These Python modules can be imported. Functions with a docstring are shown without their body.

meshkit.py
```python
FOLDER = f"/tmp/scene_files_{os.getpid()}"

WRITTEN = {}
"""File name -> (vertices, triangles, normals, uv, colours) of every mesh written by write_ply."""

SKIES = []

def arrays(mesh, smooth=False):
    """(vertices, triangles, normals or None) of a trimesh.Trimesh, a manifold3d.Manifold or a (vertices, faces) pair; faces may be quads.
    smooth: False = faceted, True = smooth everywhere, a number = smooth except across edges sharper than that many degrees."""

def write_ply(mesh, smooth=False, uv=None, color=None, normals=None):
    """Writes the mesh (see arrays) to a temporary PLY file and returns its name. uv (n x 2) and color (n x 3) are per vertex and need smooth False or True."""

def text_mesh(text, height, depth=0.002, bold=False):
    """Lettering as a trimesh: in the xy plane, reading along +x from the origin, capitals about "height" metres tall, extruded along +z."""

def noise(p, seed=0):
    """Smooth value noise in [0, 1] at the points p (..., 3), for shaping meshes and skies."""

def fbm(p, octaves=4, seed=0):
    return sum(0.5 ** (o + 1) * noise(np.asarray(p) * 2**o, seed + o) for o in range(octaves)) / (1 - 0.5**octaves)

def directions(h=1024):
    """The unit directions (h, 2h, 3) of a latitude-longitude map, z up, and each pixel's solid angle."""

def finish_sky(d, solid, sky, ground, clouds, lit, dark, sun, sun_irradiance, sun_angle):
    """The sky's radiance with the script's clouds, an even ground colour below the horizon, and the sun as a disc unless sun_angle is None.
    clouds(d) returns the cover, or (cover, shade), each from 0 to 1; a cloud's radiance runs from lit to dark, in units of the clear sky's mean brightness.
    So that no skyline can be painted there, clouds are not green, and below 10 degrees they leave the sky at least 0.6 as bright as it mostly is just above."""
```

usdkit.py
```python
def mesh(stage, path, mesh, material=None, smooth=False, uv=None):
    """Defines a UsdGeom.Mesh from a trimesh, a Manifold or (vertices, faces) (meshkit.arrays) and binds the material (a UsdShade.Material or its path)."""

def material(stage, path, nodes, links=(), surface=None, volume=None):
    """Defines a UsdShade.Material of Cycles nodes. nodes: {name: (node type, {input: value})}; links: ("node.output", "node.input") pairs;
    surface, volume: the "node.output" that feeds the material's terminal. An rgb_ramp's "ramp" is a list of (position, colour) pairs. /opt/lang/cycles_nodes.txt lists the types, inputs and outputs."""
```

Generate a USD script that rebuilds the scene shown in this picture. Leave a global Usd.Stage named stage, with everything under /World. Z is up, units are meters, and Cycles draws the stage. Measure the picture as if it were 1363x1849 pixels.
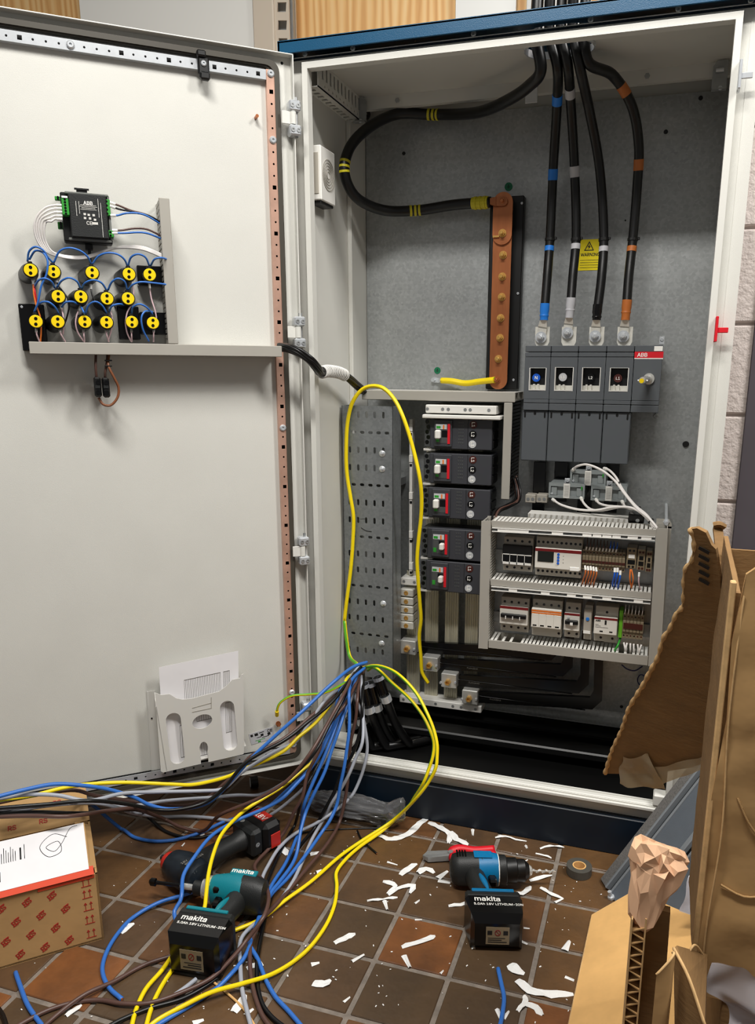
import math, numpy as np, trimesh, usdkit, meshkit
from pxr import Usd, UsdGeom, UsdLux, UsdShade, Sdf, Gf, Vt
from shapely.geometry import Polygon, Point, box as sbox, LineString
from shapely import affinity, union_all
stage = Usd.Stage.CreateInMemory()
UsdGeom.SetStageUpAxis(stage, 'Z'); UsdGeom.SetStageMetersPerUnit(stage, 1.0)
UsdGeom.Xform.Define(stage, '/World'); UsdGeom.Scope.Define(stage, '/World/Looks')
rng = np.random.default_rng(7)

# ---------------------------------------------------------------- camera, light, exposure
CAM = np.array([.7895, -1.6786, 1.1196]); YAW, PITCH, ROLL = .2993, -.236, -.0072
FPX, PCX, PCY = 1392.75, 758.5, 1000.7          # focal length and principal point in pixels of the 1363 x 1849 frame
def rotm(ax, a):
    c, s = math.cos(a), math.sin(a)
    return np.array({'x': [[1, 0, 0], [0, c, -s], [0, s, c]], 'y': [[c, 0, s], [0, 1, 0], [-s, 0, c]], 'z': [[c, -s, 0], [s, c, 0], [0, 0, 1]]}[ax])
RM = rotm('z', YAW) @ rotm('x', PITCH) @ rotm('y', ROLL)          # columns: right, forward, up
cam = UsdGeom.Camera.Define(stage, '/World/camera')
m = np.eye(4); m[0, :3], m[1, :3], m[2, :3], m[3, :3] = RM[:, 0], RM[:, 2], -RM[:, 1], CAM
cam.AddTransformOp().Set(Gf.Matrix4d(m.tolist()))
cam.CreateHorizontalApertureAttr(36.0); cam.CreateFocalLengthAttr(FPX * 36 / 1363)
cam.CreateHorizontalApertureOffsetAttr(-(PCX - 681.5) * 36 / 1363); cam.CreateVerticalApertureOffsetAttr((PCY - 924.5) * 36 / 1363)
cam.CreateClippingRangeAttr(Gf.Vec2f(.02, 100)); cam.CreateExposureAttr(0.0)

def rect_light(path, pos, w, h, power, col, tilt=0, rz=0):
    L = UsdLux.RectLight.Define(stage, path); L.CreateWidthAttr(w); L.CreateHeightAttr(h); L.CreateIntensityAttr(power); L.CreateColorAttr(Gf.Vec3f(*col))
    L.AddTranslateOp().Set(Gf.Vec3d(*pos)); L.AddRotateZOp().Set(rz); L.AddRotateXOp().Set(tilt)
    return L
rect_light('/World/ceiling_panel_light', (.45, -1.25, 2.83), 1.1, .20, 85, (1, .975, .93))
rect_light('/World/ceiling_panel_light_001', (2.1, -.55, 2.83), 1.1, .3, 60, (1, .975, .935))
rect_light('/World/ceiling_panel_light_002', (-.6, -3.6, 2.83), 1.2, .6, 1, (1, .975, .935))
dome = UsdLux.DomeLight.Define(stage, '/World/room_light'); dome.CreateIntensityAttr(.05); dome.CreateColorAttr(Gf.Vec3f(1, .985, .96))

# ---------------------------------------------------------------- materials
def lin(c):
    c = np.asarray(c, float) / 255
    return tuple(np.where(c < .04045, c / 12.92, ((c + .055) / 1.055) ** 2.4))
MATS = {}
def mat(name, col, rough=.5, metal=0, var=0, vs=20, bump=0, bs=200, detail=3, col2=None, stretch=None, spec=.5, coat=0, alpha=None):
    c = np.array(lin(col)); nodes = {'p': ('principled_bsdf', {'base_color': tuple(c), 'roughness': rough, 'metallic': metal, 'specular_ior_level': spec, 'coat_weight': coat})}; links = []
    if var or bump or col2 is not None:
        nodes['t'] = ('texture_coordinate', {}); src = 't.object'
        if stretch is not None:
            nodes['m'] = ('mapping', {'scale': stretch}); links.append((src, 'm.vector')); src = 'm.vector'
    if var or col2 is not None:
        a, b = (c * (1 - var), np.minimum(c * (1 + var), 1)) if col2 is None else (c, np.array(lin(col2)))
        nodes['n'] = ('noise_texture', {'scale': vs, 'detail': detail, 'roughness': .6}); nodes['r'] = ('rgb_ramp', {'ramp': [(.3, tuple(a)), (.7, tuple(b))]})
        links += [(src, 'n.vector'), ('n.fac', 'r.fac'), ('r.color', 'p.base_color')]
    if bump:
        nodes['bn'] = ('noise_texture', {'scale': bs, 'detail': 2}); nodes['b'] = ('bump', {'strength': 1.0, 'distance': bump})
        links += [(src, 'bn.vector'), ('bn.fac', 'b.height'), ('b.normal', 'p.normal')]
    MATS[name] = usdkit.material(stage, '/World/Looks/' + name, nodes, links, surface='p.BSDF')
mat('paint_light', (214, 213, 206), .42, var=.02, vs=8, bump=.0002, bs=900)
mat('paint_lip', (222, 221, 214), .38, bump=.0001, bs=900)
mat('paint_teal', (0, 76, 112), .4, bump=.0003, bs=700)
mat('paint_navy', (8, 24, 38), .45, var=.25, vs=9)
mat('rubber_seal', (72, 68, 60), .35)
mat('zinc', (218, 222, 226), 0.27, 0.5, var=.06, vs=60)
mat('zinc_warm_reflect', (214, 172, 152), 0.34, 0.5, var=.12, vs=25)  # pinkish cast of a warm reflection put into the upright door rail colour
mat('zinc_dull', (168, 170, 170), 0.4, 0.6, var=.12, vs=40)
mat('steel_hole', (12, 12, 12), .8)
mat('copper', (188, 116, 74), 0.32, 0.6, var=.18, vs=30, stretch=(1, 1, .25))
mat('brass', (232, 184, 104), 0.24, 0.6, var=.05)
mat('tin', (236, 234, 224), 0.3, 0.35, var=.1, vs=50)
mat('bar_tin', (196, 192, 172), 0.36, 0.5, var=.16, vs=60, stretch=(2, 2, .05))
mat('black_plastic', (10, 10, 10), .42)
mat('black_cable', (7, 7, 8), .36)
mat('black_gloss', (6, 6, 7), .2)
mat('grey_switch', (88, 92, 96), .42, bump=.0001, bs=1200)
mat('grey_breaker', (60, 61, 66), .45, bump=.0001, bs=1200)
mat('grey_breaker_trim', (74, 76, 76), .5)
mat('duct_grey', (168, 164, 155), .45, var=.02)
mat('duct_light', (214, 212, 206), .45)
mat('ct_grey', (132, 138, 138), .4)
mat('din_beige', (134, 120, 96), .5)
mat('din_grey', (176, 170, 158), .5)
mat('din_white', (226, 222, 212), .45)
mat('white_plastic', (232, 230, 224), .4)
mat('white_wire', (235, 230, 226), .4)
mat('white_label', (244, 242, 236), .6)
mat('pink_wire', (206, 176, 180), .42)
mat('red', (214, 22, 38), .45)
mat('red_dark', (120, 22, 24), .5)
mat('orange', (232, 120, 40), .5)
mat('orange_wire', (196, 104, 44), .45)
mat('blue_wire', (52, 112, 196), .38)
mat('blue_sleeve', (28, 120, 214), .45)
mat('brown_wire', (88, 62, 54), .4)
mat('brown_sleeve', (184, 104, 44), .5)
mat('grey_wire', (168, 172, 182), .4)
mat('grey_sleeve', (190, 190, 194), .5)
mat('yellow', (250, 214, 0), .42)
mat('yellow_sign', (248, 226, 0), .5)
mat('yellow_band', (202, 190, 30), .5)
mat('green', (46, 150, 48), .45)
mat('green_dot', (0, 112, 72), .55)
mat('green_wire', (110, 190, 40), .45)
mat('blue_key', (24, 92, 204), .4)
mat('navy_wire', (30, 36, 84), .4)
mat('black_print', (16, 16, 16), .6)
mat('grey_print', (120, 118, 112), .6)
mat('brown_badge', (70, 24, 16), .5)
mat('silver_badge', (196, 198, 200), .4)
mat('lcd', (30, 32, 28), .2)
mat('clear_grey', (120, 122, 118), .15)
mat('teal_tool', (0, 124, 138), .4, bump=.0002, bs=900)
mat('teal_tool_blue', (0, 112, 164), .4, bump=.0002, bs=900)
mat('tool_black', (26, 28, 28), .5, bump=.0003, bs=500)
mat('tool_navy', (22, 30, 38), .38, var=.4, vs=40)
mat('red_tool', (196, 44, 32), .4)
mat('chrome', (226, 225, 220), 0.16, 0.55)
mat('paper', (238, 236, 238), .7, var=.03, vs=12)
mat('paper_scrap', (240, 240, 238), .8)
mat('cable_tan', (128, 78, 50), .4)
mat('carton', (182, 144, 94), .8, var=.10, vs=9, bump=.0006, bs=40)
mat('carton_shaded', (134, 102, 62), .85, var=.12, vs=12, bump=.0006, bs=60, stretch=(1, 1, 3))  # carton colour with shade painted in, for insides and shaded boards
mat('carton_tan', (226, 178, 112), .75, var=.05, vs=30, bump=.0003, bs=90)
mat('carton_edge', (206, 168, 116), .85, var=.15, vs=60)
mat('kraft_crumple', (236, 190, 152), .8, var=.05, vs=20)
mat('print_red', (168, 40, 28), .7)
mat('tape_red', (216, 72, 40), .5)
mat('panel_rib', (140, 146, 152), .35, .3)
mat('panel_slate', (92, 99, 107), .42, var=.05, vs=20, bump=.0002, bs=700)
mat('panel_slate_edge', (104, 102, 100), .6, var=.35, vs=300)
mat('tape_grey', (78, 76, 70), .5, var=.06, vs=90)
mat('wall_dark', (84, 78, 84), .6, var=.08, vs=6)
mat('mortar', (206, 196, 190), .9)
mat('grout', (128, 118, 108), .9, var=.25, vs=40, bump=.001, bs=120)
mat('beige_post', (204, 190, 172), .5)
for i, (a, b) in enumerate([((104, 74, 44), (76, 56, 36)), ((138, 86, 46), (98, 62, 36)), ((90, 69, 47), (72, 56, 40)), ((110, 78, 45), (82, 60, 37)), ((98, 72, 48), (74, 56, 39)), ((116, 78, 46), (82, 58, 37))]):
    mat('tile_%d' % i, a, .42, col2=b, vs=9, bump=.0012, bs=55, detail=5)
for i, a in enumerate([(228, 216, 210), (220, 208, 202), (232, 222, 216)]):
    mat('block_%d' % i, a, .75, var=.03, vs=10, bump=.004, bs=90, detail=6)
# galvanised sheet: spangle plus scratches
def galv(name, c1, c2, rough):
    MATS[name] = usdkit.material(stage, '/World/Looks/' + name, {
        't': ('texture_coordinate', {}), 'v': ('voronoi_texture', {'scale': 160}), 'n': ('noise_texture', {'scale': 5, 'detail': 5}), 'a': ('mix', {'mix_type': 'mix', 'fac': .35}),
        's': ('mapping', {'scale': (3, 3, 90)}), 'n2': ('noise_texture', {'scale': 1.6, 'detail': 4, 'roughness': .75}), 'a2': ('mix', {'mix_type': 'mix', 'fac': .25}),
        'r': ('rgb_ramp', {'ramp': [(.25, lin(c1)), (.75, lin(c2))]}), 'rr': ('map_range', {'from_min': .2, 'from_max': .8, 'to_min': rough - .07, 'to_max': rough + .1}),
        'p': ('principled_bsdf', {'metallic': .5, 'roughness': rough})},
        [('t.object', 'v.vector'), ('t.object', 'n.vector'), ('t.object', 's.vector'), ('s.vector', 'n2.vector'), ('n.color', 'a.color1'), ('v.color', 'a.color2'), ('a.color', 'a2.color1'), ('n2.color', 'a2.color2'),
         ('a2.color', 'r.fac'), ('r.color', 'p.base_color'), ('n.fac', 'rr.value'), ('rr.result', 'p.roughness')], surface='p.BSDF')
galv('galvanised', (148, 151, 151), (188, 191, 191), .38)
galv('galvanised_tray', (120, 124, 126), (150, 154, 156), .42)
# plywood
MATS['plywood'] = usdkit.material(stage, '/World/Looks/plywood', {
    't': ('texture_coordinate', {}), 'm': ('mapping', {'scale': (9, 1, .8)}), 'n': ('noise_texture', {'scale': 2.2, 'detail': 6, 'distortion': 1.6}), 'w': ('wave_texture', {'scale': 1.4, 'distortion': 9, 'detail': 3, 'detail_scale': 1.2}),
    'x': ('mix', {'fac': .45}), 'r': ('rgb_ramp', {'ramp': [(.2, lin((214, 156, 92))), (.5, lin((238, 188, 122))), (.85, lin((246, 208, 150)))]}), 'p': ('principled_bsdf', {'roughness': .55})},
    [('t.object', 'm.vector'), ('m.vector', 'n.vector'), ('m.vector', 'w.vector'), ('n.color', 'x.color1'), ('w.color', 'x.color2'), ('x.color', 'r.fac'), ('r.color', 'p.base_color')], surface='p.BSDF')
# earth wire: yellow with a green stripe, running along the length (u = around)
def stripe(name, c1, c2, lo, hi):
    MATS[name] = usdkit.material(stage, '/World/Looks/' + name, {'u': ('uvmap', {'attribute': 'st'}), 's': ('separate_xyz', {}), 'r': ('rgb_ramp', {'ramp': [(0, lin(c1)), (lo - .01, lin(c1)), (lo + .01, lin(c2)), (hi - .01, lin(c2)), (hi + .01, lin(c1)), (1, lin(c1))]}), 'p': ('principled_bsdf', {'roughness': .4})},
        [('u.UV', 's.vector'), ('s.x', 'r.fac'), ('r.color', 'p.base_color')], surface='p.BSDF')
stripe('earth_wire', (250, 222, 10), (96, 176, 44), .36, .66)
# clear plastic film
MATS['film'] = usdkit.material(stage, '/World/Looks/film', {'a': ('transparent_bsdf', {'color': (.95, .95, .95)}), 'g': ('glossy_bsdf', {'color': (.9, .9, .9), 'roughness': .12}), 'd': ('diffuse_bsdf', {'color': (.7, .7, .72)}), 'f': ('layer_weight', {'blend': .35}),
    'm': ('mix_closure', {'fac': .13}), 'm2': ('mix_closure', {})}, [('a.BSDF', 'm.closure1'), ('d.BSDF', 'm.closure2'), ('f.fresnel', 'm2.fac'), ('m.closure', 'm2.closure1'), ('g.BSDF', 'm2.closure2')], surface='m2.closure')

MATS['film_tape'] = usdkit.material(stage, '/World/Looks/film_tape', {'a': ('transparent_bsdf', {'color': (.9, .86, .78)}), 'd': ('principled_bsdf', {'base_color': lin((206, 190, 160)), 'roughness': .22}), 'm': ('mix_closure', {'fac': .45})}, [('a.BSDF', 'm.closure1'), ('d.BSDF', 'm.closure2')], surface='m.closure')

MATS['film_grey'] = usdkit.material(stage, '/World/Looks/film_grey', {'a': ('transparent_bsdf', {'color': (.93, .93, .95)}), 'd': ('principled_bsdf', {'base_color': lin((190, 186, 190)), 'roughness': .18}), 'm': ('mix_closure', {'fac': .5})}, [('a.BSDF', 'm.closure1'), ('d.BSDF', 'm.closure2')], surface='m.closure')
ORD = ('first', 'second', 'third', 'fourth', 'fifth', 'sixth', 'seventh', 'eighth', 'ninth', 'tenth')
# ---------------------------------------------------------------- frames and picking: a pixel seen on a given real plane
class Frame:
    def __init__(s, o, R): s.o, s.R = np.asarray(o, float), np.asarray(R, float)
    def w(s, p): return s.o + np.asarray(p, float) @ s.R.T
    def at(s, px, py, y=None, x=None, z=None):
        d = s.R.T @ (RM @ np.array([(px - PCX) / FPX, 1, -(py - PCY) / FPX])); c = s.R.T @ (CAM - s.o)
        i, v = (1, y) if y is not None else (0, x) if x is not None else (2, z)
        return c + (v - c[i]) / d[i] * d
    def rc(s, x0, y0, x1, y1, Y):
        a, b, c, d = (s.at(*p, Y) for p in ((x0, y0), (x1, y0), (x1, y1), (x0, y1)))
        return min((a[0] + d[0]) / 2, (b[0] + c[0]) / 2), max((a[0] + d[0]) / 2, (b[0] + c[0]) / 2), (d[2] + c[2]) / 2, (a[2] + b[2]) / 2
    def quad(s, pts, Y): return [tuple(s.at(*p, Y)[[0, 2]]) for p in pts]
W = Frame((0, 0, 0), np.eye(3))
D = Frame((-.0137, -.0412, 0), rotm('z', math.radians(40.09)))      # the open door: x towards the hinge, y into the door
at = W.at

# ---------------------------------------------------------------- mesh helpers (all return (vertices, triangles))
def cat(*ms):
    vs, fs, n = [], [], 0
    for v, f in ms:
        vs.append(v); fs.append(np.asarray(f) + n); n += len(v)
    return np.vstack(vs), np.vstack(fs)
def tm(t): return np.array(t.vertices), np.array(t.faces)
def hull(P): return tm(trimesh.convex.convex_hull(np.asarray(P, float)))
_sg = np.array([(a, b, c) for a in (-1, 1) for b in (-1, 1) for c in (-1, 1)], float)
_cb = np.array([s * (.7 + .3 * e) for s in _sg for e in np.eye(3)])
_h = trimesh.convex.convex_hull(_cb); _ix = np.array([np.argmin(((_cb - v) ** 2).sum(1)) for v in _h.vertices]); _CF = _ix[_h.faces]
_h0 = trimesh.convex.convex_hull(_sg); _BF = np.array([np.argmin(((_sg - v) ** 2).sum(1)) for v in _h0.vertices])[_h0.faces]
def box(x0, x1, y0, y1, z0, z1, r=0):
    lo, hi = np.minimum([x0, y0, z0], [x1, y1, z1]), np.maximum([x0, y0, z0], [x1, y1, z1]); c, h = (lo + hi) / 2, (hi - lo) / 2
    r = min(r, .45 * h.min())
    if r <= 0: return c + _sg * h, _BF.copy()
    return c + np.array([s * (h - r + r * e) for s in _sg for e in np.eye(3)]), _CF.copy()
def xf(m, R=None, t=(0, 0, 0)):
    v = m[0] if R is None else m[0] @ np.asarray(R).T
    return v + np.asarray(t, float), m[1]
def plate(poly, y0, y1):            # poly in (x, z), thickness along y
    out = []
    for g in getattr(poly, 'geoms', [poly]):
        if g.is_empty or g.area < 1e-10: continue
        t = trimesh.creation.extrude_polygon(g, abs(y1 - y0), engine='earcut'); v = np.array(t.vertices)
        out.append((np.stack([v[:, 0], min(y0, y1) + v[:, 2], v[:, 1]], 1), np.array(t.faces)[:, ::-1]))
    return cat(*out)
def platez(poly, z0, z1):           # poly in (x, y), thickness along z
    out = []
    for g in getattr(poly, 'geoms', [poly]):
        t = trimesh.creation.extrude_polygon(g, z1 - z0, engine='earcut'); out.append((np.array(t.vertices) + [0, 0, z0], np.array(t.faces)))
    return cat(*out)
def basis(d):
    d = np.asarray(d, float) / np.linalg.norm(d); a = np.array([0, 0, 1.]) if abs(d[2]) < .9 else np.array([1., 0, 0])
    u = np.cross(a, d); u /= np.linalg.norm(u)
    return d, u, np.cross(d, u)
def lathe(p, d, prof, n=16, ph=0):  # prof: (radius, distance along d) from p, closed at both ends
    d, u, v = basis(d); a = np.arange(n) * 2 * math.pi / n + ph; V, F = [], []
    for r, t in prof: V.append(np.asarray(p) + d * t + max(r, 1e-5) * (np.cos(a)[:, None] * u + np.sin(a)[:, None] * v))
    for i in range(len(prof) - 1):
        for j in range(n):
            k = (j + 1) % n; q = [i * n + j, i * n + k, (i + 1) * n + k, (i + 1) * n + j]; F += [(q[0], q[1], q[2]), (q[0], q[2], q[3])]
    b = (len(prof) - 1) * n
    F += [(0, j + 1, j) for j in range(1, n - 1)] + [(b, b + j, b + j + 1) for j in range(1, n - 1)]
    return np.vstack(V), np.array(F)
def cyl(p0, p1, r, n=14, r1=None, ph=0):
    p0, p1 = np.asarray(p0, float), np.asarray(p1, float); L = np.linalg.norm(p1 - p0)
    return lathe(p0, p1 - p0, [(r, 0), (r if r1 is None else r1, L)], n, ph)
def spl(P, step=.008):              # centripetal Catmull-Rom through the points
    P = np.asarray(P, float)
    if len(P) < 3:
        n = max(2, int(np.linalg.norm(P[-1] - P[0]) / step)); return P[0] + np.linspace(0, 1, n)[:, None] * (P[-1] - P[0])
    Q = np.vstack([2 * P[0] - P[1], P, 2 * P[-1] - P[-2]]); out = []
    for i in range(1, len(Q) - 2):
        p0, p1, p2, p3 = Q[i - 1:i + 3]; t0 = 0; t1 = t0 + max(np.linalg.norm(p1 - p0), 1e-6) ** .5; t2 = t1 + max(np.linalg.norm(p2 - p1), 1e-6) ** .5; t3 = t2 + max(np.linalg.norm(p3 - p2), 1e-6) ** .5
        n = max(2, int(np.ceil(np.linalg.norm(p2 - p1) / step))); t = np.linspace(t1, t2, n, endpoint=False)[:, None]
        A1 = (t1 - t) / (t1 - t0) * p0 + (t - t0) / (t1 - t0) * p1; A2 = (t2 - t) / (t2 - t1) * p1 + (t - t1) / (t2 - t1) * p2; A3 = (t3 - t) / (t3 - t2) * p2 + (t - t2) / (t3 - t2) * p3
        B1 = (t2 - t) / (t2 - t0) * A1 + (t - t0) / (t2 - t0) * A2; B2 = (t3 - t) / (t3 - t1) * A2 + (t - t1) / (t3 - t1) * A3
        out.append((t2 - t) / (t2 - t1) * B1 + (t - t1) / (t2 - t1) * B2)
    return np.vstack(out + [P[-1:]])
def tube(P, r, n=8, uv=False, twist=0, ph=0):
    P = np.asarray(P, float); T = np.gradient(P, axis=0); T /= np.maximum(np.linalg.norm(T, axis=1, keepdims=True), 1e-9)
    _, u, _ = basis(T[0]); R = np.broadcast_to(np.asarray(r, float), (len(P),)); k = n + 1 if uv else n
    a = np.arange(k) * 2 * math.pi / n; V, UV = [], []
    for i in range(len(P)):
        u = u - T[i] * (u @ T[i]); u /= np.linalg.norm(u); v = np.cross(T[i], u); b = a + ph + twist * i
        V.append(P[i] + R[i] * (np.cos(b)[:, None] * u + np.sin(b)[:, None] * v)); UV.append(np.stack([np.arange(k) / n, np.full(k, i / 10)], 1))
    F = []
    for i in range(len(P) - 1):
        for j in range(n):
            q = (j + 1) if uv else (j + 1) % n; A, B, C_, D_ = i * k + j, i * k + q, (i + 1) * k + q, (i + 1) * k + j; F += [(A, B, C_), (A, C_, D_)]
    b = (len(P) - 1) * k; F += [(0, j + 1, j) for j in range(1, n - 1)] + [(b, b + j, b + j + 1) for j in range(1, n - 1)]
    return (np.vstack(V), np.array(F), np.vstack(UV)) if uv else (np.vstack(V), np.array(F))
_txt = {}
def text(s, h, o, depth=.0005, bold=True, R=None, center=False):   # lettering reading along +x, upright along +z, facing -y
    k = (s, bold)
    if k not in _txt: t = meshkit.text_mesh(s, 1.0, 1.0, bold); _txt[k] = (np.array(t.vertices), np.array(t.faces))
    v, f = _txt[k]; v = np.stack([v[:, 0] * h, -v[:, 2] * depth, v[:, 1] * h], 1)
    if center: v = v - [(v[:, 0].max() + v[:, 0].min()) / 2, 0, (v[:, 2].max() + v[:, 2].min()) / 2]
    return (v if R is None else v @ np.asarray(R).T) + np.asarray(o, float), f
def hexbolt(p, d, r, h, stud=None, washer=None):
    ms = []; d = np.asarray(d, float) / np.linalg.norm(d); p = np.asarray(p, float); t0 = 0
    if washer: ms.append(lathe(p, d, [(washer, 0), (washer, .0018)], 18)); t0 = .0018
    ms.append(lathe(p, d, [(r, t0), (r, t0 + h * .85), (r * .9, t0 + h)], 6))
    if stud: ms.append(lathe(p, d, [(stud[0], t0), (stud[0], t0 + h + stud[1]), (stud[0] * .7, t0 + h + stud[1] + .001)], 12))
    return cat(*ms)
def screw(p, d, r, h=.002): return cat(lathe(p, d, [(r, 0), (r, h * .5), (r * .7, h), (r * .35, h), (r * .3, h * .4)], 12))
def lens2(w, h): return affinity.scale(Point(0, 0).buffer(1, 16), w, h)
def slot(cx, cz, w, h):
    return LineString([(cx, cz - (h - w) / 2), (cx, cz + (h - w) / 2)]).buffer(w / 2, 4) if h > w else LineString([(cx - (w - h) / 2, cz), (cx + (w - h) / 2, cz)]).buffer(h / 2, 4)

# ---------------------------------------------------------------- things, parts, sub-parts
THINGS, USED = [], {}
def uniq(parent, name):
    n = USED.setdefault(parent, {}); k = n.get(name, 0); n[name] = k + 1
    return name if k == 0 else '%s_%03d' % (name, k)
class T:
    def __init__(s, name, label=None, cat_=None, group=None, fr=W, kind=None):
        s.name, s.label, s.cat, s.group, s.fr, s.kind, s.parts, s.copies = name, label, cat_, group, fr, kind, [], []; THINGS.append(s)
    def add(s, part, mt, *ms, under=None, smooth=False, label=None, uv=None, kind=None):
        m = cat(*[x[:2] for x in ms]); s.parts.append(dict(part=part, mat=mt, m=m, under=under, smooth=smooth, label=label, uv=uv, kind=kind)); return len(s.parts) - 1
    def copy(s, label, d=(0, 0, 0), rz=0, group=None): s.copies.append((label, d, rz, group)); return s
def one(name, label, cat_, mt, *ms, group=None, fr=W, smooth=False, kind=None, uv=None):
    t = T(name, label, cat_, group, fr, kind); t.add(None, mt, *ms, smooth=smooth, uv=uv); return t
def setdata(p, label, cat_, group, kind):
    for k, v in (('label', label), ('category', cat_), ('group', group), ('kind', kind)):
        if v: p.SetCustomDataByKey(k, v)
def mtx(fr, t, rz=0):
    R = fr.R @ rotm('z', rz); m = np.eye(4); m[:3, :3] = R.T; m[3, :3] = fr.w(t); return Gf.Matrix4d(m.tolist())
def flush():
    for t in THINGS:
        allv = np.vstack([p['m'][0] for p in t.parts]); lo, hi = allv.min(0), allv.max(0); base = np.array([(lo[0] + hi[0]) / 2, (lo[1] + hi[1]) / 2, lo[2]])
        nm = uniq('/World', t.name); path = '/World/' + nm
        single = len(t.parts) == 1 and t.parts[0]['part'] is None
        if not single:
            x = UsdGeom.Xform.Define(stage, path); x.AddTransformOp().Set(mtx(t.fr, base)); setdata(x.GetPrim(), t.label, t.cat, t.group, t.kind)
        paths = []
        for p in t.parts:
            if single: pp = path
            else:
                par = path if p['under'] is None else paths[p['under']]; pp = par + '/' + uniq(par, p['part'])
            paths.append(pp)
            m_ = usdkit.mesh(stage, pp, (p['m'][0] - base, p['m'][1]), MATS[p['mat']], smooth=p['smooth'], uv=p['uv'])
            if single: m_.AddTransformOp().Set(mtx(t.fr, base)); setdata(m_.GetPrim(), t.label, t.cat, t.group, t.kind)
            else: setdata(m_.GetPrim(), p['label'], None, None, p['kind'])
        for lab, d, rz, g in t.copies:
            q = uniq('/World', t.name); x = UsdGeom.Xform.Define(stage, '/World/' + q) if not single else UsdGeom.Mesh.Define(stage, '/World/' + q)
            x.GetPrim().GetReferences().AddInternalReference(Sdf.Path(path))
            if not single: x.GetPrim().SetInstanceable(True)
            x.GetPrim().GetAttribute('xformOp:transform').Set(mtx(t.fr, base + np.asarray(d, float), rz)); setdata(x.GetPrim(), lab, t.cat, g or t.group, t.kind)
# ================================================================ setting: floor, walls
TX, TY, TP, TQ, G = .1849, -.2084, .1491, .1385, .0050
fl = T('floor', None, None, kind='structure')
fl.add('grout', 'grout', platez(sbox(-1.6, -1.55, 2.1, .6), -.03, -.003))
tile_mats = {(-2, 1): 1, (-1, 1): 5, (1, 1): 1, (1, 2): 2, (0, 1): 2, (-3, 1): 5, (3, 0): 3, (4, 0): 3}
for i in range(-10, 11):
    for j in range(-4, 9):
        a, b = TX + i * TP, TY - j * TQ; k = tile_mats.get((i, j), int(rng.integers(0, 6))); e = rng.uniform(-.0006, .0006, 2)
        fl.add('tile', 'tile_%d' % k, box(a + G + e[0], a + TP - G + e[1], b - TQ + G, b - G, -.016, rng.uniform(-.0006, .0004), .0016))
wl = T('wall_back', None, None, kind='structure')
wl.add('mortar', 'mortar', box(-2.4, 2.2, .512, .60, 0, 2.75))
for r in range(12):
    for c in range(3):
        z0 = .098 + r * .2275 - .2275; x0 = .78 + c * .46 - (.23 if r % 2 else 0)
        if z0 + .22 < .1: continue
        wl.add('block', 'block_%d' % rng.integers(0, 3), box(x0 + .004, x0 + .456, .50, .54, max(z0 + .004, .002), z0 + .2235, .004))
wb = T('wall_panel', 'dark grey painted boarding on the wall right of the white blocks', 'boarding', kind='structure')
for k, (a, b) in enumerate(((.992, 1.085), (1.089, 1.20), (1.204, 1.33), (1.334, 1.46))): wb.add('plank', 'wall_dark', box(a, b, .490, .4995, 0, 2.0, .002))
pw = one('plywood_sheet', 'orange-brown plywood sheet on the wall above the enclosure roof', 'plywood', 'plywood', box(-1.5, .77, .478, .498, .9, 2.5, .002))
def back(px0, px1, y, z0, z1): a, b = at(px0, 25, y)[0], at(px1, 25, y)[0]; return box(a, b, y, y + .012, z0, z1, .001)
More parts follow.
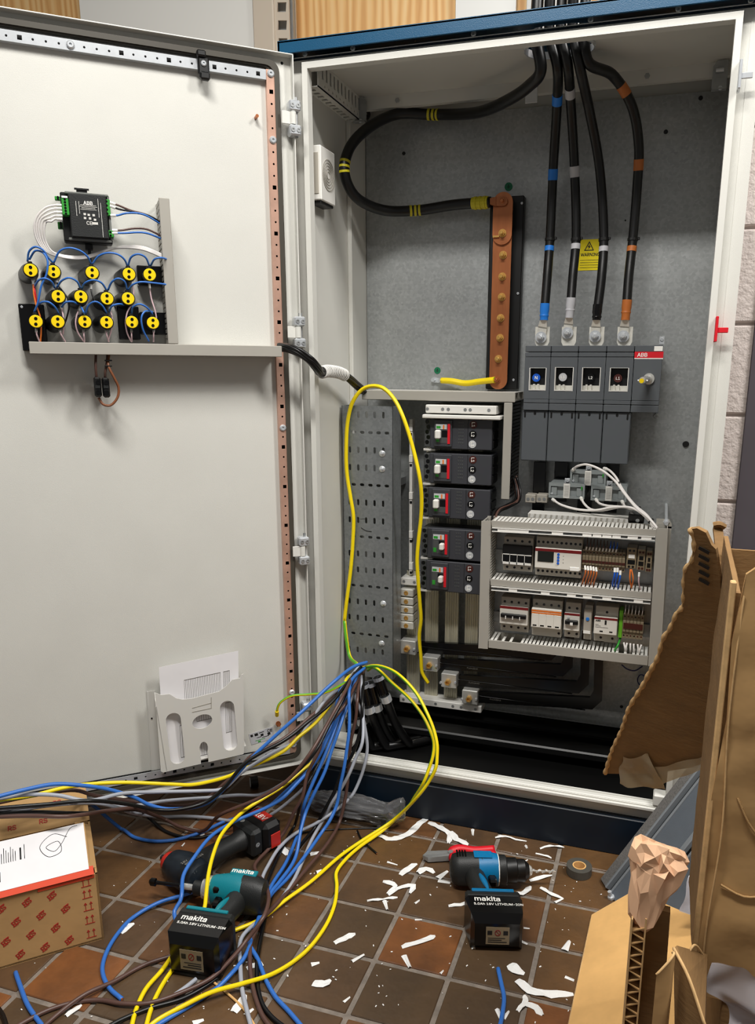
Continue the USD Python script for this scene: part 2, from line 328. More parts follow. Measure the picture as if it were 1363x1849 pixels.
one('wall_sheet', 'white sheet on the plywood left of the upright black cables', 'sheet', 'white_plastic', back(822, 931, .462, 1.55, 2.5))
one('cable_duct', 'pale grey upright duct on the plywood just left of the black cables', 'duct', 'duct_light', back(950, 966, .445, 1.55, 2.5), back(968, 986, .445, 1.55, 2.5), back(950, 986, .452, 1.55, 2.5))
one('wall_sheet', 'white sheet on the plywood behind and right of the upright black cables', 'sheet', 'white_plastic', back(1000, 1066, .462, 1.55, 2.5))
# neighbouring enclosure, seen above the open door
ne = T('steel_enclosure', 'second white steel enclosure with a beige slotted upright, behind the open door', 'enclosure')
xa, xb, xc, xd = (at(p, 45, .40)[0] for p in (145, 459, 497, 523))
ne.add('side_panel', 'white_plastic', box(xa, xb, .40, .44, .02, 2.5, .003))
ne.add('upright', 'beige_post', box(xb + .001, xc, .39, .44, .02, 2.5, .003))
sl = union_all([affinity.rotate(sbox(xc + .008, z, xd - .008, z + .022), -6) for z in np.arange(1.40, 2.3, .0415)])
ne.add('slotted_strip', 'beige_post', plate(sbox(xc, .02, xd, 2.5).difference(sl), .398, .402)); ne.add('strip_back', 'zinc_dull', box(xc, xd, .42, .43, .02, 2.5))
ne.add('foot', 'black_plastic', box(xa, xd, .40, .44, 0, .02))
tr = T('perforated_upright', 'narrow perforated steel upright on the plywood behind the enclosure roof corner', 'upright')
a, b, c = at(519, 45, .455)[0], at(534, 45, .455)[0], at(545, 45, .455)[0]
tr.add('strip', 'beige_post', plate(sbox(a, 1.5, b, 2.4).difference(union_all([sbox(a + .004, z, a + .010, z + .012) for z in np.arange(1.52, 2.3, .022)])), .455, .46)); tr.add('clip', 'zinc', box(a + .004, b + .006, .44, .455, 1.935, 1.975, .002), label='zinc clip'); tr.add('clip', 'black_plastic', box(a + .004, b + .006, .43, .455, 1.885, 1.925, .004), label='black clip')

# ================================================================ the enclosure with its open door
XL, XR, ZB, ZT, YB = -.037, .912, .138, 1.7506, .40
c = T('control_cabinet', 'large grey steel control cabinet standing open with a teal roof and dark plinth', 'cabinet')
def frame_ring(x0, x1, z0, z1, w, y0, y1, wb=None): return plate(sbox(x0, z0, x1, z1).difference(sbox(x0 + w, z0 + (wb or w), x1 - w, z1 - w)), y0, y1)
hole = slot(.530, .107, .146, .092)
dots = union_all([lens2(.010, .005).buffer(0) for _ in (0,)])
top = sbox(XL + .003, .02, XR - .003, YB).difference(hole).difference(affinity.translate(dots, .092, .042)).difference(affinity.translate(dots, .842, .040))
lip = sbox(0, ZB, .874, ZT).difference(sbox(.0125, ZB + .006, .8615, ZT - .0125))
c.add('front_lip', 'paint_lip', plate(lip, 0, .022))
c.add('front_flange', 'paint_light', plate(sbox(XL, .098, XR, 1.762).difference(sbox(.010, .146, .8645, 1.741)), .0225, .028))
c.add('side_panel', 'paint_light', box(XL, -.012, .022, YB, .098, 1.765)); c.add('side_panel', 'paint_light', box(.890, XR, .022, YB, .098, 1.765))
c.add('rear_panel', 'paint_light', box(-.012, .890, .392, YB, .098, 1.765))
tp = c.add('top_panel', 'paint_light', platez(top, 1.765, 1.768))
c.add('entry_gland', 'zinc', platez(hole.difference(hole.buffer(-.003)), 1.758, 1.772), under=tp, label='bright rim of the oblong cable entry')
c.add('bottom_panel', 'black_plastic', box(-.012, .890, .03, .392, .098, .102))
s = c.add('sill', 'paint_lip', box(.008, .866, .004, .018, .1385, .147, .003)); c.add('sill_ridge', 'paint_lip', box(.010, .864, -.004, .004, .132, .141, .003), under=s)
c.add('sill_bracket', 'paint_lip', box(.012, .075, .03, .10, .148, .160, .003), under=s); c.add('sill_bracket', 'paint_lip', box(.835, .872, -.002, .03, .147, .175, .003), under=s)
c.add('plinth', 'paint_navy', box(XL + .012, XR - .012, .004, .40, 0, .098, .002))
rf = c.add('roof', 'paint_teal', platez(sbox(XL - .012, -.012, XR + .012, YB + .03).difference(hole), 1.787, 1.791), box(XL - .012, XR + .012, -.012, -.008, 1.766, 1.7905, .001), box(XL - .012, XL - .008, -.012, YB + .03, 1.766, 1.790), box(XR + .008, XR + .012, -.012, YB + .03, 1.766, 1.790))
c.add('roof_gap', 'paint_navy', frame_ring(XL + .006, XR - .006, 1.762, 1.787, .004, .02, .03), under=rf)
for x in (.0, .11, .37, .60, .76, .885): c.add('roof_screw', 'zinc_dull', screw((x, .019, 1.7725), (0, -1, 0), .0055, .003), under=rf)
# inside: slotted profile, rear beam, strut, brackets, sill ledge
def ylot(y, z, w, h): return sbox(y - w / 2, z - h / 2, y + w / 2, z + h / 2)
side = sbox(.03, 1.712, .30, 1.765).difference(union_all([ylot(y, 1.746, .008, .026) for y in np.arange(.055, .29, .0215)])).difference(union_all([Point(y + .01, 1.722).buffer(.0022, 3) for y in np.arange(.055, .28, .0215)]))
v, f = plate(side, 0, .002); sp = (np.stack([.024 - v[:, 1], v[:, 0], v[:, 2]], 1), f)
bot = sbox(-.012, .03, .024, .30).difference(union_all([sbox(-.006, y - .0045, .008, y + .0045) for y in np.arange(.05, .29, .0215)]))
c.add('slotted_profile', 'paint_light', sp, platez(bot, 1.712, 1.714))
c.add('rear_beam', 'paint_light', box(-.012, .890, .285, .30, 1.737, 1.765)); 
for x in (.118, .70): c.add('beam_bolt', 'zinc_dull', hexbolt((x, .285, 1.751), (0, -1, 0), .006, .004))
c.add('rear_strut', 'paint_light', box(-.012, .000, .268, .392, .102, 1.765, .003)); c.add('rear_strut', 'paint_light', box(.879, .890, .30, .392, .102, 1.765, .003))
c.add('rear_ledge', 'black_plastic', box(-.012, .89, .30, .39, .145, .152)); c.add('rear_ledge', 'black_plastic', box(-.012, .89, .20, .26, .128, .150, .004))
for x0, x1, sg in ((.012, .042, 1), (.836, .866, -1)):
    k = c.add('corner_bracket', 'zinc_dull', plate(Polygon([(x0, 1.706), (x1, 1.706), (x1, 1.752), (x1 - .008 * (sg > 0), 1.763), (x0 + .008 * (sg < 0), 1.763), (x0, 1.752)]), .270, .273), box(x0, x1, .258, .273, 1.704, 1.707))
    c.add('bracket_screw', 'zinc', cyl((x0 + .006, .264, 1.742), (x0 - .016 * sg + .006, .264, 1.742), .004), screw((x0 + .018, .262, 1.707), (0, -1, .2), .005), under=k)
c.add('centre_bracket', 'zinc', box(.434, .462, .262, .2645, 1.712, 1.748, .001)); 
# strike latches on the right edge
for z, mt_, lb in ((1.645, 'zinc', 'zinc catch near the top'), (1.199, 'red', 'red catch half-way up')):
    c.add('catch', mt_, box(.8742, .8795, -.012, .018, z - .024, z + .024, .001), box(.8795, .899, -.006, -.002, z - .007, z + .003, .001), label=lb)
# hinges
def dd(m): return D.w(m[0]), m[1]
for hx, hy in ((534, 213), (543, 600), (551, 995), (557, 1292)):
    p = D.at(hx - 1, hy, -.006); x, z = p[0], p[2]; h = c.add('hinge', 'zinc', dd(box(x - .013, x + .012, -.010, .016, z + .013, z + .034, .003)), label='bright two-lug hinge'); c.add('hinge_lug', 'zinc', dd(box(x - .013, x + .012, -.010, .016, z - .034, z - .013, .003)), under=h)
    c.add('hinge_pin', 'zinc_dull', dd(cyl((x + .004, .004, z - .036), (x + .004, .004, z + .042), .0042)), under=h)
    for sz in (-1, 1):
        for sx in (-.006, .006): c.add('hinge_screw', 'zinc_dull', dd(cat(lathe((x + sx, -.0100, z + .0235 * sz), (0, -1, 0), [(.0045, 0), (.0045, .0015), (.0020, .0015), (.0018, .0004)], 10))), under=h)
    c.add('hinge_leaf', 'paint_lip', dd(box(x - .028, x - .008, -.004, -.001, z - .0125, z + .0125, .001)), dd(cyl((x - .004, -.002, z - .012), (x - .004, -.002, z + .012), .0070)), under=h)
cab = c
# ---- the door (all in the door's own frame, then carried into the cabinet's)
DW, DZB, DZT = -.905, .132, 1.756
def dring(x0, x1, z0, z1, w, y0, y1, rad=.012, hw=None):
    o = sbox(x0 + rad, z0 + rad, x1 - rad, z1 - rad).buffer(rad, 6); i = sbox(x0 + w + rad, z0 + w + rad, x1 - w - rad, z1 - w - rad).buffer(max(rad - w * .2, .003), 6); return plate(o.difference(i), y0, y1)
dr = c.add('door', 'paint_light', dd(box(DW, .014, .020, .024, DZB, DZT)), label='wide door swung open to the left, inner face showing')
c.add('door_edge', 'paint_lip', *[dd(m) for m in (box(.0115, .014, 0, .024, DZB, DZT, .001), box(DW, DW + .0025, 0, .024, DZB, DZT), box(DW, .014, 0, .024, DZT - .0025, DZT, .001), box(DW, .014, 0, .024, DZB, DZB + .0025, .001))], under=dr)
GX0, GX1, GZ0, GZ1 = DW + .022, -.0145, .147, 1.742
c.add('door_seal', 'rubber_seal', dd(dring(GX0, GX1, GZ0, GZ1, .012, .010, .020, .022)), dd(dring(GX0 + .002, GX1 - .002, GZ0 + .002, GZ1 - .002, .008, .006, .011, .02)), under=dr)
P4 = .0925
vh = [Point(-.0335, 1.4960 - P4 * k / 4).buffer(.0021, 4) for k in range(-8, 54) if k % 4] + [sbox(-.0375, 1.4960 - P4 * k - .004, -.0295, 1.4960 - P4 * k + .004) for k in range(-2, 14)]
vr = sbox(-.0430, .165, -.0245, 1.7225).difference(union_all(vh))
k = c.add('door_rail', 'zinc_warm_reflect', dd(plate(vr, .0075, .009)), dd(box(-.0430, -.0416, .009, .020, .165, 1.7225)), under=dr, label='upright punched rail along the hinge side')
hh = [Point(-.3248 + P4 * q / 4 * .955, 1.7115).buffer(.0021, 4) for q in range(-24, 12) if q % 4] + [sbox(-.3248 + P4 * q * .955 - .004, 1.7075, -.3248 + P4 * q * .955 + .004, 1.7155) for q in range(-6, 4)]
for zz, lb in ((0, 'top punched rail of the door'), (-1.5385, 'bottom punched rail of the door')):
    pl = affinity.translate(sbox(DW + .04, 1.7025, -.0435, 1.7215).difference(union_all(hh)), 0, zz)
    c.add('door_rail', 'zinc', dd(plate(pl, .0075, .009)), dd(box(DW + .04, -.0435, .009, .020, 1.7025 + zz, 1.704 + zz)), under=dr, label=lb)
c.add('rail_backing', 'steel_hole', dd(box(-.0416, -.0260, .017, .0195, .166, 1.72)), dd(box(DW + .04, -.0435, .017, .0195, 1.705, 1.720)), dd(box(DW + .04, -.0435, .017, .0195, .1665, .1815)), under=dr)
for x, z in ((-.415, 1.712), (-.0335, 1.589), (-.0335, .985), (-.0335, .330), (-.0335, .187), (-.0335, 1.715)): c.add('rail_screw', 'zinc', dd(screw((x, .0075, z), (0, -1, 0), .0075, .004)), under=dr)
c.add('rail_clip', 'black_plastic', *[dd(m) for m in (box(-.182, -.160, -.004, .009, 1.690, 1.724, .003), box(-.180, -.160, -.010, .004, 1.681, 1.696, .004), box(-.184, -.166, -.010, .006, 1.722, 1.734, .003))], under=dr, label='black cable clip on the top rail')
c.add('clip_screw', 'zinc', dd(screw((-.171, -.004, 1.711), (0, -1, 0), .0055, .003)), under=dr)
q = D.at(463, 211, .012); c.add('door_stud', 'copper', dd(cyl((q[0], .020, q[2]), (q[0], .004, q[2]), .0034)), under=dr)
q = D.at(502, 1306, .016); c.add('door_stud', 'copper', dd(cyl((q[0], .020, q[2]), (q[0], .004, q[2]), .004)), dd(hexbolt((q[0], .012, q[2]), (0, -1, 0), .0068, .004)), under=dr)
c.add('door_hole', 'steel_hole', dd(cyl((-.006, .0198, 1.742), (-.006, .0205, 1.742), .003)), under=dr)
# ================================================================ inside the cabinet
def rb(x0, y0, x1, y1, Y0, Y1, r=.0, fr=W):
    a = fr.rc(x0, y0, x1, y1, Y0); return box(a[0], a[1], Y0, Y1, a[2], a[3], r)
def pts(P, fr=W):                    # (px, py, Y) picks, Y carried on where it is left out between two given ones
    P = [tuple(p) + (None,) * (3 - len(p)) for p in P]; L = [0]
    for a, b in zip(P, P[1:]): L.append(L[-1] + math.hypot(b[0] - a[0], b[1] - a[1]))
    k = [(l, p[2]) for l, p in zip(L, P) if p[2] is not None]; Y = np.interp(L, [x[0] for x in k], [x[1] for x in k])
    return np.array([fr.at(p[0], p[1], y) for p, y in zip(P, Y)])
def near(P, px, py, fr=W):           # index of the point of P that is seen closest to a pixel
    d = (fr.w(P) - CAM) @ RM; return int(np.argmin((PCX + FPX * d[:, 0] / d[:, 1] - px) ** 2 + (PCY - FPX * d[:, 2] / d[:, 1] - py) ** 2))
YP = .370
mp = T('mounting_plate', 'bare galvanised mounting plate filling the back of the cabinet', 'plate')
mp.add('plate', 'galvanised', box(.0015, .877, YP, YP + .003, .200, 1.736, .001))
a = np.linspace(0, math.pi / 2, 7); arc = np.array([(YP - .03 + .03 * math.cos(t), .20 - .03 * math.sin(t)) for t in a]); ar2 = np.array([(YP - .03 + .033 * math.cos(t), .20 - .033 * math.sin(t)) for t in a[::-1]])
v, f = plate(Polygon(np.vstack([arc, ar2])), .0015, .877); mp.add('bottom_fold', 'galvanised', (np.stack([v[:, 1], v[:, 0], v[:, 2]], 1), f[:, ::-1]), smooth=30)
for px, py in ((660, 207), (1297, 143)):
    p = at(px, py, YP); k = mp.add('plate_bolt', 'black_plastic', lathe(p, (0, -1, 0), [(.0135, 0), (.0135, .003), (.011, .004)], 18)); mp.add('bolt_head', 'zinc_dull', hexbolt(p + [0, -.003, 0], (0, -1, 0), .0062, .004), under=k)
for px, py, r in ((729, 277, .0046), (1202, 238, .0050), (1265, 177, .0050), (1129, 398, .002), (1122, 1276, .0046), (1238, 802, .0080)):
    p = at(px, py, YP); mp.add('hole_plug', 'black_plastic', lathe(p, (0, -1, 0), [(r, 0), (r * .9, .0015 if r < .007 else .004)], 16))
for px, py, lb in ((918, 337, 'round green earth sticker above the copper bar'), (789.5, 669, 'round green earth sticker above the yellow-green strap')):
    t = T('earth_sticker', lb, 'sticker'); p = at(px, py, YP - .0012); t.add('disc', 'green_dot', cyl(p + [0, .0012, 0], p, .0098 if py < 400 else .0088, 24))
    t.add('symbol', 'black_print', box(p[0] - .0008, p[0] + .0008, p[1] - .0003, p[1], p[2], p[2] + .005), *[box(p[0] - w, p[0] + w, p[1] - .0003, p[1], p[2] - h - .0004, p[2] - h + .0004) for w, h in ((.0045, 0), (.003, .0016), (.0015, .0032))])
t = T('warning_label', 'yellow electrical warning label stuck to the mounting plate between two supply cables', 'label'); a = W.rc(1044, 432, 1091, 488, YP - .001)
t.add('sheet', 'yellow_sign', box(a[0], a[1], YP - .001, YP, a[2], a[3])); cx, Y = (a[0] + a[1]) / 2 - .006, YP - .001
tri = Polygon([(cx - .012, a[3] - .026), (cx + .012, a[3] - .026), (cx, a[3] - .004)])
t.add('triangle', 'black_print', plate(tri.difference(tri.buffer(-.0018)), Y - .0004, Y), plate(Polygon([(cx + .002, a[3] - .010), (cx - .004, a[3] - .018), (cx - .0005, a[3] - .0175), (cx - .002, a[3] - .0235), (cx + .004, a[3] - .016), (cx + .0005, a[3] - .0165)]), Y - .0004, Y))
t.add('lettering', 'black_print', text('WARNING', .0068, (a[0] + .0055, Y, a[3] - .0385)), *[box(a[0] + .005, a[1] - .006, Y - .0003, Y, z, z + .0009) for z in np.arange(a[2] + .006, a[3] - .044, .0058)])

# ---- earth bar
t = T('earth_bar', 'upright copper earth bar with a row of brass bolts on a black channel', 'busbar')
a = W.quad([(887, 356), (950, 350), (931, 703), (875, 697)], .345); xl, xr = (a[0][0] + a[3][0]) / 2, (a[1][0] + a[2][0]) / 2; z0, z1 = a[2][1], a[0][1]
t.add('channel', 'black_plastic', box(xl, xr, .345, YP - .0006, z0, z1, .002), box(xl + .004, xl + .05, .325, .346, z0 + .01, z1 - .012, .003))
YB_ = .318; b = W.quad([(893, 352), (926, 350), (915, 702), (882, 702)], YB_); bl, br = (b[0][0] + b[3][0]) / 2, (b[1][0] + b[2][0]) / 2; bz0, bz1 = at(898, 703, YB_)[2], at(908, 360, YB_)[2]; w = (br - bl) / 2; bx = (bl + br) / 2
t.add('bar', 'copper', plate(LineString([(bx, bz0 + w), (bx, bz1 - w)]).buffer(w, 10), YB_, YB_ + .006))
lz0, lz1 = at(908, 441, YB_ - .005)[2], at(910, 347, YB_ - .005)[2]; lk = t.add('link', 'copper', plate(LineString([(bx, lz0 + w), (bx, lz1 - w)]).buffer(w * 1.04, 10), YB_ - .005, YB_), label='rounded copper link across the top of the bar')
for px, py in ((908, 363), (907, 421), (907.5, 460), (906, 499), (905, 536), (903, 574), (902, 610), (899, 648), (896, 686)):
    p = at(px, py, YB_ - .006); p[1] = YB_ - (.005 if py < 430 else 0); t.add('bolt', 'brass' if py > 370 and py < 680 else 'copper', hexbolt(p, (0, -1, 0), .0075, .006, (.0042, .007), .0098))
for px, py in ((942, 367), (935, 530), (886, 531), (927, 686)): p = at(px, py, .344); t.add('channel_screw', 'zinc', screw(p, (0, -1, 0), .0034, .002))
p = at(894, 427, YB_ - .008); t.add('tab', 'brass', box(p[0] - .006, p[0] + .010, p[1] - .0015, p[1], p[2] - .0022, p[2] + .0022, .0006))

# ---- supply cables: earth loop and the four phases
def band(P, px, py, half, r, n=14): i = near(P, px, py); return tube(P[max(i - half, 0):i + half + 1], r, n)
def lug(p, hole_p, w=.012):          # flattened tin lug from the cable end to its bolt
    p, q = np.asarray(p, float), np.asarray(hole_p, float); d = q - p; L = np.linalg.norm(d); d /= L; s = np.cross(d, [0, 1, 0]); s /= np.linalg.norm(s)
    P = [p + s * x + [0, y, 0] for x in (-w * .62, w * .62) for y in (-.006, .006)] + [p + d * L * .45 + s * x + [0, y, 0] for x in (-w * .95, w * .95) for y in (-.002, .004)]
    Q = [p + d * L * .4 + s * x + [0, y, 0] for x in (-w * .9, w * .9) for y in (.0005, .004)] + [q + d * w * math.cos(k) + s * w * math.sin(k) + [0, y, 0] for k in np.linspace(-2.2, 2.2, 11) for y in (.0005, .004)]
    return cat(hull(P), hull(Q))
t = T('earth_supply_cable', 'fat black earth cable with yellow bands, looping from the roof entry to the copper bar', 'cable')
up = [np.array([.482, .106, 2.35]), np.array([.482, .106, 1.9])]
P = spl(np.vstack([up, [[.482, .105, 1.785]], pts([(976, 128, .12), (955, 155), (915, 182), (862, 203, .27), (785, 207, .32), (718, 206, .30), (665, 231, .245), (630, 270, .195), (622, 312, .18), (640, 353, .21), (690, 379, .28), (752, 380, .325), (820, 370, .32), (886, 365, .308)])]), .006)
t.add('sheath', 'black_cable', tube(P, .0125, 14), smooth=True)
for px, py, hw, lb in ((785, 207, 1, 1), (624, 300, 1, 1), (748, 380, 1, 1)): i = near(P, px, py); t.add('band', 'yellow_band', *[tube(P[i + k:i + k + 2], .0133, 14) for k in (-2, 0, 2)], kind='stuff')
i = near(P, 871, 366); t.add('wrap', 'yellow_band', *[tube(P[k:k + 2], .0140 + .0012 * (k % 2), 14) for k in range(i - 4, i + 3)], kind='stuff')
t.add('lug', 'copper', lug(P[-1] + [0, -.004, 0], at(908, 363, YB_ - .012), .011), smooth=30)
PH = [('N', 'blue_sleeve', 'blue', [(1006, 120, .125), (1006, 180, .20), (999, 300, .27), (993, 430, .285), (988, 500, .27), (983, 562, .255)], (982, 578), (976, 609), [(1005, 178), (996, 317), (991, 447)], .508),
      ('L3', 'grey_sleeve', 'grey', [(1025, 118, .125), (1030, 180, .20), (1037, 300, .27), (1040, 430, .285), (1034, 500, .27), (1030, 552, .255)], (1028, 574), (1024, 601), [(1030, 168), (1038, 309), (1039, 447)], .5315),
      ('L2', 'black_gloss', 'black', [(1046, 118, .125), (1064, 200, .21), (1082, 300, .27), (1090, 430, .285), (1086, 500, .27), (1078, 564, .255)], (1077, 578), (1074, 607), [(1090, 450)], .555),
      ('L1', 'brown_sleeve', 'brown', [(1062, 112, .125), (1106, 136, .18), (1140, 190, .22), (1153, 262, .26), (1150, 340, .28), (1142, 435, .285), (1135, 500, .27), (1131, 556, .255)], (1129, 578), (1125, 607), [(1127, 160), (1153, 299), (1140, 448)], .5785)]
ENDS = []
for nm, sl_, cn, pp, se, bo, bands, ux in PH:
    t = T('supply_cable', 'black supply cable with %s sleeves, from the roof entry to the grey switch' % cn if cn != 'black' else 'black supply cable with plain black sleeve, third from the left above the switch', 'cable')
    q = pts(pp); P = spl(np.vstack([[[ux, .10 + .012 * (cn in ('grey', 'brown')), 2.35], [ux, .10 + .012 * (cn in ('grey', 'brown')), 1.9], [ux, q[0][1] - .012, 1.79]], q]), .006)
    t.add('sheath', 'black_cable', tube(P, .0108, 14), smooth=True)
    for px, py in bands: t.add('band', sl_ if cn != 'black' else 'grey_sleeve', band(P, px, py, 2 if py < 400 else 1, .0113), smooth=30)
    i = near(P, bands[-1][0], 430); t.add('cable_tie', 'black_plastic', tube(P[i:i + 2], .0122, 14), box(P[i][0] + .010, P[i][0] + .016, P[i][1] - .004, P[i][1] + .003, P[i][2] - .004, P[i][2] + .002, .001))
    s_ = at(*se, .255); e = P[-1]; d = (s_ - e) / np.linalg.norm(s_ - e); L = np.linalg.norm(s_ - e)
    t.add('heat_sleeve', sl_, lathe(e - d * .018, d, [(.0112, 0), (.0114, .018), (.0100, .024), (.0114, .028), (.0098, .032), (.0100, L + .018)], 16), smooth=40)
    t.add('lug', 'tin', lug(s_ - d * .004, at(*bo, .262) , .0115), smooth=30); ENDS.append((bo, cn))

# ---- four-pole switch
YS = .250
t = T('switch_disconnector', 'large grey four-pole switch with a red maker stripe and phase badges', 'switch')
tx, bxp = (949, 996.4, 1045.5, 1096, 1146, 1198.5), (943, 989, 1038, 1088, 1138, 1188.5); zt, zb = at(1070, 624, YS)[2], at(1065, 743, YS)[2]
X = [(at(a, 624, YS)[0] + at(b, 743, YS)[0]) / 2 for a, b in zip(tx, bxp)]
g1, g2, g3, g4 = (at(1070, y, YS)[2] for y in (636, 645, 722, 730))
t.add('base', 'black_plastic', box(X[0] + .004, X[5] - .004, YS + .03, YP - .004, zb + .006, zt - .004), box(X[0] + .02, X[4], YP - .03, YP - .0006, zb - .09, zb + .006))
for k in range(5):
    x0, x1 = X[k] + .0006, X[k + 1] - .0006
    fc = [box(x0, x1, YS, YS + .03, zz0, zz1, .0012) for zz0, zz1 in ((g1 + .0006, zt), (g2 + .0004, g1 - .0006), (g4 + .0004, g3 - .0004), (zb, g4 - .0004))]
    if k < 4:
        wx0, wx1, wz0, wz1 = W.rc(*[(955, 664, 986, 705), (1001, 663, 1035, 706), (1050, 663.5, 1084, 706.5), (1100, 664, 1134.5, 707)][k], YS)
        pl = k_ = t.add('pole', 'grey_switch', *fc, plate(sbox(x0, g3, x1, g2).difference(sbox(wx0, wz0, wx1, wz1)), YS, YS + .03))
        t.add('window', 'duct_light', plate(sbox(wx0, wz0, wx1, wz1).difference(sbox(wx0 + .0022, wz0 + .0025, wx1 - .0022, wz1 - .001)), YS - .001, YS + .012), under=pl)
        t.add('window_back', 'black_plastic', box(wx0, wx1, YS + .020, YS + .024, wz0, wz1), under=pl)
        t.add('contact', 'tin', box(wx0 + .009, wx0 + .014, YS + .006, YS + .02, wz0, wz0 + .0155, .001), box(wx0 + .019, wx0 + .024, YS + .006, YS + .02, wz0, wz0 + .0155, .001), box(wx0, wx1, YS + .014, YS + .02, wz0, wz0 + .013), under=pl)
        cx, cz = at((968, 1016, 1066, 1115.5)[k], (682, 681, 682, 683)[k], YS + .010)[[0, 2]]
        t.add('badge', ('blue_key', 'silver_badge', 'black_gloss', 'brown_badge')[k], cyl((cx, YS + .019, cz), (cx, YS + .010, cz), .0098, 24), under=pl, label=('blue', 'silver', 'black', 'dark brown')[k] + ' phase badge')
        t.add('lettering', 'white_label', text(('N', 'L3', 'L2', 'L1')[k], .0078 if k == 0 else .0062, (cx, YS + .0098, cz), center=True), under=pl)
    else:
        mk = t.add('mechanism', 'grey_switch', *fc, box(x0, x1, YS, YS + .03, g3, g2, .001))
for k, (bo, cn) in enumerate(ENDS):
    p = at(bo[0] + 3, 590, .266); q = at(bo[0] + 3, 624, .266); xm = (p[0] + q[0]) / 2; c_ = .0175
    pl = t.add('terminal', 'tin', plate(Polygon([(xm - c_, p[2]), (xm + c_, p[2]), (xm + c_, q[2] + .008), (xm + c_ * .6, q[2] - .006), (xm - c_ * .6, q[2] - .006), (xm - c_, q[2] + .008)]), .266, .271))
    b = at(*bo, .258); b[1] = .262; t.add('terminal_bolt', 'zinc', hexbolt(b, (0, -1, 0), .0085, .007, (.0048, .005), .0138), under=pl)
for k in range(4):
    x0, x1 = [(at(a, 748, YS + .006)[0] + at(a - 3, 834, YS + .006)[0]) / 2 for a in ((942, 989, 1038, 1088, 1138)[k], (942, 989, 1038, 1088, 1138)[k + 1])]; z0, z1 = at(1040, 835, YS + .006)[2], zb - .0012
    cv = t.add('terminal_cover', 'grey_switch', box(x0 + .0008, x1 - .0008, YS + .006, YP - .02, z0, z1, .0018), label='blank grey lower terminal cover')
    for x in (x0 + .008, x1 - .008): t.add('cover_latch', 'black_plastic', plate(slot(x, z1 - .010, .004, .014), YS + .0052, YS + .007), under=cv)
    t.add('cover_notch', 'black_plastic', plate(slot((x0 + x1) / 2, z1 - .006, .006, .008), YS + .0052, YS + .007), under=cv)
a = W.rc(1145.5, 635, 1197.5, 646.5, YS - .0008); t.add('stripe', 'red', box(a[0], a[1], YS - .0008, YS + .002, a[2], a[3]), under=mk, label='red stripe'); t.add('stripe_edge', 'white_label', box(a[0], a[1], YS - .0008, YS + .002, a[2] - .0022, a[2]), under=mk)
t.add('lettering', 'white_label', text('ABB', .0085, (a[0] + .006, YS - .0008, (a[2] + a[3]) / 2 - .0042)), under=mk)
a = W.rc(1181, 625, 1196.5, 634, YS - .0006); t.add('rating_label', 'white_label', box(a[0], a[1], YS - .0006, YS + .002, a[2], a[3]), under=mk)
p = at(1172, 684, YS); sd = np.array([-.22, -.97, -.06]); sd /= np.linalg.norm(sd); t.add('shaft', 'chrome', lathe(p, sd, [(.013, 0), (.013, .004), (.0085, .005), (.0085, .062), (.007, .066)], 18), cyl(p + sd * .058 + [-.011, 0, 0], p + sd * .058 + [.011, 0, 0], .0022, 8), smooth=40, under=mk, label='bright drive shaft sticking out'); t.add('shaft_tip', 'yellow', cyl(p + sd * .065, p + sd * .069, .0052, 14), under=mk, label='yellow tip')
p = at(1195, 613, .29); t.add('fixing_ear', 'zinc', box(p[0] - .006, p[0] + .006, .29, .294, p[2] - .012, p[2] + .007, .001), screw(p + [0, 0, 0], (0, -1, 0), .0045)); p = at(1184, 751, .29); t.add('fixing_ear', 'zinc_dull', screw(p, (0, -1, 0), .006, .004), cyl(p, p + [0, .079, 0], .003))

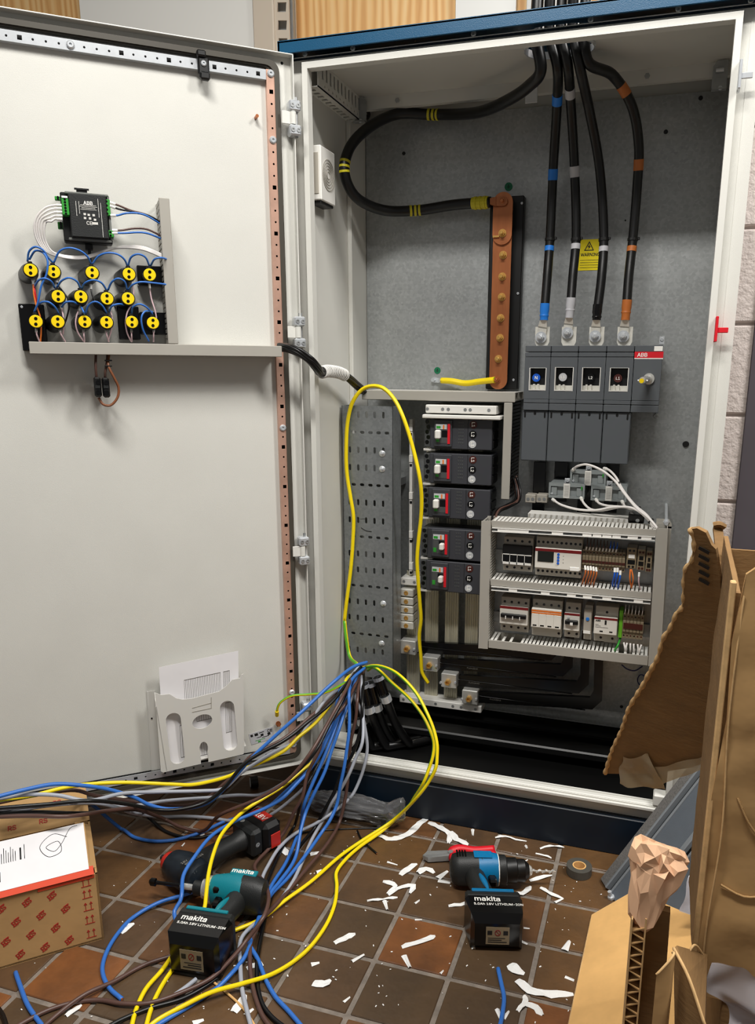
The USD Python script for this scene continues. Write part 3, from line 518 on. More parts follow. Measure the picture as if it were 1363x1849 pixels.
# ---- neutral block and current transformers below the switch
t = T('link_bar', 'black insulated link bars dropping from the switch behind the transformers', 'busbar')
for k, (a0, a1, y1) in enumerate(((962, 984, 922), (1000, 1024, 906), (1044, 1070, 926), (1092, 1116, 926))): t.add('bar', 'black_gloss', rb(a0, 834, a1, y1, .335 - .003 * (k > 0), .345, .001))
t = T('terminal_pair', 'small beige two-way terminal pair at the foot of the black link bar', 'terminal')
for k, (a, b) in enumerate(((948, 967), (968, 988))):
    h = t.add('block', 'din_grey', rb(a, 893, b, 908.5, .295, .33, .002))
    for q in (.28, .72): p = at(a + (b - a) * q, 901, .295); t.add('clamp_screw', 'zinc_dull', lathe(p, (0, -1, 0), [(.0042, 0), (.0042, .0008), (.0026, .0008)], 12), under=h)
def ct(px, py, label, Y, deep):
    t = T('current_transformer', label, 'transformer', None); a = W.rc(px, py, px + 65, py + 27, Y); x0, x1, z0, z1 = a; cx = (x0 + x1) / 2
    t.add('body', 'ct_grey', box(x0, x1, Y + .008, Y + deep, z0, z1, .003)); t.add('frame', 'ct_grey', plate(sbox(x0, z0, x1, z1).difference(sbox(x0 + .005, z0 + .006, x1 - .005, z1 - .008)), Y, Y + .009))
    t.add('contact_block', 'ct_grey', box(x0 + .006, x0 + .020, Y + .002, Y + .009, z0 + .006, z1 - .010, .001)); t.add('contact_block', 'ct_grey', box(x1 - .020, x1 - .006, Y + .002, Y + .009, z0 + .006, z1 - .010, .001))
    t.add('strap', 'duct_light', box(cx - .008, cx + .008, Y - .001, Y + .010, z0, z1, .001), label='pale printed strap'); t.add('print', 'grey_print', *[box(cx - .0055, cx + .0055, Y - .0013, Y - .001, z, z + .0007) for z in np.arange(z0 + .006, z1 - .004, .0028)])
    k = t.add('fixing_tab', 'zinc', box(cx - .007, cx + .007, Y + .010, Y + .013, z1 - .002, z1 + .012, .001)); t.add('tab_screw', 'zinc', screw((cx, Y + .010, z1 + .006), (0, -1, 0), .005, .003), under=k)
    t.add('clip', 'green', box(x1 - .009, x1 - .006, Y - .001, Y + .002, z1 - .014, z1 - .006)); t.add('screw', 'zinc', screw((x0 + .008, Y + .002, z0 + .010), (0, -1, 0), .003))
ct(1029, 850, 'grey current transformer, uppermost of the three under the switch', .245, .08); ct(990.5, 873, 'grey current transformer, left one of the lower pair', .235, .09); ct(1066.5, 878, 'grey current transformer, right one of the lower pair', .235, .10)

# ---- trunking above and beside the breakers
def fingers(x0, x1, y0, y1, z0, z1, pitch, along, w=.55):
    n = max(2, int(round(((x1 - x0) if along == 'x' else (z1 - z0)) / pitch))); s = ((x1 - x0) if along == 'x' else (z1 - z0)) / n
    return [box(x0 + k * s + s * (1 - w) / 2, x0 + k * s + s * (1 + w) / 2, y0, y1, z0, z1, .0008) if along == 'x' else box(x0, x1, y0, y1, z0 + k * s + s * (1 - w) / 2, z0 + k * s + s * (1 + w) / 2, .0008) for k in range(n)]
YT = .235
a = W.rc(653, 706, 930, 724, YT); t = T('cable_duct', 'grey horizontal cable duct running above the stacked breakers', 'duct')
t.add('lid', 'duct_grey', box(a[0], a[1], YT, YT + .006, a[2], a[3], .0015)); t.add('body', 'duct_grey', box(a[0] + .001, a[1] - .002, YT + .006, YP - .001, a[2] + .002, a[2] + .005), box(a[0] + .001, a[1] - .002, YP - .006, YP - .0006, a[2] + .002, a[3] - .001), box(a[0] + .001, a[0] + .003, YT + .006, YP - .0006, a[2] + .002, a[3] - .001)); t.add('fingers', 'duct_light', *fingers(a[0], a[1] - .002, YT + .006, YP - .003, a[3] - .003, a[3] - .001, .012, 'x', .8), kind='stuff')
b = W.rc(907, 728, 922, 902, YT); t = T('cable_duct', 'grey upright cable duct right of the stacked breakers', 'duct')
t.add('lid', 'duct_grey', box(b[0], b[1], YT, YT + .006, b[2], a[2] - .001, .0015)); t.add('body', 'duct_grey', box(b[0] + .001, b[1] - .001, YP - .005, YP - .0006, b[2], a[2] - .001)); t.add('fingers', 'black_plastic', *fingers(b[1] - .003, b[1] - .001, YT + .006, YP - .005, b[2], a[2] - .001, .009, 'z', .7), *fingers(b[0] + .001, b[0] + .003, YT + .006, YP - .005, b[2], a[2] - .001, .009, 'z', .7), kind='stuff', label='dark slotted sides')
t = T('wire_loom', 'dark brown-black wire loom curving out of the upright duct into the control duct', 'cable')
P = spl(pts([(929, 862, .30), (935, 885, .29), (934, 903, .27), (918, 914, .24), (900, 922, .19), (892, 937, .12), (892, 948, .10)]), .008)
for k in range(6): o = np.array([.006 * math.cos(k), .006 * math.sin(k), .004 * math.sin(2 * k)]); t.add('wire', 'brown_wire' if k % 2 else 'black_cable', tube(P + o, .0028, 6), smooth=True)

# ---- perforated tray
YC = .20; a = W.rc(621, 733, 709.5, 1222, YC); x0, x1, z0, z1 = a
hs = []
for py in (749, 781, 813, 845, 876, 908, 940, 970, 1001, 1030, 1059, 1088, 1117, 1146, 1175):
    z = at(665, py, YC)[2]; hz = py in (781, 876, 970, 1059, 1146); sh = (py - 749) * -.003
    for px in (639, 654, 669, 683.5, 698.5) if hz else (632, 647, 661.5, 676.5, 692)[0 if py > 790 else 1:]: hs.append(slot(at(px + sh, py, YC)[0], z, .0122, .0072) if hz else slot(at(px + sh, py, YC)[0], z, .0064, .0165))
t = T('cable_tray', 'upright galvanised cable tray with rows of oval slots, left inside the cabinet', 'tray')
t.add('web', 'galvanised_tray', plate(sbox(x0, z0, x1, z1).difference(union_all(hs)), YC, YC + .0018))
t.add('flange', 'galvanised_tray', box(x1 - .0018, x1, YC, YC + .065, z0, z1, .0006)); t.add('flange', 'galvanised_tray', box(x0, x0 + .0018, YC, YC + .065, z0, z1, .0006))
for px, py in ((690, 819), (690, 847), (689, 1162), (692, 1090)): p = at(px, py, YC); t.add('bolt', 'zinc', cat(lathe(p, (0, -1, 0), [(.0085, 0), (.0085, .001), (.0065, .003), (.002, .0045)], 16)), box(p[0] - .005, p[0] + .005, p[1] - .0052, p[1] - .004, p[2] - .0009, p[2] + .0009), smooth=30)
t.add('pen_mark', 'black_print', tube(spl([at(652, 953, YC), at(660, 958, YC), at(671, 960, YC)], .004), .0011, 5), tube(spl([at(650, 937, YC), at(660, 937, YC)], .004), .0006, 5))
t.add('bracket', 'zinc_dull', box(x0 + .02, x1 - .02, YC + .065, YP - .001, z1 - .22, z1 - .20)); t.add('bracket', 'zinc_dull', box(x0 + .02, x1 - .02, YC + .065, YP - .001, z0 + .2, z0 + .22))

# ---- busbars, their supports, breakers
YBB = .315
t = T('busbar_set', 'four upright tinned busbars on white supports below and behind the breakers', 'busbar')
for k, (p0, p1, y0, y1) in enumerate(((734, 758, 1030, 1258), (767, 791, 760, 1262), (803, 827, 760, 1268), (839, 863, 760, 1274))):
    a = W.rc(p0, 1080, p1, 1170, YBB); z0, z1 = at(p0, y1, YBB)[2], at(p0, y0, YBB)[2]; w = a[1] - a[0]
    v = [box(a[0] + w * q / 6 + .0003, a[0] + w * (q + 1) / 6 - .0003, YBB, YBB + .010, z0, z1, .0012) for q in range(6)]; t.add('bar', 'bar_tin', box(a[0], a[1], YBB + .0012, YBB + .009, z0, z1), *v)
def support(q, Y, n, lb=None, y1=YP - .0006):
    (ax, ay), (bx_, by), h = q; p, r = at(ax, ay, Y), at(bx_, by, Y); hh_ = at(ax, ay + h, Y)[2]; z1 = (p[2] + r[2]) / 2; z0 = z1 - (p[2] - hh_)
    s = t.add('support', 'white_plastic', box(p[0], r[0], Y, y1, z0, z1, .002), label=lb)
    if n: t.add('support_screw', 'zinc_dull', *[cyl((p[0] + (r[0] - p[0]) * u, Y + .001, (z0 + z1) / 2), (p[0] + (r[0] - p[0]) * u, Y - .0006, (z0 + z1) / 2), .0042, 12) for u in n], under=s)
support(((768, 730), (896, 734), 15), .222, (.03, .25, .33, .57, .64, .9)); support(((762, 748), (903, 752), 7), .214, ()); support(((723, 1043), (765, 1046), 13), .285, (.15, .6)); support(((721, 1256), (869, 1276), 12), .285, (.05, .25, .45, .66, .76, .93), None, .334)
for k, py in enumerate((1064, 1079.5, 1094.5, 1109, 1123)):
    h = t.add('neutral_clamp', 'tin', rb(722, py, 746, py + 13, .275, .315, .002)); p = at(733, py + 7, .275); t.add('clamp_screw', 'brass', lathe(p, (0, -1, 0), [(.0065, 0), (.0065, .001), (.0035, .0012), (.0035, .0002)], 12), under=h)
CL = ((722, 1157), (762, 1187), (796, 1217), (834, 1247))
for k, (px, py) in enumerate(CL):
    h = t.add('bar_clamp', 'chrome', rb(px, py, px + 28, py + 25, .270, .330, .002)); p = at(px + 13, py + 14, .270); t.add('clamp_bolt', 'brass', lathe(p, (0, -1, 0), [(.0085, 0), (.0085, .010), (.0052, .010), (.0046, .003)], 6), under=h)
    for q in (-13, 13): w_ = at(px + 13 + q, py + 15, .272); t.add('clamp_pin', 'zinc', lathe(w_, (0, -1, 0), [(.004, 0), (.003, .006)], 10), under=h)
def flex(k, px, py, turn, bot, top_, lb):
    t = T('flexible_busbar', lb, 'busbar', None); Yf = .300 - .004 * k; p = at(px + 28, py + 12, Yf); q = at(turn, bot, Yf); r_ = at(turn + 6, top_, Yf); h = .0165
    pl = Polygon([(p[0], p[2] + h), (q[0] - .02, q[2] + h), (q[0] - h * .7, q[2] + .02 + h), (r_[0] - h * .7, r_[2]), (r_[0] + h * .7, r_[2]), (q[0] + h * .7, q[2] + .012), (q[0] - .012, q[2] - h), (p[0], p[2] - h)])
    t.add('insulation', 'black_gloss', plate(pl, Yf, Yf + .012)); t.add('bare_end', 'copper', box(p[0] - .012, p[0], Yf + .003, Yf + .009, p[2] - h * .8, p[2] + h * .8))
    t.add('edge', 'black_gloss', box(p[0], q[0] - .03, Yf - .002, Yf + .001, p[2] + h * .2, p[2] + h * .35, .0005)); s_ = 'VDE FLEX'
    if k: t.add('print', 'grey_print', text('FLEXIBAR', .0048, (p[0] + .035 + .05 * (k == 1), Yf, p[2] - .0025), bold=False))
flex(0, *CL[0], 1004, 1183, 1100, 'black flexible busbar, uppermost of the four bending up under the control frame'); flex(1, *CL[1], 1025, 1212, 1100, 'black flexible busbar, second from the top, bending up under the control frame'); flex(2, *CL[2], 1054, 1243, 1100, 'black flexible busbar, third from the top, bending up under the control frame'); flex(3, *CL[3], 1078, 1272, 1100, 'black flexible busbar, lowest of the four, with the outermost bend')
t = T('wire_channel', 'thin white upright channel with clips beside the perforated tray', 'channel'); t.add('profile', 'white_plastic', rb(738.5, 757, 744, 1038, .30, .32, .001))
for py in (752 + 30, 838, 905, 975, 1032): t.add('clip', 'white_label', rb(738, py - 16, 744.5, py - 3, .298, .31, .001)); t.add('clip_slot', 'black_plastic', rb(739.5, py, 743.5, py + 4, .2985, .31))

def breaker(px, py, label, on, group=None):
    Yb = .235; fx0, fx1 = px, px + 124; a = W.rc(fx0, py, fx1, py + 55, Yb); x0, x1, z0, z1 = a; Wd, H = x1 - x0, z1 - z0; xx = lambda u: x0 + Wd * u; zz = lambda u: z1 - H * u
    t = T('circuit_breaker', label, 'breaker', group)
    t.add('body', 'grey_breaker', box(xx(.10), xx(1), Yb, Yb + .072, zz(1), zz(0), .002)); t.add('terminal_end', 'grey_breaker_trim', box(xx(0), xx(.10), Yb + .008, Yb + .072, zz(.97), zz(.03), .002), label='left end with a row of terminal holes')
    t.add('terminal_hole', 'black_gloss', *[lathe((xx(.045 + .02 * (k % 2)), Yb + .008, zz(.12 + .17 * k)), (0, -1, 0), [(.0052, 0), (.0052, .0008), (.003, .0008)], 12) for k in range(5)], kind='stuff')
    es = t.add('escutcheon', 'grey_breaker', box(xx(.17), xx(.43), Yb - .007, Yb, zz(.92), zz(.04), .0025)); t.add('window', 'grey_breaker_trim', box(xx(.20), xx(.405), Yb - .0076, Yb - .006, zz(.80), zz(.16)), under=es)
    t.add('rating_plate', 'silver_badge', box(xx(.20), xx(.36), Yb - .0082, Yb - .0074, zz(.34), zz(.18)), under=es, label='printed rating plate'); t.add('rating_print', 'green', box(xx(.21), xx(.27), Yb - .0085, Yb - .008, zz(.32), zz(.24)), box(xx(.205), xx(.25), Yb - .0085, Yb - .0074, zz(.76), zz(.62)), under=es); t.add('rating_print', 'orange', box(xx(.305), xx(.325), Yb - .0085, Yb - .008, zz(.34), zz(.20)), under=es)
    t.add('red_strip', 'red', box(xx(.372), xx(.408), Yb - .0084, Yb - .0070, zz(.82), zz(.16)), under=es, label='red edge strip'); t.add('toggle_slot', 'black_gloss', box(xx(.285), xx(.372), Yb - .0082, Yb - .0070, zz(.60), zz(.38)), under=es)
    tx_ = .245 if on else .350; t.add('toggle', 'white_plastic', box(xx(tx_ - .045), xx(tx_ + .035) if on else xx(tx_ + .02), Yb - .022, Yb - .006, zz(.66), zz(.36) if on else zz(.44), .004), under=es, label='white toggle to the left' if on else 'white toggle to the right')
    t.add('vent_print', 'grey_breaker_trim', *[box(xx(.52) + (k % 3) * .005, xx(.52) + (k % 3) * .005 + .0032, Yb - .0006, Yb + .001, zz(.14 + .11 * (k // 3)), zz(.14 + .11 * (k // 3)) + .0036) for k in range(21)], kind='stuff'); t.add('seam', 'black_gloss', box(xx(.655), xx(.660), Yb - .0004, Yb + .001, zz(.98), zz(.02)))
    for k, (m_, s_) in enumerate((('brown_badge', 'L1'), ('black_gloss', 'L2'), ('silver_badge', 'L3'))):
        cx, cz = xx(.735 - .005 * k), zz(.17 + .32 * k); b = t.add('badge', m_, cyl((cx, Yb + .001, cz), (cx, Yb - .0012, cz), .0098, 22), label=('brown', 'black', 'silver')[k] + ' phase badge'); t.add('lettering', 'white_label', text(s_, .0078, (cx, Yb - .0012, cz), center=True, R=rotm('y', math.pi / 2)), under=b)
    t.add('side_rib', 'black_plastic', *[box(xx(1), xx(1) + .003, Yb + .012, Yb + .066, zz(u) - .009, zz(u) + .009, .001) for u in (.20, .52, .82)], kind='stuff'); t.add('vent_strip', 'white_plastic', box(xx(0) - .003, xx(.16), Yb + .012, Yb + .03, zz(1.10), zz(1.02), .0008))
for k, (px, py, lb) in enumerate(((764, 756.5, 'grey circuit breaker with toggle left, topmost of the stack under the white support'), (763, 819.5, 'grey circuit breaker with toggle left, second from the top of the stack'), (760.5, 882, 'grey circuit breaker with toggle left, third from the top, just above the gap'), (759, 956, 'grey circuit breaker with toggle right, fourth from the top, just below the gap'), (757, 1015, 'grey circuit breaker with toggle right, lowest of the stack above the bare bars'))): breaker(px, py, lb, k < 3, 'stacked circuit breakers')

# ---- earth strap, fan
t = T('earth_strap', 'short thick yellow-green strap between the mounting plate and the foot of the copper bar', 'cable')
P = spl(pts([(797, 687, .352), (815, 688, .345), (840, 692, .34), (865, 689, .33), (893, 686, .312)]), .006); v, f, uv = tube(P, .0078, 12, True, 0, math.pi); t.add('wire', 'earth_wire', (v, f), uv=uv, smooth=True); t.add('lug', 'zinc', lug(P[0], at(783, 686, .366), .007)); t.add('lug_bolt', 'zinc', hexbolt(at(782, 686, .364), (0, -1, 0), .006, .005))
t = T('filter_fan', 'pale plastic fan heater box on the left inner wall of the cabinet', 'fan'); x1 = .022
t.add('case', 'white_plastic', box(-.0115, x1, .040, .118, 1.487, 1.600, .002)); cc = [(.079, 1.545)]
gr = t.add('grille', 'duct_grey', *[(np.stack([x1 + .0004 + v[:, 1] * 0 + (v[:, 1]) , v[:, 0], v[:, 2]], 1), f) for v, f in [plate(Point(.079, 1.545).buffer(r + .0011, 20).difference(Point(.079, 1.545).buffer(r - .0011, 20)), 0, .0012) for r in (.008, .014, .020, .026, .032)]], kind='stuff', label='round ringed grille')
t.add('terminal_strip', 'din_grey', box(-.008, .016, .0385, .041, 1.50, 1.585, .001)); t.add('foot', 'black_plastic', box(-.010, .018, .045, .115, 1.481, 1.487, .002))
# ================================================================ control frame: ducts, rails, devices
YF, YR = .060, .130
def duct(q, label, n_f, rail=None):
    t = T('cable_duct', label, 'duct', None); pl = Polygon(W.quad(q, YF)); b = pl.bounds
    t.add('lid', 'duct_grey', plate(pl, YF, YF + .005)); return t, pl
def lerp(a, b, u): return np.asarray(a) + (np.asarray(b) - np.asarray(a)) * u
for q, lb in ((((869, 941), (886.5, 941), (880.5, 1172), (863.5, 1170.5)), 'grey upright duct on the left of the control frame'), (((1184.5, 955), (1206, 955), (1192, 1204), (1170, 1202.5)), 'grey upright duct on the right of the control frame')):
    t, pl = duct(q, lb, 0); a, b, c_, d = W.quad(q, YF); z0, z1 = d[1], a[1]; left = q[0][0] < 1000
    t.add('back', 'duct_grey', plate(pl, YR - .003, YR)); fs = []
    for k in range(46):
        u0, u1 = (k + .2) / 46, (k + .8) / 46
        for (s0, s1, w0) in ((a, d, .0), (b, c_, -.0022)):
            p, r_ = lerp(s0, s1, u0), lerp(s0, s1, u1); fs.append(box(p[0] + w0, p[0] + w0 + .0022, YF + .005, YR - .003, r_[1], p[1], .0005))
    t.add('fingers', 'duct_grey', *fs, kind='stuff')
def hduct(q, label, gaps=(), stripq=None, labs=()):
    t, pl = duct(q, label, 0); a, b, c_, d = W.quad(q, YF); t.add('floor', 'duct_grey', plate(Polygon([(d[0], d[1]), (c_[0], c_[1]), (c_[0], c_[1] + .002), (d[0], d[1] + .002)]), YF + .005, YR)); fs = []
    t.add('back', 'duct_grey', plate(pl.buffer(-.0005), YR - .003, YR)); n = 40
    for k in range(n):
        if k in gaps: continue
        p, r_ = lerp(a, b, (k + .16) / n), lerp(a, b, (k + .84) / n); fs.append(box(p[0], r_[0], YF + .005, YR - .003, p[1] - .0030, p[1] - .0008, .0005))
    t.add('fingers', 'duct_light', *fs, kind='stuff')
    if stripq:
        s = Polygon(W.quad(stripq, YF - .001)); sa, sb, sc, sd = W.quad(stripq, YF - .001); k = t.add('label_holder', 'white_plastic', plate(Polygon([sa, sb, lerp(sb, sc, .22), lerp(sa, sd, .22)]), YF - .003, YF), plate(Polygon([lerp(sa, sd, .8), lerp(sb, sc, .8), sc, sd]), YF - .003, YF)); t.add('label_back', 'grey_breaker_trim', plate(s, YF - .0012, YF - .0004), under=k)
        for u0, u1 in labs: t.add('label', 'white_label', plate(Polygon([lerp(lerp(sa, sb, u0), lerp(sd, sc, u0), .25), lerp(lerp(sa, sb, u1), lerp(sd, sc, u1), .25), lerp(lerp(sa, sb, u1), lerp(sd, sc, u1), .78), lerp(lerp(sa, sb, u0), lerp(sd, sc, u0), .78)]), YF - .0022, YF - .001), under=k)
    return t
hduct(((887, 940.5), (1186, 957), (1184, 968), (888, 951.5)), 'grey slotted duct along the top of the control frame', (), ((888.5, 952), (1183, 968.5), (1182, 976.5), (888.5, 960)), ((.035, .235), (.38, .45), (.57, .625), (.632, .685), (.69, .745), (.75, .80), (.84, .90), (.92, .98)))
hduct(((885, 1046), (1176, 1071), (1175, 1082), (886, 1057)), 'grey slotted duct across the middle of the control frame', (), ((887, 1058), (1175, 1083), (1174, 1091), (887, 1066)), ((.115, .17), (.325, .38), (.49, .545), (.59, .645), (.71, .765), (.90, .955)))
hduct(((882.5, 1156), (1170, 1185.5), (1168.5, 1201.5), (882, 1169.5)), 'grey slotted duct along the bottom of the control frame, some fingers broken out', (2, 4, 6, 7, 33, 35))
t = T('duct_cover', 'pale spare slotted duct lying behind the top of the control frame', 'duct'); a = W.quad([(953, 927), (1134, 938), (1134, 946), (953, 934)], .15); t.add('wall', 'duct_light', plate(Polygon(a), .15, .20)); t.add('rib', 'duct_grey', *[plate(Polygon([lerp(a[0], a[1], k / 18 + .01), lerp(a[0], a[1], k / 18 + .03), lerp(a[3], a[2], k / 18 + .02), lerp(a[3], a[2], k / 18)]), .1492, .151) for k in range(18)], kind='stuff')
t = T('mounting_rail', 'bright standoff stud and tab holding the right end of the control frame', 'bracket'); p = at(1203, 946, .105)
t.add('tab', 'duct_grey', plate(Polygon([(p[0] - .022, p[2] - .014), (p[0] + .012, p[2] - .014), (p[0] + .012, p[2] - .004), (p[0] + .006, p[2] + .006), (p[0] - .022, p[2] + .006)]), .128, .133), box(p[0] + .004, p[0] + .012, .128, .133, p[2] - .33, p[2] - .010)); t.add('stud', 'zinc', cyl(p + [0, 0, 0], (p[0], YP - .0006, p[2]), .004, 10)); t.add('nut', 'zinc', hexbolt(p + [0, .028, 0], (0, -1, 0), .0075, .007)); 
q = at(886, 960, .105); t.add('stud', 'zinc', cyl((q[0], .13, q[2] - .12), (q[0], YP - .0006, q[2] - .12), .004, 10)); q = at(875, 1150, .105); t.add('rear_plate', 'zinc_dull', box(q[0] - .003, p[0] + .002, .1335, .136, p[2] - .28, p[2] - .05))
t = T('relay_box', 'small black box with one screw behind the top right of the control frame', 'box'); t.add('case', 'black_gloss', rb(1134, 929, 1163, 946, .145, .19, .003)); t.add('screw', 'zinc', screw(at(1151, 940, .145), (0, -1, 0), .0045, .002))
for k, (pa, pb, lb) in enumerate((((890, 1000), (1178, 1022), 'upper mounting rail behind the devices of the control frame'), ((888, 1112), (1172, 1137), 'lower mounting rail behind the devices of the control frame'))):
    p, q = at(*pa, .124), at(*pb, .124); one('din_rail', lb, 'rail', 'zinc_dull', plate(Polygon([(p[0], p[2] + .012), (q[0], q[2] + .012), (q[0], q[2] - .012), (p[0], p[2] - .012)]), .124, .1325))
# ---- devices: a stepped case (terminals above and below, a proud nose between)
YD = .078
def device(name, label, cat_, x0, x1, top_, nose, bot, noseY, nm='din_white', body='din_grey', nt=4, nb=4, slope=.075, offs=(0, 0, 0)):
    t = T(name, label, cat_); sl_ = lambda a, b: (a, b)
    def seg(y0, y1, Y, off): a = W.rc(x0 + off, y0, x1 + off, y1, Y); return a
    a = seg(top_[0], top_[1], YD + .014, offs[0] + 3); b = seg(nose[0], nose[1], noseY, offs[1]); c_ = seg(bot[0], bot[1], YD + .014, offs[2] + 2)
    t.add('body', body, box(a[0], a[1], YD + .014, .1238, c_[2], a[3], .001)); t.add('nose', nm, box(b[0], b[1], noseY, YD + .016, b[2], b[3], .0012))
    for (q, n) in ((a, nt), (c_, nb)):
        if n: t.add('terminal', 'black_gloss', *[lathe((q[0] + (q[1] - q[0]) * (k + .5) / n, YD + .014, (q[2] + q[3]) / 2), (0, -1, 0), [(.0030, 0), (.0030, .0005), (.0016, .0005)], 10) for k in range(n)], kind='stuff')
    return t, a, b, c_
t, a, b, c_ = device('fuse_holder', 'four-pole black-windowed fuse holder, first device of the upper row', 'fuse holder', 907, 960, (970, 984), (985, 1019), (1019, 1031), .082, nm='black_plastic')
for k in range(4):
    x0, x1 = b[0] + (b[1] - b[0]) * k / 4, b[0] + (b[1] - b[0]) * (k + 1) / 4; zz = lambda u: b[3] + (b[2] - b[3]) * u; f_ = t.add('fuse_drawer', 'black_gloss', box(x0 + .0006, x1 - .0006, .079, .083, zz(1), zz(.45), .001)); t.add('drawer_edge', 'white_plastic', box(x0 + .0006, x1 - .0006, .0778, .0792, zz(1), zz(.88)), box(x0 + .0006, x0 + .0018, .0778, .0792, zz(1), zz(.45)), box(x0, x1, .0778, .0792, zz(.5), zz(.45)), under=f_)
t, a, b, c_ = device('energy_meter', 'wide white meter with a dark display and blue keys, in the upper row', 'meter', 965.5, 1049, (971, 990), (991, 1028), (1025, 1041), .074, nt=10, nb=10)
xx = lambda u: b[0] + (b[1] - b[0]) * u; zz = lambda u: b[3] + (b[2] - b[3]) * u
t.add('red_line', 'red_dark', box(b[0], b[1], .0735, .076, zz(.17), zz(.03))); d_ = t.add('display', 'lcd', box(xx(.06), xx(.41), .0728, .075, zz(.68), zz(.16), .0005))
for k in range(4): t.add('key', 'blue_key', lathe((xx(.51), .074, zz(.27 + .145 * k)), (0, -1, 0), [(.0030, 0), (.0026, .0016)], 12))
t.add('led', 'black_print', *[cyl((xx(.62), .0742, zz(.34 + .16 * k)), (xx(.62), .0736, zz(.34 + .16 * k)), .0008, 8) for k in range(3)], kind='stuff'); t.add('tab', 'white_label', box(xx(.77), xx(.97), .0728, .075, zz(1.02), zz(.84), .0005))
def strip(name, label, px0, px1, py0, py1, n, slope, mt_='din_beige', jump=True):
    t = T(name, label, 'terminals'); p0, p1 = at(px0, py0, YD + .01), at(px1, py0 + slope, YD + .01); h = p0[2] - at(px0, py1, YD + .01)[2]
    for k in range(n):
        q = lerp(p0, p1, k / n); x1_ = lerp(p0, p1, (k + 1) / n)[0]; bl_ = t.add('terminal_block', mt_, box(q[0] + .0002, x1_ - .0002, YD + .010, .1238, q[2] - h, q[2], .0006), box(q[0] + .0004, x1_ - .0004, YD + .006, YD + .012, q[2] - h * .72, q[2] - h * .28, .0004)); cx = (q[0] + x1_) / 2
        t.add('clamp', 'brown_badge' if k % 3 else 'black_gloss', *[cyl((cx, YD + .0104, q[2] - h * u), (cx, YD + .0094, q[2] - h * u), .0019, 8) for u in (.12, .88)], under=bl_)
        if jump: t.add('marker', 'brown_badge' if mt_ == 'din_beige' else 'white_label', box(q[0] + .0006, x1_ - .0006, YD + .0052, YD + .007, q[2] - h * .62, q[2] - h * .5), under=bl_)
    return t, p0, p1, h
strip('terminal_strip', 'row of narrow beige terminals right of the meter in the upper row', 1052, 1130, 992, 1028, 13, 6); 
for k, (a0, a1) in enumerate(((1131, 1149), (1150.5, 1164.5), (1166, 1177))):
    t = T('relay_terminal', ('wider beige relay terminal with white print, next to the narrow upper terminals', 'wider beige relay terminal with a dark window, second of the three in the upper row', 'last narrow beige relay terminal at the right end of the upper row')[k], 'relay'); y0 = 989 + 3 * k; a = W.rc(a0, y0, a1, y0 + 38, YD + .006); h = a[3] - a[2]
    t.add('case', 'din_beige', box(a[0], a[1], YD + .006, .1238, a[2], a[3], .001)); t.add('label', 'white_label' if k == 0 else 'black_gloss', box(a[0] + .004, a[1] - .004, YD + .0052, YD + .007, a[2] + h * .5, a[2] + h * .68)); t.add('window', 'black_gloss', box(a[0] + .003, a[1] - .003, YD + .0052, YD + .007, a[2] + h * .22, a[2] + h * .42)); t.add('socket', 'brown_badge' if k else 'black_gloss', *[cyl((a[0] + (a[1] - a[0]) * u, YD + .0064, a[3] - h * w_), (a[0] + (a[1] - a[0]) * u, YD + .0052, a[3] - h * w_), .0026, 10) for u in (.3, .7) for w_ in (.14, .9)], kind='stuff')
t, a, b, c_ = device('circuit_breaker', 'four-pole white miniature breaker with black toggles, first in the lower row', 'breaker', 902, 953, (1079, 1096), (1096, 1128), (1125, 1140), .076)
xx = lambda u: b[0] + (b[1] - b[0]) * u; zz = lambda u: b[3] + (b[2] - b[3]) * u; t.add('red_line', 'red_dark', box(b[0], b[1], .0755, .078, zz(.12), zz(0))); t.add('toggle', 'black_gloss', box(xx(.05), xx(.95), .068, .078, zz(.60), zz(.38), .0015)); t.add('toggle_tab', 'white_plastic', *[box(xx(u), xx(u + .03), .0672, .070, zz(.66), zz(.48)) for u in (.22, .47, .72)], kind='stuff')
t, a, b, c_ = device('surge_arrester', 'four-pole white surge arrester with orange stripes in the lower row', 'arrester', 959, 1013, (1083, 1101), (1100, 1135), (1134, 1149), .072, nb=0)
xx = lambda u: b[0] + (b[1] - b[0]) * u; zz = lambda u: b[3] + (b[2] - b[3]) * u; t.add('orange_stripe', 'orange', box(b[0], b[1], .0715, .0725, zz(.16), zz(.08)), box(b[0], b[1], .0715, .0725, zz(.26), zz(.20)), label='orange stripes')
for k in range(4): m_ = t.add('module', 'din_white', box(xx(k / 4 + .012), xx(k / 4 + .238), .0712, .0725, zz(.96), zz(.28), .0004)); t.add('module_slot', 'black_gloss', box(xx(k / 4 + .06), xx(k / 4 + .19), .0708, .0715, zz(.90), zz(.84)), under=m_)
t.add('terminal_hole', 'black_gloss', cyl((c_[1] - .008, YD + .0142, (c_[2] + c_[3]) / 2), (c_[1] - .008, YD + .0134, (c_[2] + c_[3]) / 2), .003))
t, a, b, c_ = device('circuit_breaker', 'two-pole white breaker with a test button, in the middle of the lower row', 'breaker', 1018, 1046, (1088, 1108), (1108, 1139), (1137, 1151), .076, nt=2, nb=2)
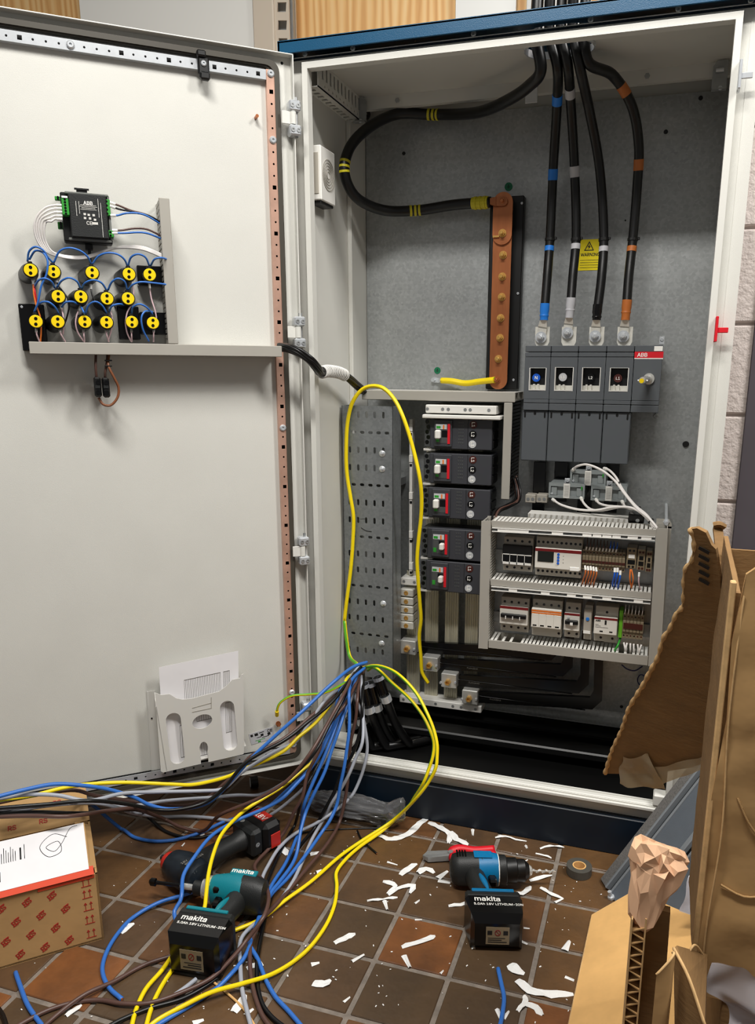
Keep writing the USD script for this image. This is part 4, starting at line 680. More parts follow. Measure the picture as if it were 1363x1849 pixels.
xx = lambda u: b[0] + (b[1] - b[0]) * u; zz = lambda u: b[3] + (b[2] - b[3]) * u; t.add('red_line', 'red_dark', box(b[0], b[1], .0755, .078, zz(.10), zz(0))); t.add('toggle', 'black_gloss', box(xx(.08), xx(.92), .068, .078, zz(.60), zz(.36), .0015)); t.add('toggle_tab', 'white_plastic', box(xx(.42), xx(.60), .067, .070, zz(.62), zz(.46))); t.add('test_button', 'silver_badge', cyl((xx(.28), .077, zz(.22)), (xx(.28), .0735, zz(.22)), .0028, 12))
t, a, b, c_ = device('timer_relay', 'slim grey relay with a blue dial in the lower row', 'relay', 1053.5, 1067.5, (1093, 1101), (1101, 1145), (1146, 1155), .080, nm='din_grey', nt=0, nb=0)
xx = lambda u: b[0] + (b[1] - b[0]) * u; zz = lambda u: b[3] + (b[2] - b[3]) * u; t.add('dial', 'blue_sleeve', lathe((xx(.5), .080, zz(.38)), (0, -1, 0), [(.0042, 0), (.0038, .002)], 14)); t.add('foot', 'white_label', box(xx(.05), xx(.95), .0794, .081, zz(.98), zz(.86)))
t, a, b, c_ = device('power_supply', 'white two-tone power supply with small black print in the lower row', 'power supply', 1072, 1114, (1095, 1116), (1116, 1146), (1145, 1159), .074, nt=1, nb=2)
xx = lambda u: b[0] + (b[1] - b[0]) * u; zz = lambda u: b[3] + (b[2] - b[3]) * u; t.add('red_line', 'red_dark', box(b[0], b[1], .0735, .076, zz(.10), zz(0))); t.add('print', 'black_print', text('ABB', .0042, (xx(.06), .074, zz(.24))), box(xx(.46), xx(.54), .0735, .0745, zz(.40), zz(.14)), *[box(xx(.06), xx(u), .0737, .0745, zz(v_) - .0006, zz(v_)) for u, v_ in ((.3, .5), (.62, .58), (.2, .42))], box(xx(.26), xx(.40), .0737, .0745, zz(.86), zz(.78)), box(xx(.68), xx(.82), .0737, .0745, zz(.86), zz(.78)))
one('earth_terminal', 'slim green earth terminal left of the lower terminal row', 'terminal', 'green_wire', rb(1117, 1102, 1124, 1152, .09, .1238, .001))
t, p0, p1, h = strip('terminal_strip', 'row of six brown-beige terminals at the right end of the lower row', 1125.5, 1163.5, 1107, 1152, 6, 4, jump=False)
t.add('jumper', 'brown_badge', plate(Polygon([(p0[0] + .002, p0[2] - h * .36), (p1[0] - .002, p1[2] - h * .36), (p1[0] - .002, p1[2] - h * .58), (p0[0] + .002, p0[2] - h * .58)]), YD + .004, YD + .0062), label='dark red-brown jumper bar')
# ---- little wires of the control frame
def wire(name, label, mt_, P, r, group=None, fer=None, n=7, fr=W, step=.006, cat_='wire'):
    t = T(name, label, cat_, group, fr=fr) if fer is not None else None; S = spl(pts(P, fr), step); m_ = tube(S, r, n)
    if t is None: return one(name, label, cat_, mt_, m_, group=group, fr=fr, smooth=True)
    t.add('wire', mt_, m_, smooth=True)
    for e in fer: a, b = (S[0], S[min(2, len(S) - 1)]) if e == 0 else (S[-1], S[-min(3, len(S))]); d = (b - a) / np.linalg.norm(b - a); t.add('ferrule', 'white_plastic', cyl(a - d * .001, a + d * .0095, r * 1.45, 8))
    return t
for k, (x, y) in enumerate(((1056, 1022), (1061, 1023), (1066, 1023), (1071, 1024), (1076, 1025))): wire('control_wire', 'orange-brown wire under the upper terminal row, %s from the left' % ORD[k], 'orange_wire', [(x, y, .075), (x + 1, y + 12, .070), (x - 3, y + 24, .08), (x - 5, y + 34, .10)], .0018, 'orange-brown wires under the upper terminals', (0,))
for k, (x, y) in enumerate(((1110, 1026), (1115, 1026), (1120, 1031))): wire('control_wire', 'bright blue wire under the upper terminal row, %s from the left' % ORD[k], 'blue_key', [(x, y, .075), (x - 1, y + 14, .070), (x - 4, y + 26, .08), (x - 4, y + 36, .10)], .0020, 'blue wires under the upper terminals', (0,))
wire('control_wire', 'orange wire bowing left under the first wide relay terminal', 'orange', [(1138, 1028, .078), (1137, 1044, .072), (1140, 1062, .09)], .0016, 'orange loop under the wide relay terminal', ()); wire('control_wire', 'orange wire bowing right under the first wide relay terminal', 'orange', [(1140, 1028, .078), (1143, 1044, .072), (1140, 1062, .09)], .0016, 'orange loop under the wide relay terminal', ())
wire('control_wire', 'pinkish wire dropping from the second wide relay terminal', 'pink_wire', [(1154, 1034, .078), (1153, 1050, .072), (1157, 1068, .09)], .0017, None, (0,))
for k in range(10): x = 1058 + k * 6; wire('control_wire', 'short wire with white ferrule above the upper terminal row, %s from the left' % ORD[k], 'brown_wire' if k < 7 else 'blue_key', [(x, 992 + k * .5, .088), (x + 2, 984 + k * .5, .082), (x + 3, 972 + k * .8, .10)], .0013, 'wire tails above the upper terminals', (0,))
for k in range(6): x = 1128 + k * 6.2; wire('control_wire', 'short white wire above the lower terminal row, %s from the left' % ORD[k], 'white_wire', [(x, 1108 + k * .6, .088), (x + 1, 1102 + k * .6, .082), (x + 2, 1092 + k * .7, .10)], .0012, 'white wire tails above the lower terminals', ())
for k, (x, dx) in enumerate(((1126, 3), (1132, -3), (1138, 0), (1144, 0), (1151, 2), (1158, -5))): wire('control_wire', 'thick white wire under the lower terminal row, %s from the left' % ORD[k], 'white_wire', [(x, 1160 + k * .8, .078), (x + dx * .7, 1170 + k, .074), (x + dx, 1182 + k, .09)], .0022, 'white wires under the lower terminals', ())
wire('control_wire', 'green wire end poking out of the bottom duct', 'green', [(1120, 1152, .10), (1115, 1166, .078), (1110, 1174, .08), (1112, 1180, .10)], .0026, None, ())
wire('control_wire', 'dark blue wire hanging in a loop below the control frame', 'navy_wire', [(1122, 1200, .11), (1132, 1208, .105), (1146, 1211, .105), (1160, 1203, .11)], .0016)
one('blue_coil', 'small coil of dark blue wire half hidden behind the torn carton', 'wire', 'navy_wire', tube(spl([at(1158 + 7 * math.cos(k * .9), 1228 + 10 * math.sin(k * .9), .34 - .001 * k) for k in range(18)], .006), .0016, 6), smooth=True)
# white transformer leads
CTW = [[(1034, 849, .245), (1042, 842, .22), (1060, 839, .20), (1086, 849, .19), (1110, 868, .17), (1128, 892, .15), (1150, 918, .12), (1172, 936, .09), (1187, 954, .075)], [(1091, 846, .245), (1098, 848, .23), (1112, 862, .19), (1124, 884, .16), (1146, 912, .13), (1170, 933, .095), (1184, 956, .085)],
       [(998, 902, .235), (1012, 911, .21), (1045, 920, .18), (1078, 921, .16), (1105, 916, .15), (1140, 917, .13), (1166, 933, .10), (1183, 953, .08)], [(1049, 899, .235), (1055, 910, .21), (1068, 920, .18), (1090, 921, .16), (1125, 915, .15), (1152, 922, .12), (1174, 941, .09), (1180, 956, .085)],
       [(1076, 902, .235), (1082, 909, .21), (1096, 913, .19), (1120, 915, .16), (1146, 919, .13), (1168, 936, .10), (1186, 958, .09)], [(1123, 905, .235), (1128, 914, .22), (1138, 919, .20), (1150, 919, .17), (1162, 928, .13), (1178, 946, .095), (1190, 960, .09)]]
for k, P in enumerate(CTW): wire('transformer_lead', ('white lead arching over the uppermost transformer', 'white lead from the right end of the uppermost transformer', 'white lead from the left end of the lower left transformer', 'white lead from the right end of the lower left transformer', 'white lead from the left end of the lower right transformer', 'white lead from the right end of the lower right transformer')[k], 'white_wire', P, .0030, None, (0,))
for k, (x, y, Y) in enumerate(((1117, 873, .175), (1152, 919, .126), (1175, 941, .094))): p = at(x, y, Y); d = np.array([.7, -.25, -.66]); one('cable_tie', 'black cable tie round the white leads, %s' % ('beside the uppermost transformer', 'half-way down to the duct', 'just above the duct')[k], 'cable tie', 'black_plastic', tube(np.array([p - d * .002, p + d * .002]), .0075, 12))
# ================================================================ on the door
def drb(x0, y0, x1, y1, Y0, Y1, r=0.): return rb(x0, y0, x1, y1, Y0, Y1, r, D)
YD0 = .020
a = D.rc(53, 621, 509, 642, -.048); t = T('cable_duct', 'long grey horizontal duct across the open door', 'duct', fr=D)
t.add('lid', 'duct_grey', box(a[0], a[1], -.048, -.043, a[2], a[3], .0012)); t.add('floor', 'duct_grey', box(a[0], a[1] - .001, -.043, YD0, a[2] + .001, a[2] + .003)); t.add('back', 'duct_grey', box(a[0], a[1] - .001, .017, YD0, a[2] + .001, a[3])); t.add('fingers', 'duct_light', *fingers(a[0], a[1] - .001, -.043, .017, a[3] - .003, a[3] - .001, .0105, 'x', .7), kind='stuff')
HZ = a[3]; b = D.rc(296, 358, 313, 616, -.048); t = T('cable_duct', 'short grey upright duct on the open door, standing on the long one', 'duct', fr=D)
vx0, vx1 = b[0] - .001, b[1] + .001; t.add('lid', 'duct_grey', box(vx0, vx1, -.048, -.043, HZ + .0005, b[3], .0012)); t.add('back', 'duct_grey', box(vx0, vx1, .017, YD0, HZ + .0005, b[3] - .001)); t.add('fingers', 'duct_grey', *fingers(vx0 + .0002, vx0 + .002, -.043, .017, HZ + .0005, b[3] - .001, .0105, 'z', .7), *fingers(vx1 - .002, vx1 - .0002, -.043, .017, HZ + .0005, b[3] - .001, .0105, 'z', .7), kind='stuff')
# communication module
t = T('control_module', 'black clear-lidded control module with green plugs at the top left of the open door', 'module', fr=D)
a = D.rc(112, 350, 200, 438, -.020); x0, x1, z0, z1 = a; xx = lambda u: x0 + (x1 - x0) * u; zz = lambda u: z1 - (z1 - z0) * u
t.add('base', 'black_plastic', box(x0, x1, -.020, .012, z0, z1, .002)); cv = t.add('cover', 'tool_black', box(xx(.16), xx(.93), -.038, -.018, zz(.93), zz(.04), .002)); t.add('clear_lid', 'clear_grey', box(xx(.10), xx(.98), -.030, -.019, zz(.985), zz(.93), .001), box(xx(.10), xx(.98), -.030, -.019, zz(.045), zz(.0), .001), box(xx(.95), xx(.995), -.030, -.019, zz(.93), zz(.05), .001))
t.add('rail_clip', 'black_plastic', box(xx(.34), xx(.56), -.004, .018, z1, z1 + .011, .001), box(xx(.30), xx(.60), -.006, -.002, z1 + .009, z1 + .012)); t.add('rail_clip', 'black_plastic', box(xx(.42), xx(.58), -.004, .018, z0 - .010, z0, .001), box(xx(.47), xx(.53), -.002, .008, z0 - .034, z0 - .010)); t.add('rail', 'zinc', box(xx(-.02), xx(1.02), .012, .020, zz(.62), zz(.40)))
for (u0, u1, v0, v1, y, n) in ((.02, .16, .16, .50, -.040, 6), (.86, 1.0, .11, .44, -.036, 4), (.89, 1.03, .74, .88, -.036, 2), (-.11, .02, .08, .16, -.012, 2), (-.10, .03, .60, .74, -.012, 4)):
    g = t.add('plug', 'green', box(xx(u0), xx(u1), y, -.002, zz(v1), zz(v0), .001), label='green screw plug'); cx = xx((u0 + u1) / 2)
    t.add('plug_screw', 'black_gloss', *[cyl((cx, y + .0002, zz(v0 + (v1 - v0) * (k + .5) / n)), (cx, y - .0006, zz(v0 + (v1 - v0) * (k + .5) / n)), .0021, 8) for k in range(n)], under=g, kind='stuff')
t.add('plug_tag', 'white_label', box(xx(.03), xx(.15), -.041, -.034, zz(.16), zz(.12)))
t.add('lettering', 'white_label', text('ABB', .0062, (xx(.55), -.038, zz(.22)), center=True), under=cv); t.add('print', 'duct_light', *[box(xx(.55 - w), xx(.55 + w), -.0386, -.038, zz(v), zz(v) + .0009) for w, v in ((.16, .27), (.18, .30), (.14, .33), (.16, .36))], *[box(xx(u), xx(u) + .0009, -.0386, -.038, zz(v1), zz(v0)) for u, v0, v1 in ((.30, .2, .5), (.36, .2, .45), (.75, .12, .5), (.80, .2, .9))], *[box(xx(u), xx(u + .05), -.0386, -.038, zz(v) - .002, zz(v) + .002) for u, v in ((.44, .45), (.52, .46), (.62, .46), (.44, .53), (.54, .53), (.64, .55))], text('CE', .0062, (xx(.48), -.038, zz(.66))), box(xx(.6), xx(.72), -.0386, -.038, zz(.65), zz(.60)), kind='stuff', under=cv)
# pilot lamps seen from behind
def lamp(px, py, plated, first=None):
    p = D.at(px, py, -.046); return p
LAMPS = [(55.2, 487.8, 0), (96.6, 490.6, 0), (166.4, 492.4, 0), (232.9, 495, 0), (270.3, 495.9, 1), (105.2, 535.3, 0), (146, 535.8, 0), (193.2, 539, 0), (231.3, 539, 0), (64.7, 580.2, 1), (104.3, 580.9, 0), (153.2, 580.9, 0), (192.4, 582, 0), (238.4, 581.5, 1), (276.2, 583, 1)]
LL = ['first from the left in the top row', 'second from the left in the top row', 'third in the top row, right below the module', 'fourth in the top row', 'on the upper black plate beside the upright duct', 'first in the middle row', 'second in the middle row', 'third in the middle row', 'last in the middle row', 'on the big black plate at the lower left', 'second in the bottom row', 'third in the bottom row', 'fourth in the bottom row', 'on the upright black plate in the bottom row', 'on the lower black plate beside the upright duct']
LAMP = {}
for k, (px, py, pl) in enumerate(LAMPS):
    lab = 'yellow and black lamp back, ' + LL[k]; p = D.at(px, py, -.056); 
    if pl in LAMP: o, q = LAMP[pl]; o.copy(lab, p - q)
    else:
        t = T('indicator_lamp', lab, 'indicator lamp', 'indicator lamps on the door', fr=D); f_, r_ = -.056, (.019 if not pl else -.006)
        bs = np.array([p[0] - (.010 if not pl else 0), r_, p[2] - (.002 if not pl else 0)]); ax_ = np.array([p[0], f_ + .004, p[2]]) - bs; ln_ = np.linalg.norm(ax_)
        t.add('body', 'black_plastic', lathe(bs, ax_, [(.0165, 0), (.0165, ln_ * .55), (.0142, ln_ * .72), (.0138, ln_)] if not pl else [(.0125, 0), (.0125, ln_)], 24), smooth=40); t.add('neck', 'black_plastic', box(p[0] - .0045, p[0] + .0035, f_ + .004, min(f_ + .02, r_), p[2] + .009, p[2] + .0165, .001))
        c_ = t.add('cap', 'yellow', lathe((p[0], f_ + .004, p[2]), (0, -1, 0), [(.0118, 0), (.0118, .0035), (.0110, .0042)], 28), smooth=40, label='yellow round cap')
        for s in (-1, 1): t.add('terminal', 'black_gloss', cyl((p[0] + .0004 * s, f_, p[2] + .0052 * s), (p[0] + .0004 * s, f_ - .0009, p[2] + .0052 * s), .0030, 12), under=c_)
        LAMP[pl] = (t, p)
for q, lb in (((37, 549, 83, 634), 'tall black plate at the left end of the door lamps, running down behind the duct'), ((248, 480, 297, 516), 'black plate beside the upright door duct, upper one'), ((253, 564, 301, 604), 'black plate beside the upright door duct, lower one'), ((213, 553, 252, 613), 'upright black plate in the bottom row of door lamps')):
    t = T('blanking_plate', lb, 'plate', fr=D); a = D.rc(*q, -.006); t.add('plate', 'black_gloss', box(a[0], a[1], -.006, .0198, a[2] if q[3] > 630 else max(a[2], HZ + .001), a[3], .0015)); 
    if q[0] == 37: t.add('corner_screw', 'zinc', screw((a[0] + .006, -.006, a[3] - .006), (0, -1, 0), .0025, .001))
# lamp wiring
def cw(P, Y0=-.046, Ym=-.064): # crop pixels to picture, bowed out from the door in the middle
    n = len(P); return [(20 + x / 4.543, 440 + y / 4.543, Y0 + (Ym - Y0) * math.sin(math.pi * k / (n - 1))) for k, (x, y) in enumerate(P)]
BL = [[(135, 145), (150, 60), (200, 25), (260, 50), (300, 110), (345, 158)], [(150, 130), (200, 58), (260, 72), (297, 130), (290, 250), (250, 340), (215, 500), (190, 560)], [(350, 155), (400, 60), (480, 35), (570, 60), (630, 110), (655, 165)], [(665, 170), (720, 100), (800, 75), (880, 90), (930, 130), (955, 185)], [(960, 185), (985, 110), (1040, 85), (1100, 110), (1135, 185)], [(1145, 180), (1180, 125), (1230, 115), (1275, 127)],
      [(195, 345), (230, 297), (280, 285), (330, 310), (358, 362)], [(375, 358), (420, 300), (480, 280), (540, 310), (570, 372)], [(580, 370), (610, 320), (680, 298), (740, 320), (785, 385)], [(795, 380), (830, 310), (880, 285), (930, 310), (950, 380)], [(960, 380), (1000, 335), (1060, 315), (1150, 320), (1275, 335)],
      [(215, 505), (260, 478), (310, 480), (360, 520), (390, 575)], [(415, 520), (450, 480), (500, 475), (545, 497)], [(575, 520), (595, 560), (602, 585)], [(610, 575), (640, 500), (690, 475), (740, 500), (785, 570)], [(805, 560), (830, 510), (880, 495), (925, 502)], [(990, 575), (1000, 520), (1050, 495), (1110, 520), (1160, 578)], [(1160, 560), (1100, 555), (1070, 600), (1080, 700), (1130, 800)]]
BN = ['over the first two lamps of the top row', 'falling from the first top lamp to the lower left plate', 'between the second and third lamps of the top row', 'between the third and fourth lamps of the top row', 'between the last two lamps of the top row', 'from the upper black plate into the upright duct', 'left of the first middle-row lamp', 'between the first two middle-row lamps', 'between the second and third middle-row lamps', 'between the last two middle-row lamps', 'from the last middle-row lamp over the upper plate to the duct', 'from the lower left plate to the second bottom-row lamp', 'rising right of the second bottom-row lamp', 'short end above the third bottom-row lamp', 'between the third and fourth bottom-row lamps', 'right of the fourth bottom-row lamp', 'between the two plated bottom-row lamps', 'falling left of the last bottom-row lamp into the duct']
for P, n_ in zip(BL, BN): wire('lamp_wire', 'thin blue looped wire ' + n_, 'blue_wire', cw(P), .0019, fr=D, step=.005)
PK = [([(182, 300), (182, 345), (188, 420), (205, 500), (238, 600), (246, 700), (240, 805)], 'orange', 'orange wire from the first top-row lamp down past the lower left plate'), ([(178, 300), (200, 420), (212, 520)], 'red', 'reddish wire just below the first top-row lamp'), ([(206, 700), (210, 745), (235, 805)], 'pink_wire', 'pink wire tail under the lower left plated lamp'), ([(405, 500), (425, 580), (432, 650), (425, 745)], 'pink_wire', 'pink wire right of the second bottom-row lamp'), ([(398, 705), (410, 745), (445, 805)], 'pink_wire', 'pink wire tail under the second bottom-row lamp'), ([(568, 515), (535, 600), (530, 660), (550, 735), (595, 800)], 'pink_wire', 'pink bowed wire left of the third bottom-row lamp'), ([(592, 700), (597, 750), (602, 805)], 'pink_wire', 'pink wire tail under the third bottom-row lamp'), ([(802, 520), (828, 600), (825, 690), (795, 800)], 'pink_wire', 'pink bowed wire right of the fourth bottom-row lamp'), ([(776, 700), (785, 750), (802, 805)], 'pink_wire', 'pink wire tail under the fourth bottom-row lamp'), ([(990, 310), (1005, 400), (995, 480), (955, 560), (940, 650), (955, 740), (985, 800)], 'pink_wire', 'long pink wire from the fourth top-row lamp down into the duct'), ([(986, 700), (988, 750), (990, 805)], 'pink_wire', 'pink wire tail on the upright black plate'), ([(1133, 330), (1150, 450), (1183, 560), (1192, 640), (1172, 715)], 'pink_wire', 'long pink wire between the two plates beside the duct'), ([(1170, 700), (1168, 750), (1168, 805)], 'pink_wire', 'pink wire tail under the last bottom-row lamp'), ([(365, 285), (385, 340), (430, 400), (465, 450), (475, 510), (458, 600), (430, 680)], 'black_cable', 'black wire curving from the second top-row lamp to the bottom row'), ([(655, 340), (660, 400), (690, 480), (735, 530), (780, 570)], 'black_cable', 'black wire from the third top-row lamp to the fourth bottom-row lamp')]
for P, m_, lb in PK: wire('lamp_wire', lb, m_, cw(P, -.036, -.046), .0016, fr=D, fer=(0,), step=.005)
# module wiring
for k, (sy, dx) in enumerate(((371, 0), (377, 4), (383.5, 8), (390, 13), (396, 18))):
    P = [(112, sy, -.03), (99, sy - .5, -.03), (82 + dx * .6, sy + 4, -.03), (66 + dx, 392 + k * 2, -.026), (61.5 + dx, 412 + k, -.022), (68 + dx * .8, 436, -.016), (84 + dx * .5, 455 - k * .4, -.012), (110, 464 - k * .9, -.008), (141, 467.5 - k, -.004), (163, 464.5 - k, -.004), (192, 453 - k * .5, -.006), (222, 445 + k * .6, -.012), (258, 446 + k * 1.2, -.022), (298, 462 + k * 1.2, -.030)]
    wire('module_wire', 'white wire looping under the module, %s from the top of the left green plug' % ORD[k], 'white_wire', P, .0020, 'white wires looping under the module', fr=D, fer=(0,), step=.007)
for P, m_, lb in (([(199, 366, -.034), (214, 371, -.034), (236, 380, -.034), (262, 387, -.034), (298, 405, -.03)], 'brown_wire', 'thin brown wire from the upper right green plug to the upright duct'), ([(199, 372, -.034), (216, 378, -.034), (240, 382, -.034), (270, 390, -.034), (298, 407, -.03)], 'black_cable', 'thin black wire from the upper right green plug to the upright duct'), ([(200, 389, -.034), (212, 389, -.034), (228, 385, -.036), (258, 387, -.036), (298, 409, -.03)], 'blue_wire', 'thin blue wire from the upper right green plug to the upright duct'), ([(203, 416, -.034), (218, 416, -.034), (243, 412.5, -.036), (265, 414, -.036), (298, 430, -.03)], 'brown_wire', 'thin brown wire from the lower right green plug to the upright duct'), ([(203, 421, -.034), (222, 421, -.034), (262, 420.5, -.036), (298, 434, -.03)], 'blue_wire', 'thin blue wire from the lower right green plug to the upright duct')): wire('module_wire', lb, m_, P, .0019, fr=D, fer=(0,), step=.007)
# hanging terminal block
t = T('hanging_terminal', 'black two-way terminal block hanging on brown wires below the door duct', 'terminal', fr=D)
for k, (a0, a1) in enumerate(((170, 183), (185, 198))):
    h = t.add('half', 'black_plastic', drb(a0, 681 + k, a1, 717 + k, -.040, .005, .003)); m_ = (a0 + a1) / 2
    for y in (690, 708): p = D.at(m_ + 1, y + k, -.040); t.add('clamp', 'black_gloss', lathe(p, (0, -1, 0), [(.0048, 0), (.0048, .0012), (.0026, .0012), (.0026, .0002)], 12), under=h); 
    a = D.rc(a0 + 2, 696, a1 - 2, 701, -.041); t.add('bridge', 'tool_black', box(a[0], a[1], -.042, -.039, a[2], a[3]), under=h)
for P, m_, lb in (([(173, 640, -.02), (172.5, 660, -.03), (174, 681, -.025)], 'brown_wire', 'short brown wire dropping from the door duct to the left of the hanging block'), ([(194, 640, -.02), (193, 655, -.03), (190, 672, -.03), (190, 682, -.025)], 'brown_wire', 'brown wire dropping from the door duct to the right of the hanging block'), ([(197, 640, -.02), (195.5, 660, -.035), (206, 682, -.035), (214, 700, -.03), (212, 718, -.03), (199, 732, -.03), (186, 730, -.03), (178, 718, -.028)], 'cable_tan', 'light brown wire looping round the right of the hanging block')): wire('terminal_wire', lb, m_, P, .0026, fr=D, fer=())
for y in (651, 661): p = D.at(194.5, y, -.032); one('cable_tie', 'black cable tie on the brown wires below the door duct, %s' % ('upper' if y < 655 else 'lower'), 'cable tie', 'black_plastic', box(p[0] - .006, p[0] + .008, p[1] - .006, p[1] + .006, p[2] - .0015, p[2] + .0015, .001), fr=D)
# document holder
t = T('document_holder', 'grey plastic document pocket with long slots at the foot of the open door', 'document holder', fr=D); YH = -.026
e5 = lambda P: [(220 + x / 3.4075, 1140 + y / 3.4075) for x, y in P]
out = Polygon(D.quad(e5([(205, 378), (240, 392), (292, 386), (335, 412), (372, 420), (430, 414), (598, 370), (640, 340), (680, 298), (728, 288), (735, 268), (748, 262), (752, 740), (748, 756), (255, 868), (240, 862)]), YH))
def ell(cx, cy, w, h, rot, cap=None):
    q = np.array(D.quad(e5([(cx, cy), (cx + 10, cy), (cx, cy + 10)]), YH)); s = (abs(q[1][0] - q[0][0]) / 10, abs(q[2][1] - q[0][1]) / 10); g = affinity.scale(Point(0, 0).buffer(1, 16), w * s[0] / 2, h * s[1] / 2) if cap is None else slot(0, 0, w * s[0], h * s[1]); return affinity.translate(affinity.rotate(g, rot), q[0][0], q[0][1])
holes = [ell(330, 660, 92, 318, 2, 1), ell(658, 582, 88, 310, 2, 1), ell(495, 555, 124, 84, 12), union_all([ell(504, 720, 52, 80, 0), ell(508, 780, 46, 100, 0, 1)])]
t.add('front', 'duct_light', plate(out.difference(union_all(holes)), YH, YH + .002)); lf = D.quad(e5([(155, 378), (205, 372), (240, 862), (185, 902)]), .010); bz = out.bounds
t.add('side', 'duct_light', hull([(lf[0][0], .017, lf[0][1]), (lf[0][0], .019, lf[0][1]), (lf[3][0], .017, lf[3][1]), (lf[3][0], .019, lf[3][1]), (lf[1][0], .017, lf[1][1]), (lf[1][0], .019, lf[1][1]), (lf[1][0], .017, lf[3][1]), (lf[1][0], .019, lf[3][1])])); t.add('side', 'duct_light', hull([(lf[1][0] - .002, .018, lf[1][1] - .004), (lf[1][0], .018, lf[1][1] - .004), (bz[0], YH, bz[3] - .05), (bz[0] + .002, YH, bz[3] - .05), (lf[1][0] - .002, .018, lf[3][1]), (lf[1][0], .018, lf[3][1]), (bz[0] + .012, YH, bz[1] + .002), (bz[0] + .014, YH, bz[1] + .002)])); t.add('bottom', 'duct_light', hull([(bz[0] + .014, YH + .002, bz[1] + .002), (bz[2] - .002, YH + .002, bz[1] + .028), (bz[0] + .004, .019, bz[1]), (bz[2], .019, bz[1] + .026), (bz[0] + .014, YH + .002, bz[1] + .004), (bz[2] - .002, YH + .002, bz[1] + .030)]))
t.add('emboss', 'duct_grey', plate(Polygon(D.quad(e5([(432, 470), (550, 438), (550, 442), (432, 474)]), YH)), YH - .0006, YH), plate(Polygon(D.quad(e5([(432, 495), (552, 470), (552, 474), (432, 499)]), YH)), YH - .0006, YH), plate(Polygon(D.quad(e5([(548, 405), (552, 405), (552, 470), (548, 470)]), YH)), YH - .0006, YH))
p = D.at(274, 1297, .016); t.add('rivet', 'black_gloss', cyl(p, p + [0, -.0006, 0], .002, 10))
def sheet(Q, Y, lb, rows):
    t = T('paper_sheet', lb, 'paper', fr=D); q = D.quad(e5(Q), Y); t.add('sheet', 'paper', plate(Polygon(q), Y, Y + .0004)); b = np.array(q)
    ln = []
    for (u0, v0, u1, v1, n) in rows:
        P_ = lambda u, v: lerp(lerp(b[0], b[1], u), lerp(b[3], b[2], u), v)
        for k in range(n): u = u0 + (u1 - u0) * k / (n - 1); w = .004; ln.append(plate(Polygon([P_(u, v0), P_(u + w, v0), P_(u + w, v1), P_(u, v1)]), Y - .0002, Y))
        for v in (v0, v1): ln.append(plate(Polygon([P_(u0, v), P_(u1, v), P_(u1, v + .006), P_(u0, v + .006)]), Y - .0002, Y))
    t.add('print', 'grey_print', *ln, kind='stuff')
sheet([(228, 222), (716, 120), (724, 735), (262, 850)], -.012, 'printed white drawing standing up out of the door pocket', ((.30, .17, .76, .42, 26), (.80, .17, .88, .36, 7), (.22, .6, .32, .92, 5), (.44, .50, .68, .60, 9), (.82, .48, .90, .78, 6), (.46, .8, .58, .95, 5)))
t = T('rating_sticker', 'grey printed rating sticker low on the open door', 'sticker', fr=D); q = D.quad([(449, 1326), (492, 1312), (495, 1333), (454, 1345)], .0195); t.add('sheet', 'grey_sleeve', plate(Polygon(q), .0192, .0199)); q = np.array(q)
P_ = lambda u, v: lerp(lerp(q[0], q[1], u), lerp(q[3], q[2], u), v); t.add('print', 'black_print', *[plate(Polygon([P_(u, v), P_(u + w, v), P_(u + w, v + h), P_(u, v + h)]), .0190, .0193) for u, v, w, h in ((.05, .12, .1, .2), (.22, .12, .14, .22), (.42, .14, .2, .06), (.46, .3, .12, .2), (.28, .5, .2, .05), (.75, .36, .12, .22), (.5, .6, .3, .05))], *[xf(text('CE', .007, (0, 0, 0)), None, (P_(.74, .3)[0], .0193, P_(.74, .3)[1]))], kind='stuff'); t.add('print', 'green', plate(Polygon([P_(.2, .74), P_(.62, .74), P_(.62, .78), P_(.2, .78)]), .0190, .0193), plate(Polygon([P_(.3, .84), P_(.42, .84), P_(.42, .96), P_(.3, .96)]), .0190, .0193), label='green print')
# ================================================================ loose cables
def depth_of(px, py, k, v, r):
    if k == 'f': P = at(px, py, z=r + v)
    elif k == 'z': P = at(px, py, z=v)
    elif k == 'd': P = D.w(D.at(px, py, -v))
    else: P = at(px, py, v)
    return ((P - CAM) @ RM)[1]
NC = [0]
def path(s, r, step=.010, spread=0):           # 'px,py[,plane,value]' picks; the viewing distance runs on between the given ones
    Q = []
    for w in s.split():
        a = w.split(','); Q.append((float(a[0]), float(a[1]), None if len(a) < 3 else depth_of(float(a[0]), float(a[1]), a[2], float(a[3]), r)))
    L = [0]
    for a, b in zip(Q, Q[1:]): L.append(L[-1] + math.hypot(b[0] - a[0], b[1] - a[1]))
    k = [(l, q[2]) for l, q in zip(L, Q) if q[2] is not None]; t = np.interp(L, [x[0] for x in k], [x[1] for x in k])
    if spread:
        ff = next((l for l, w in zip(L, s.split()) if ',f,' in w), L[-1] * 1.5); t = t + spread * np.clip((ff - np.array(L)) / (.35 * ff), 0, 1)
    P = np.array([CAM + RM @ np.array([(q[0] - PCX) / FPX, 1, -(q[1] - PCY) / FPX]) * d for q, d in zip(Q, t)]); P = spl(P, step)
    P[:, 2] = np.maximum(P[:, 2], r * 1.02); return P
KINDS_ = {'b': ('blue_wire', 'blue'), 'n': ('brown_wire', 'brown'), 'g': ('grey_wire', 'grey'), 'k': ('black_cable', 'black'), 'w': ('grey_wire', 'pale grey')}
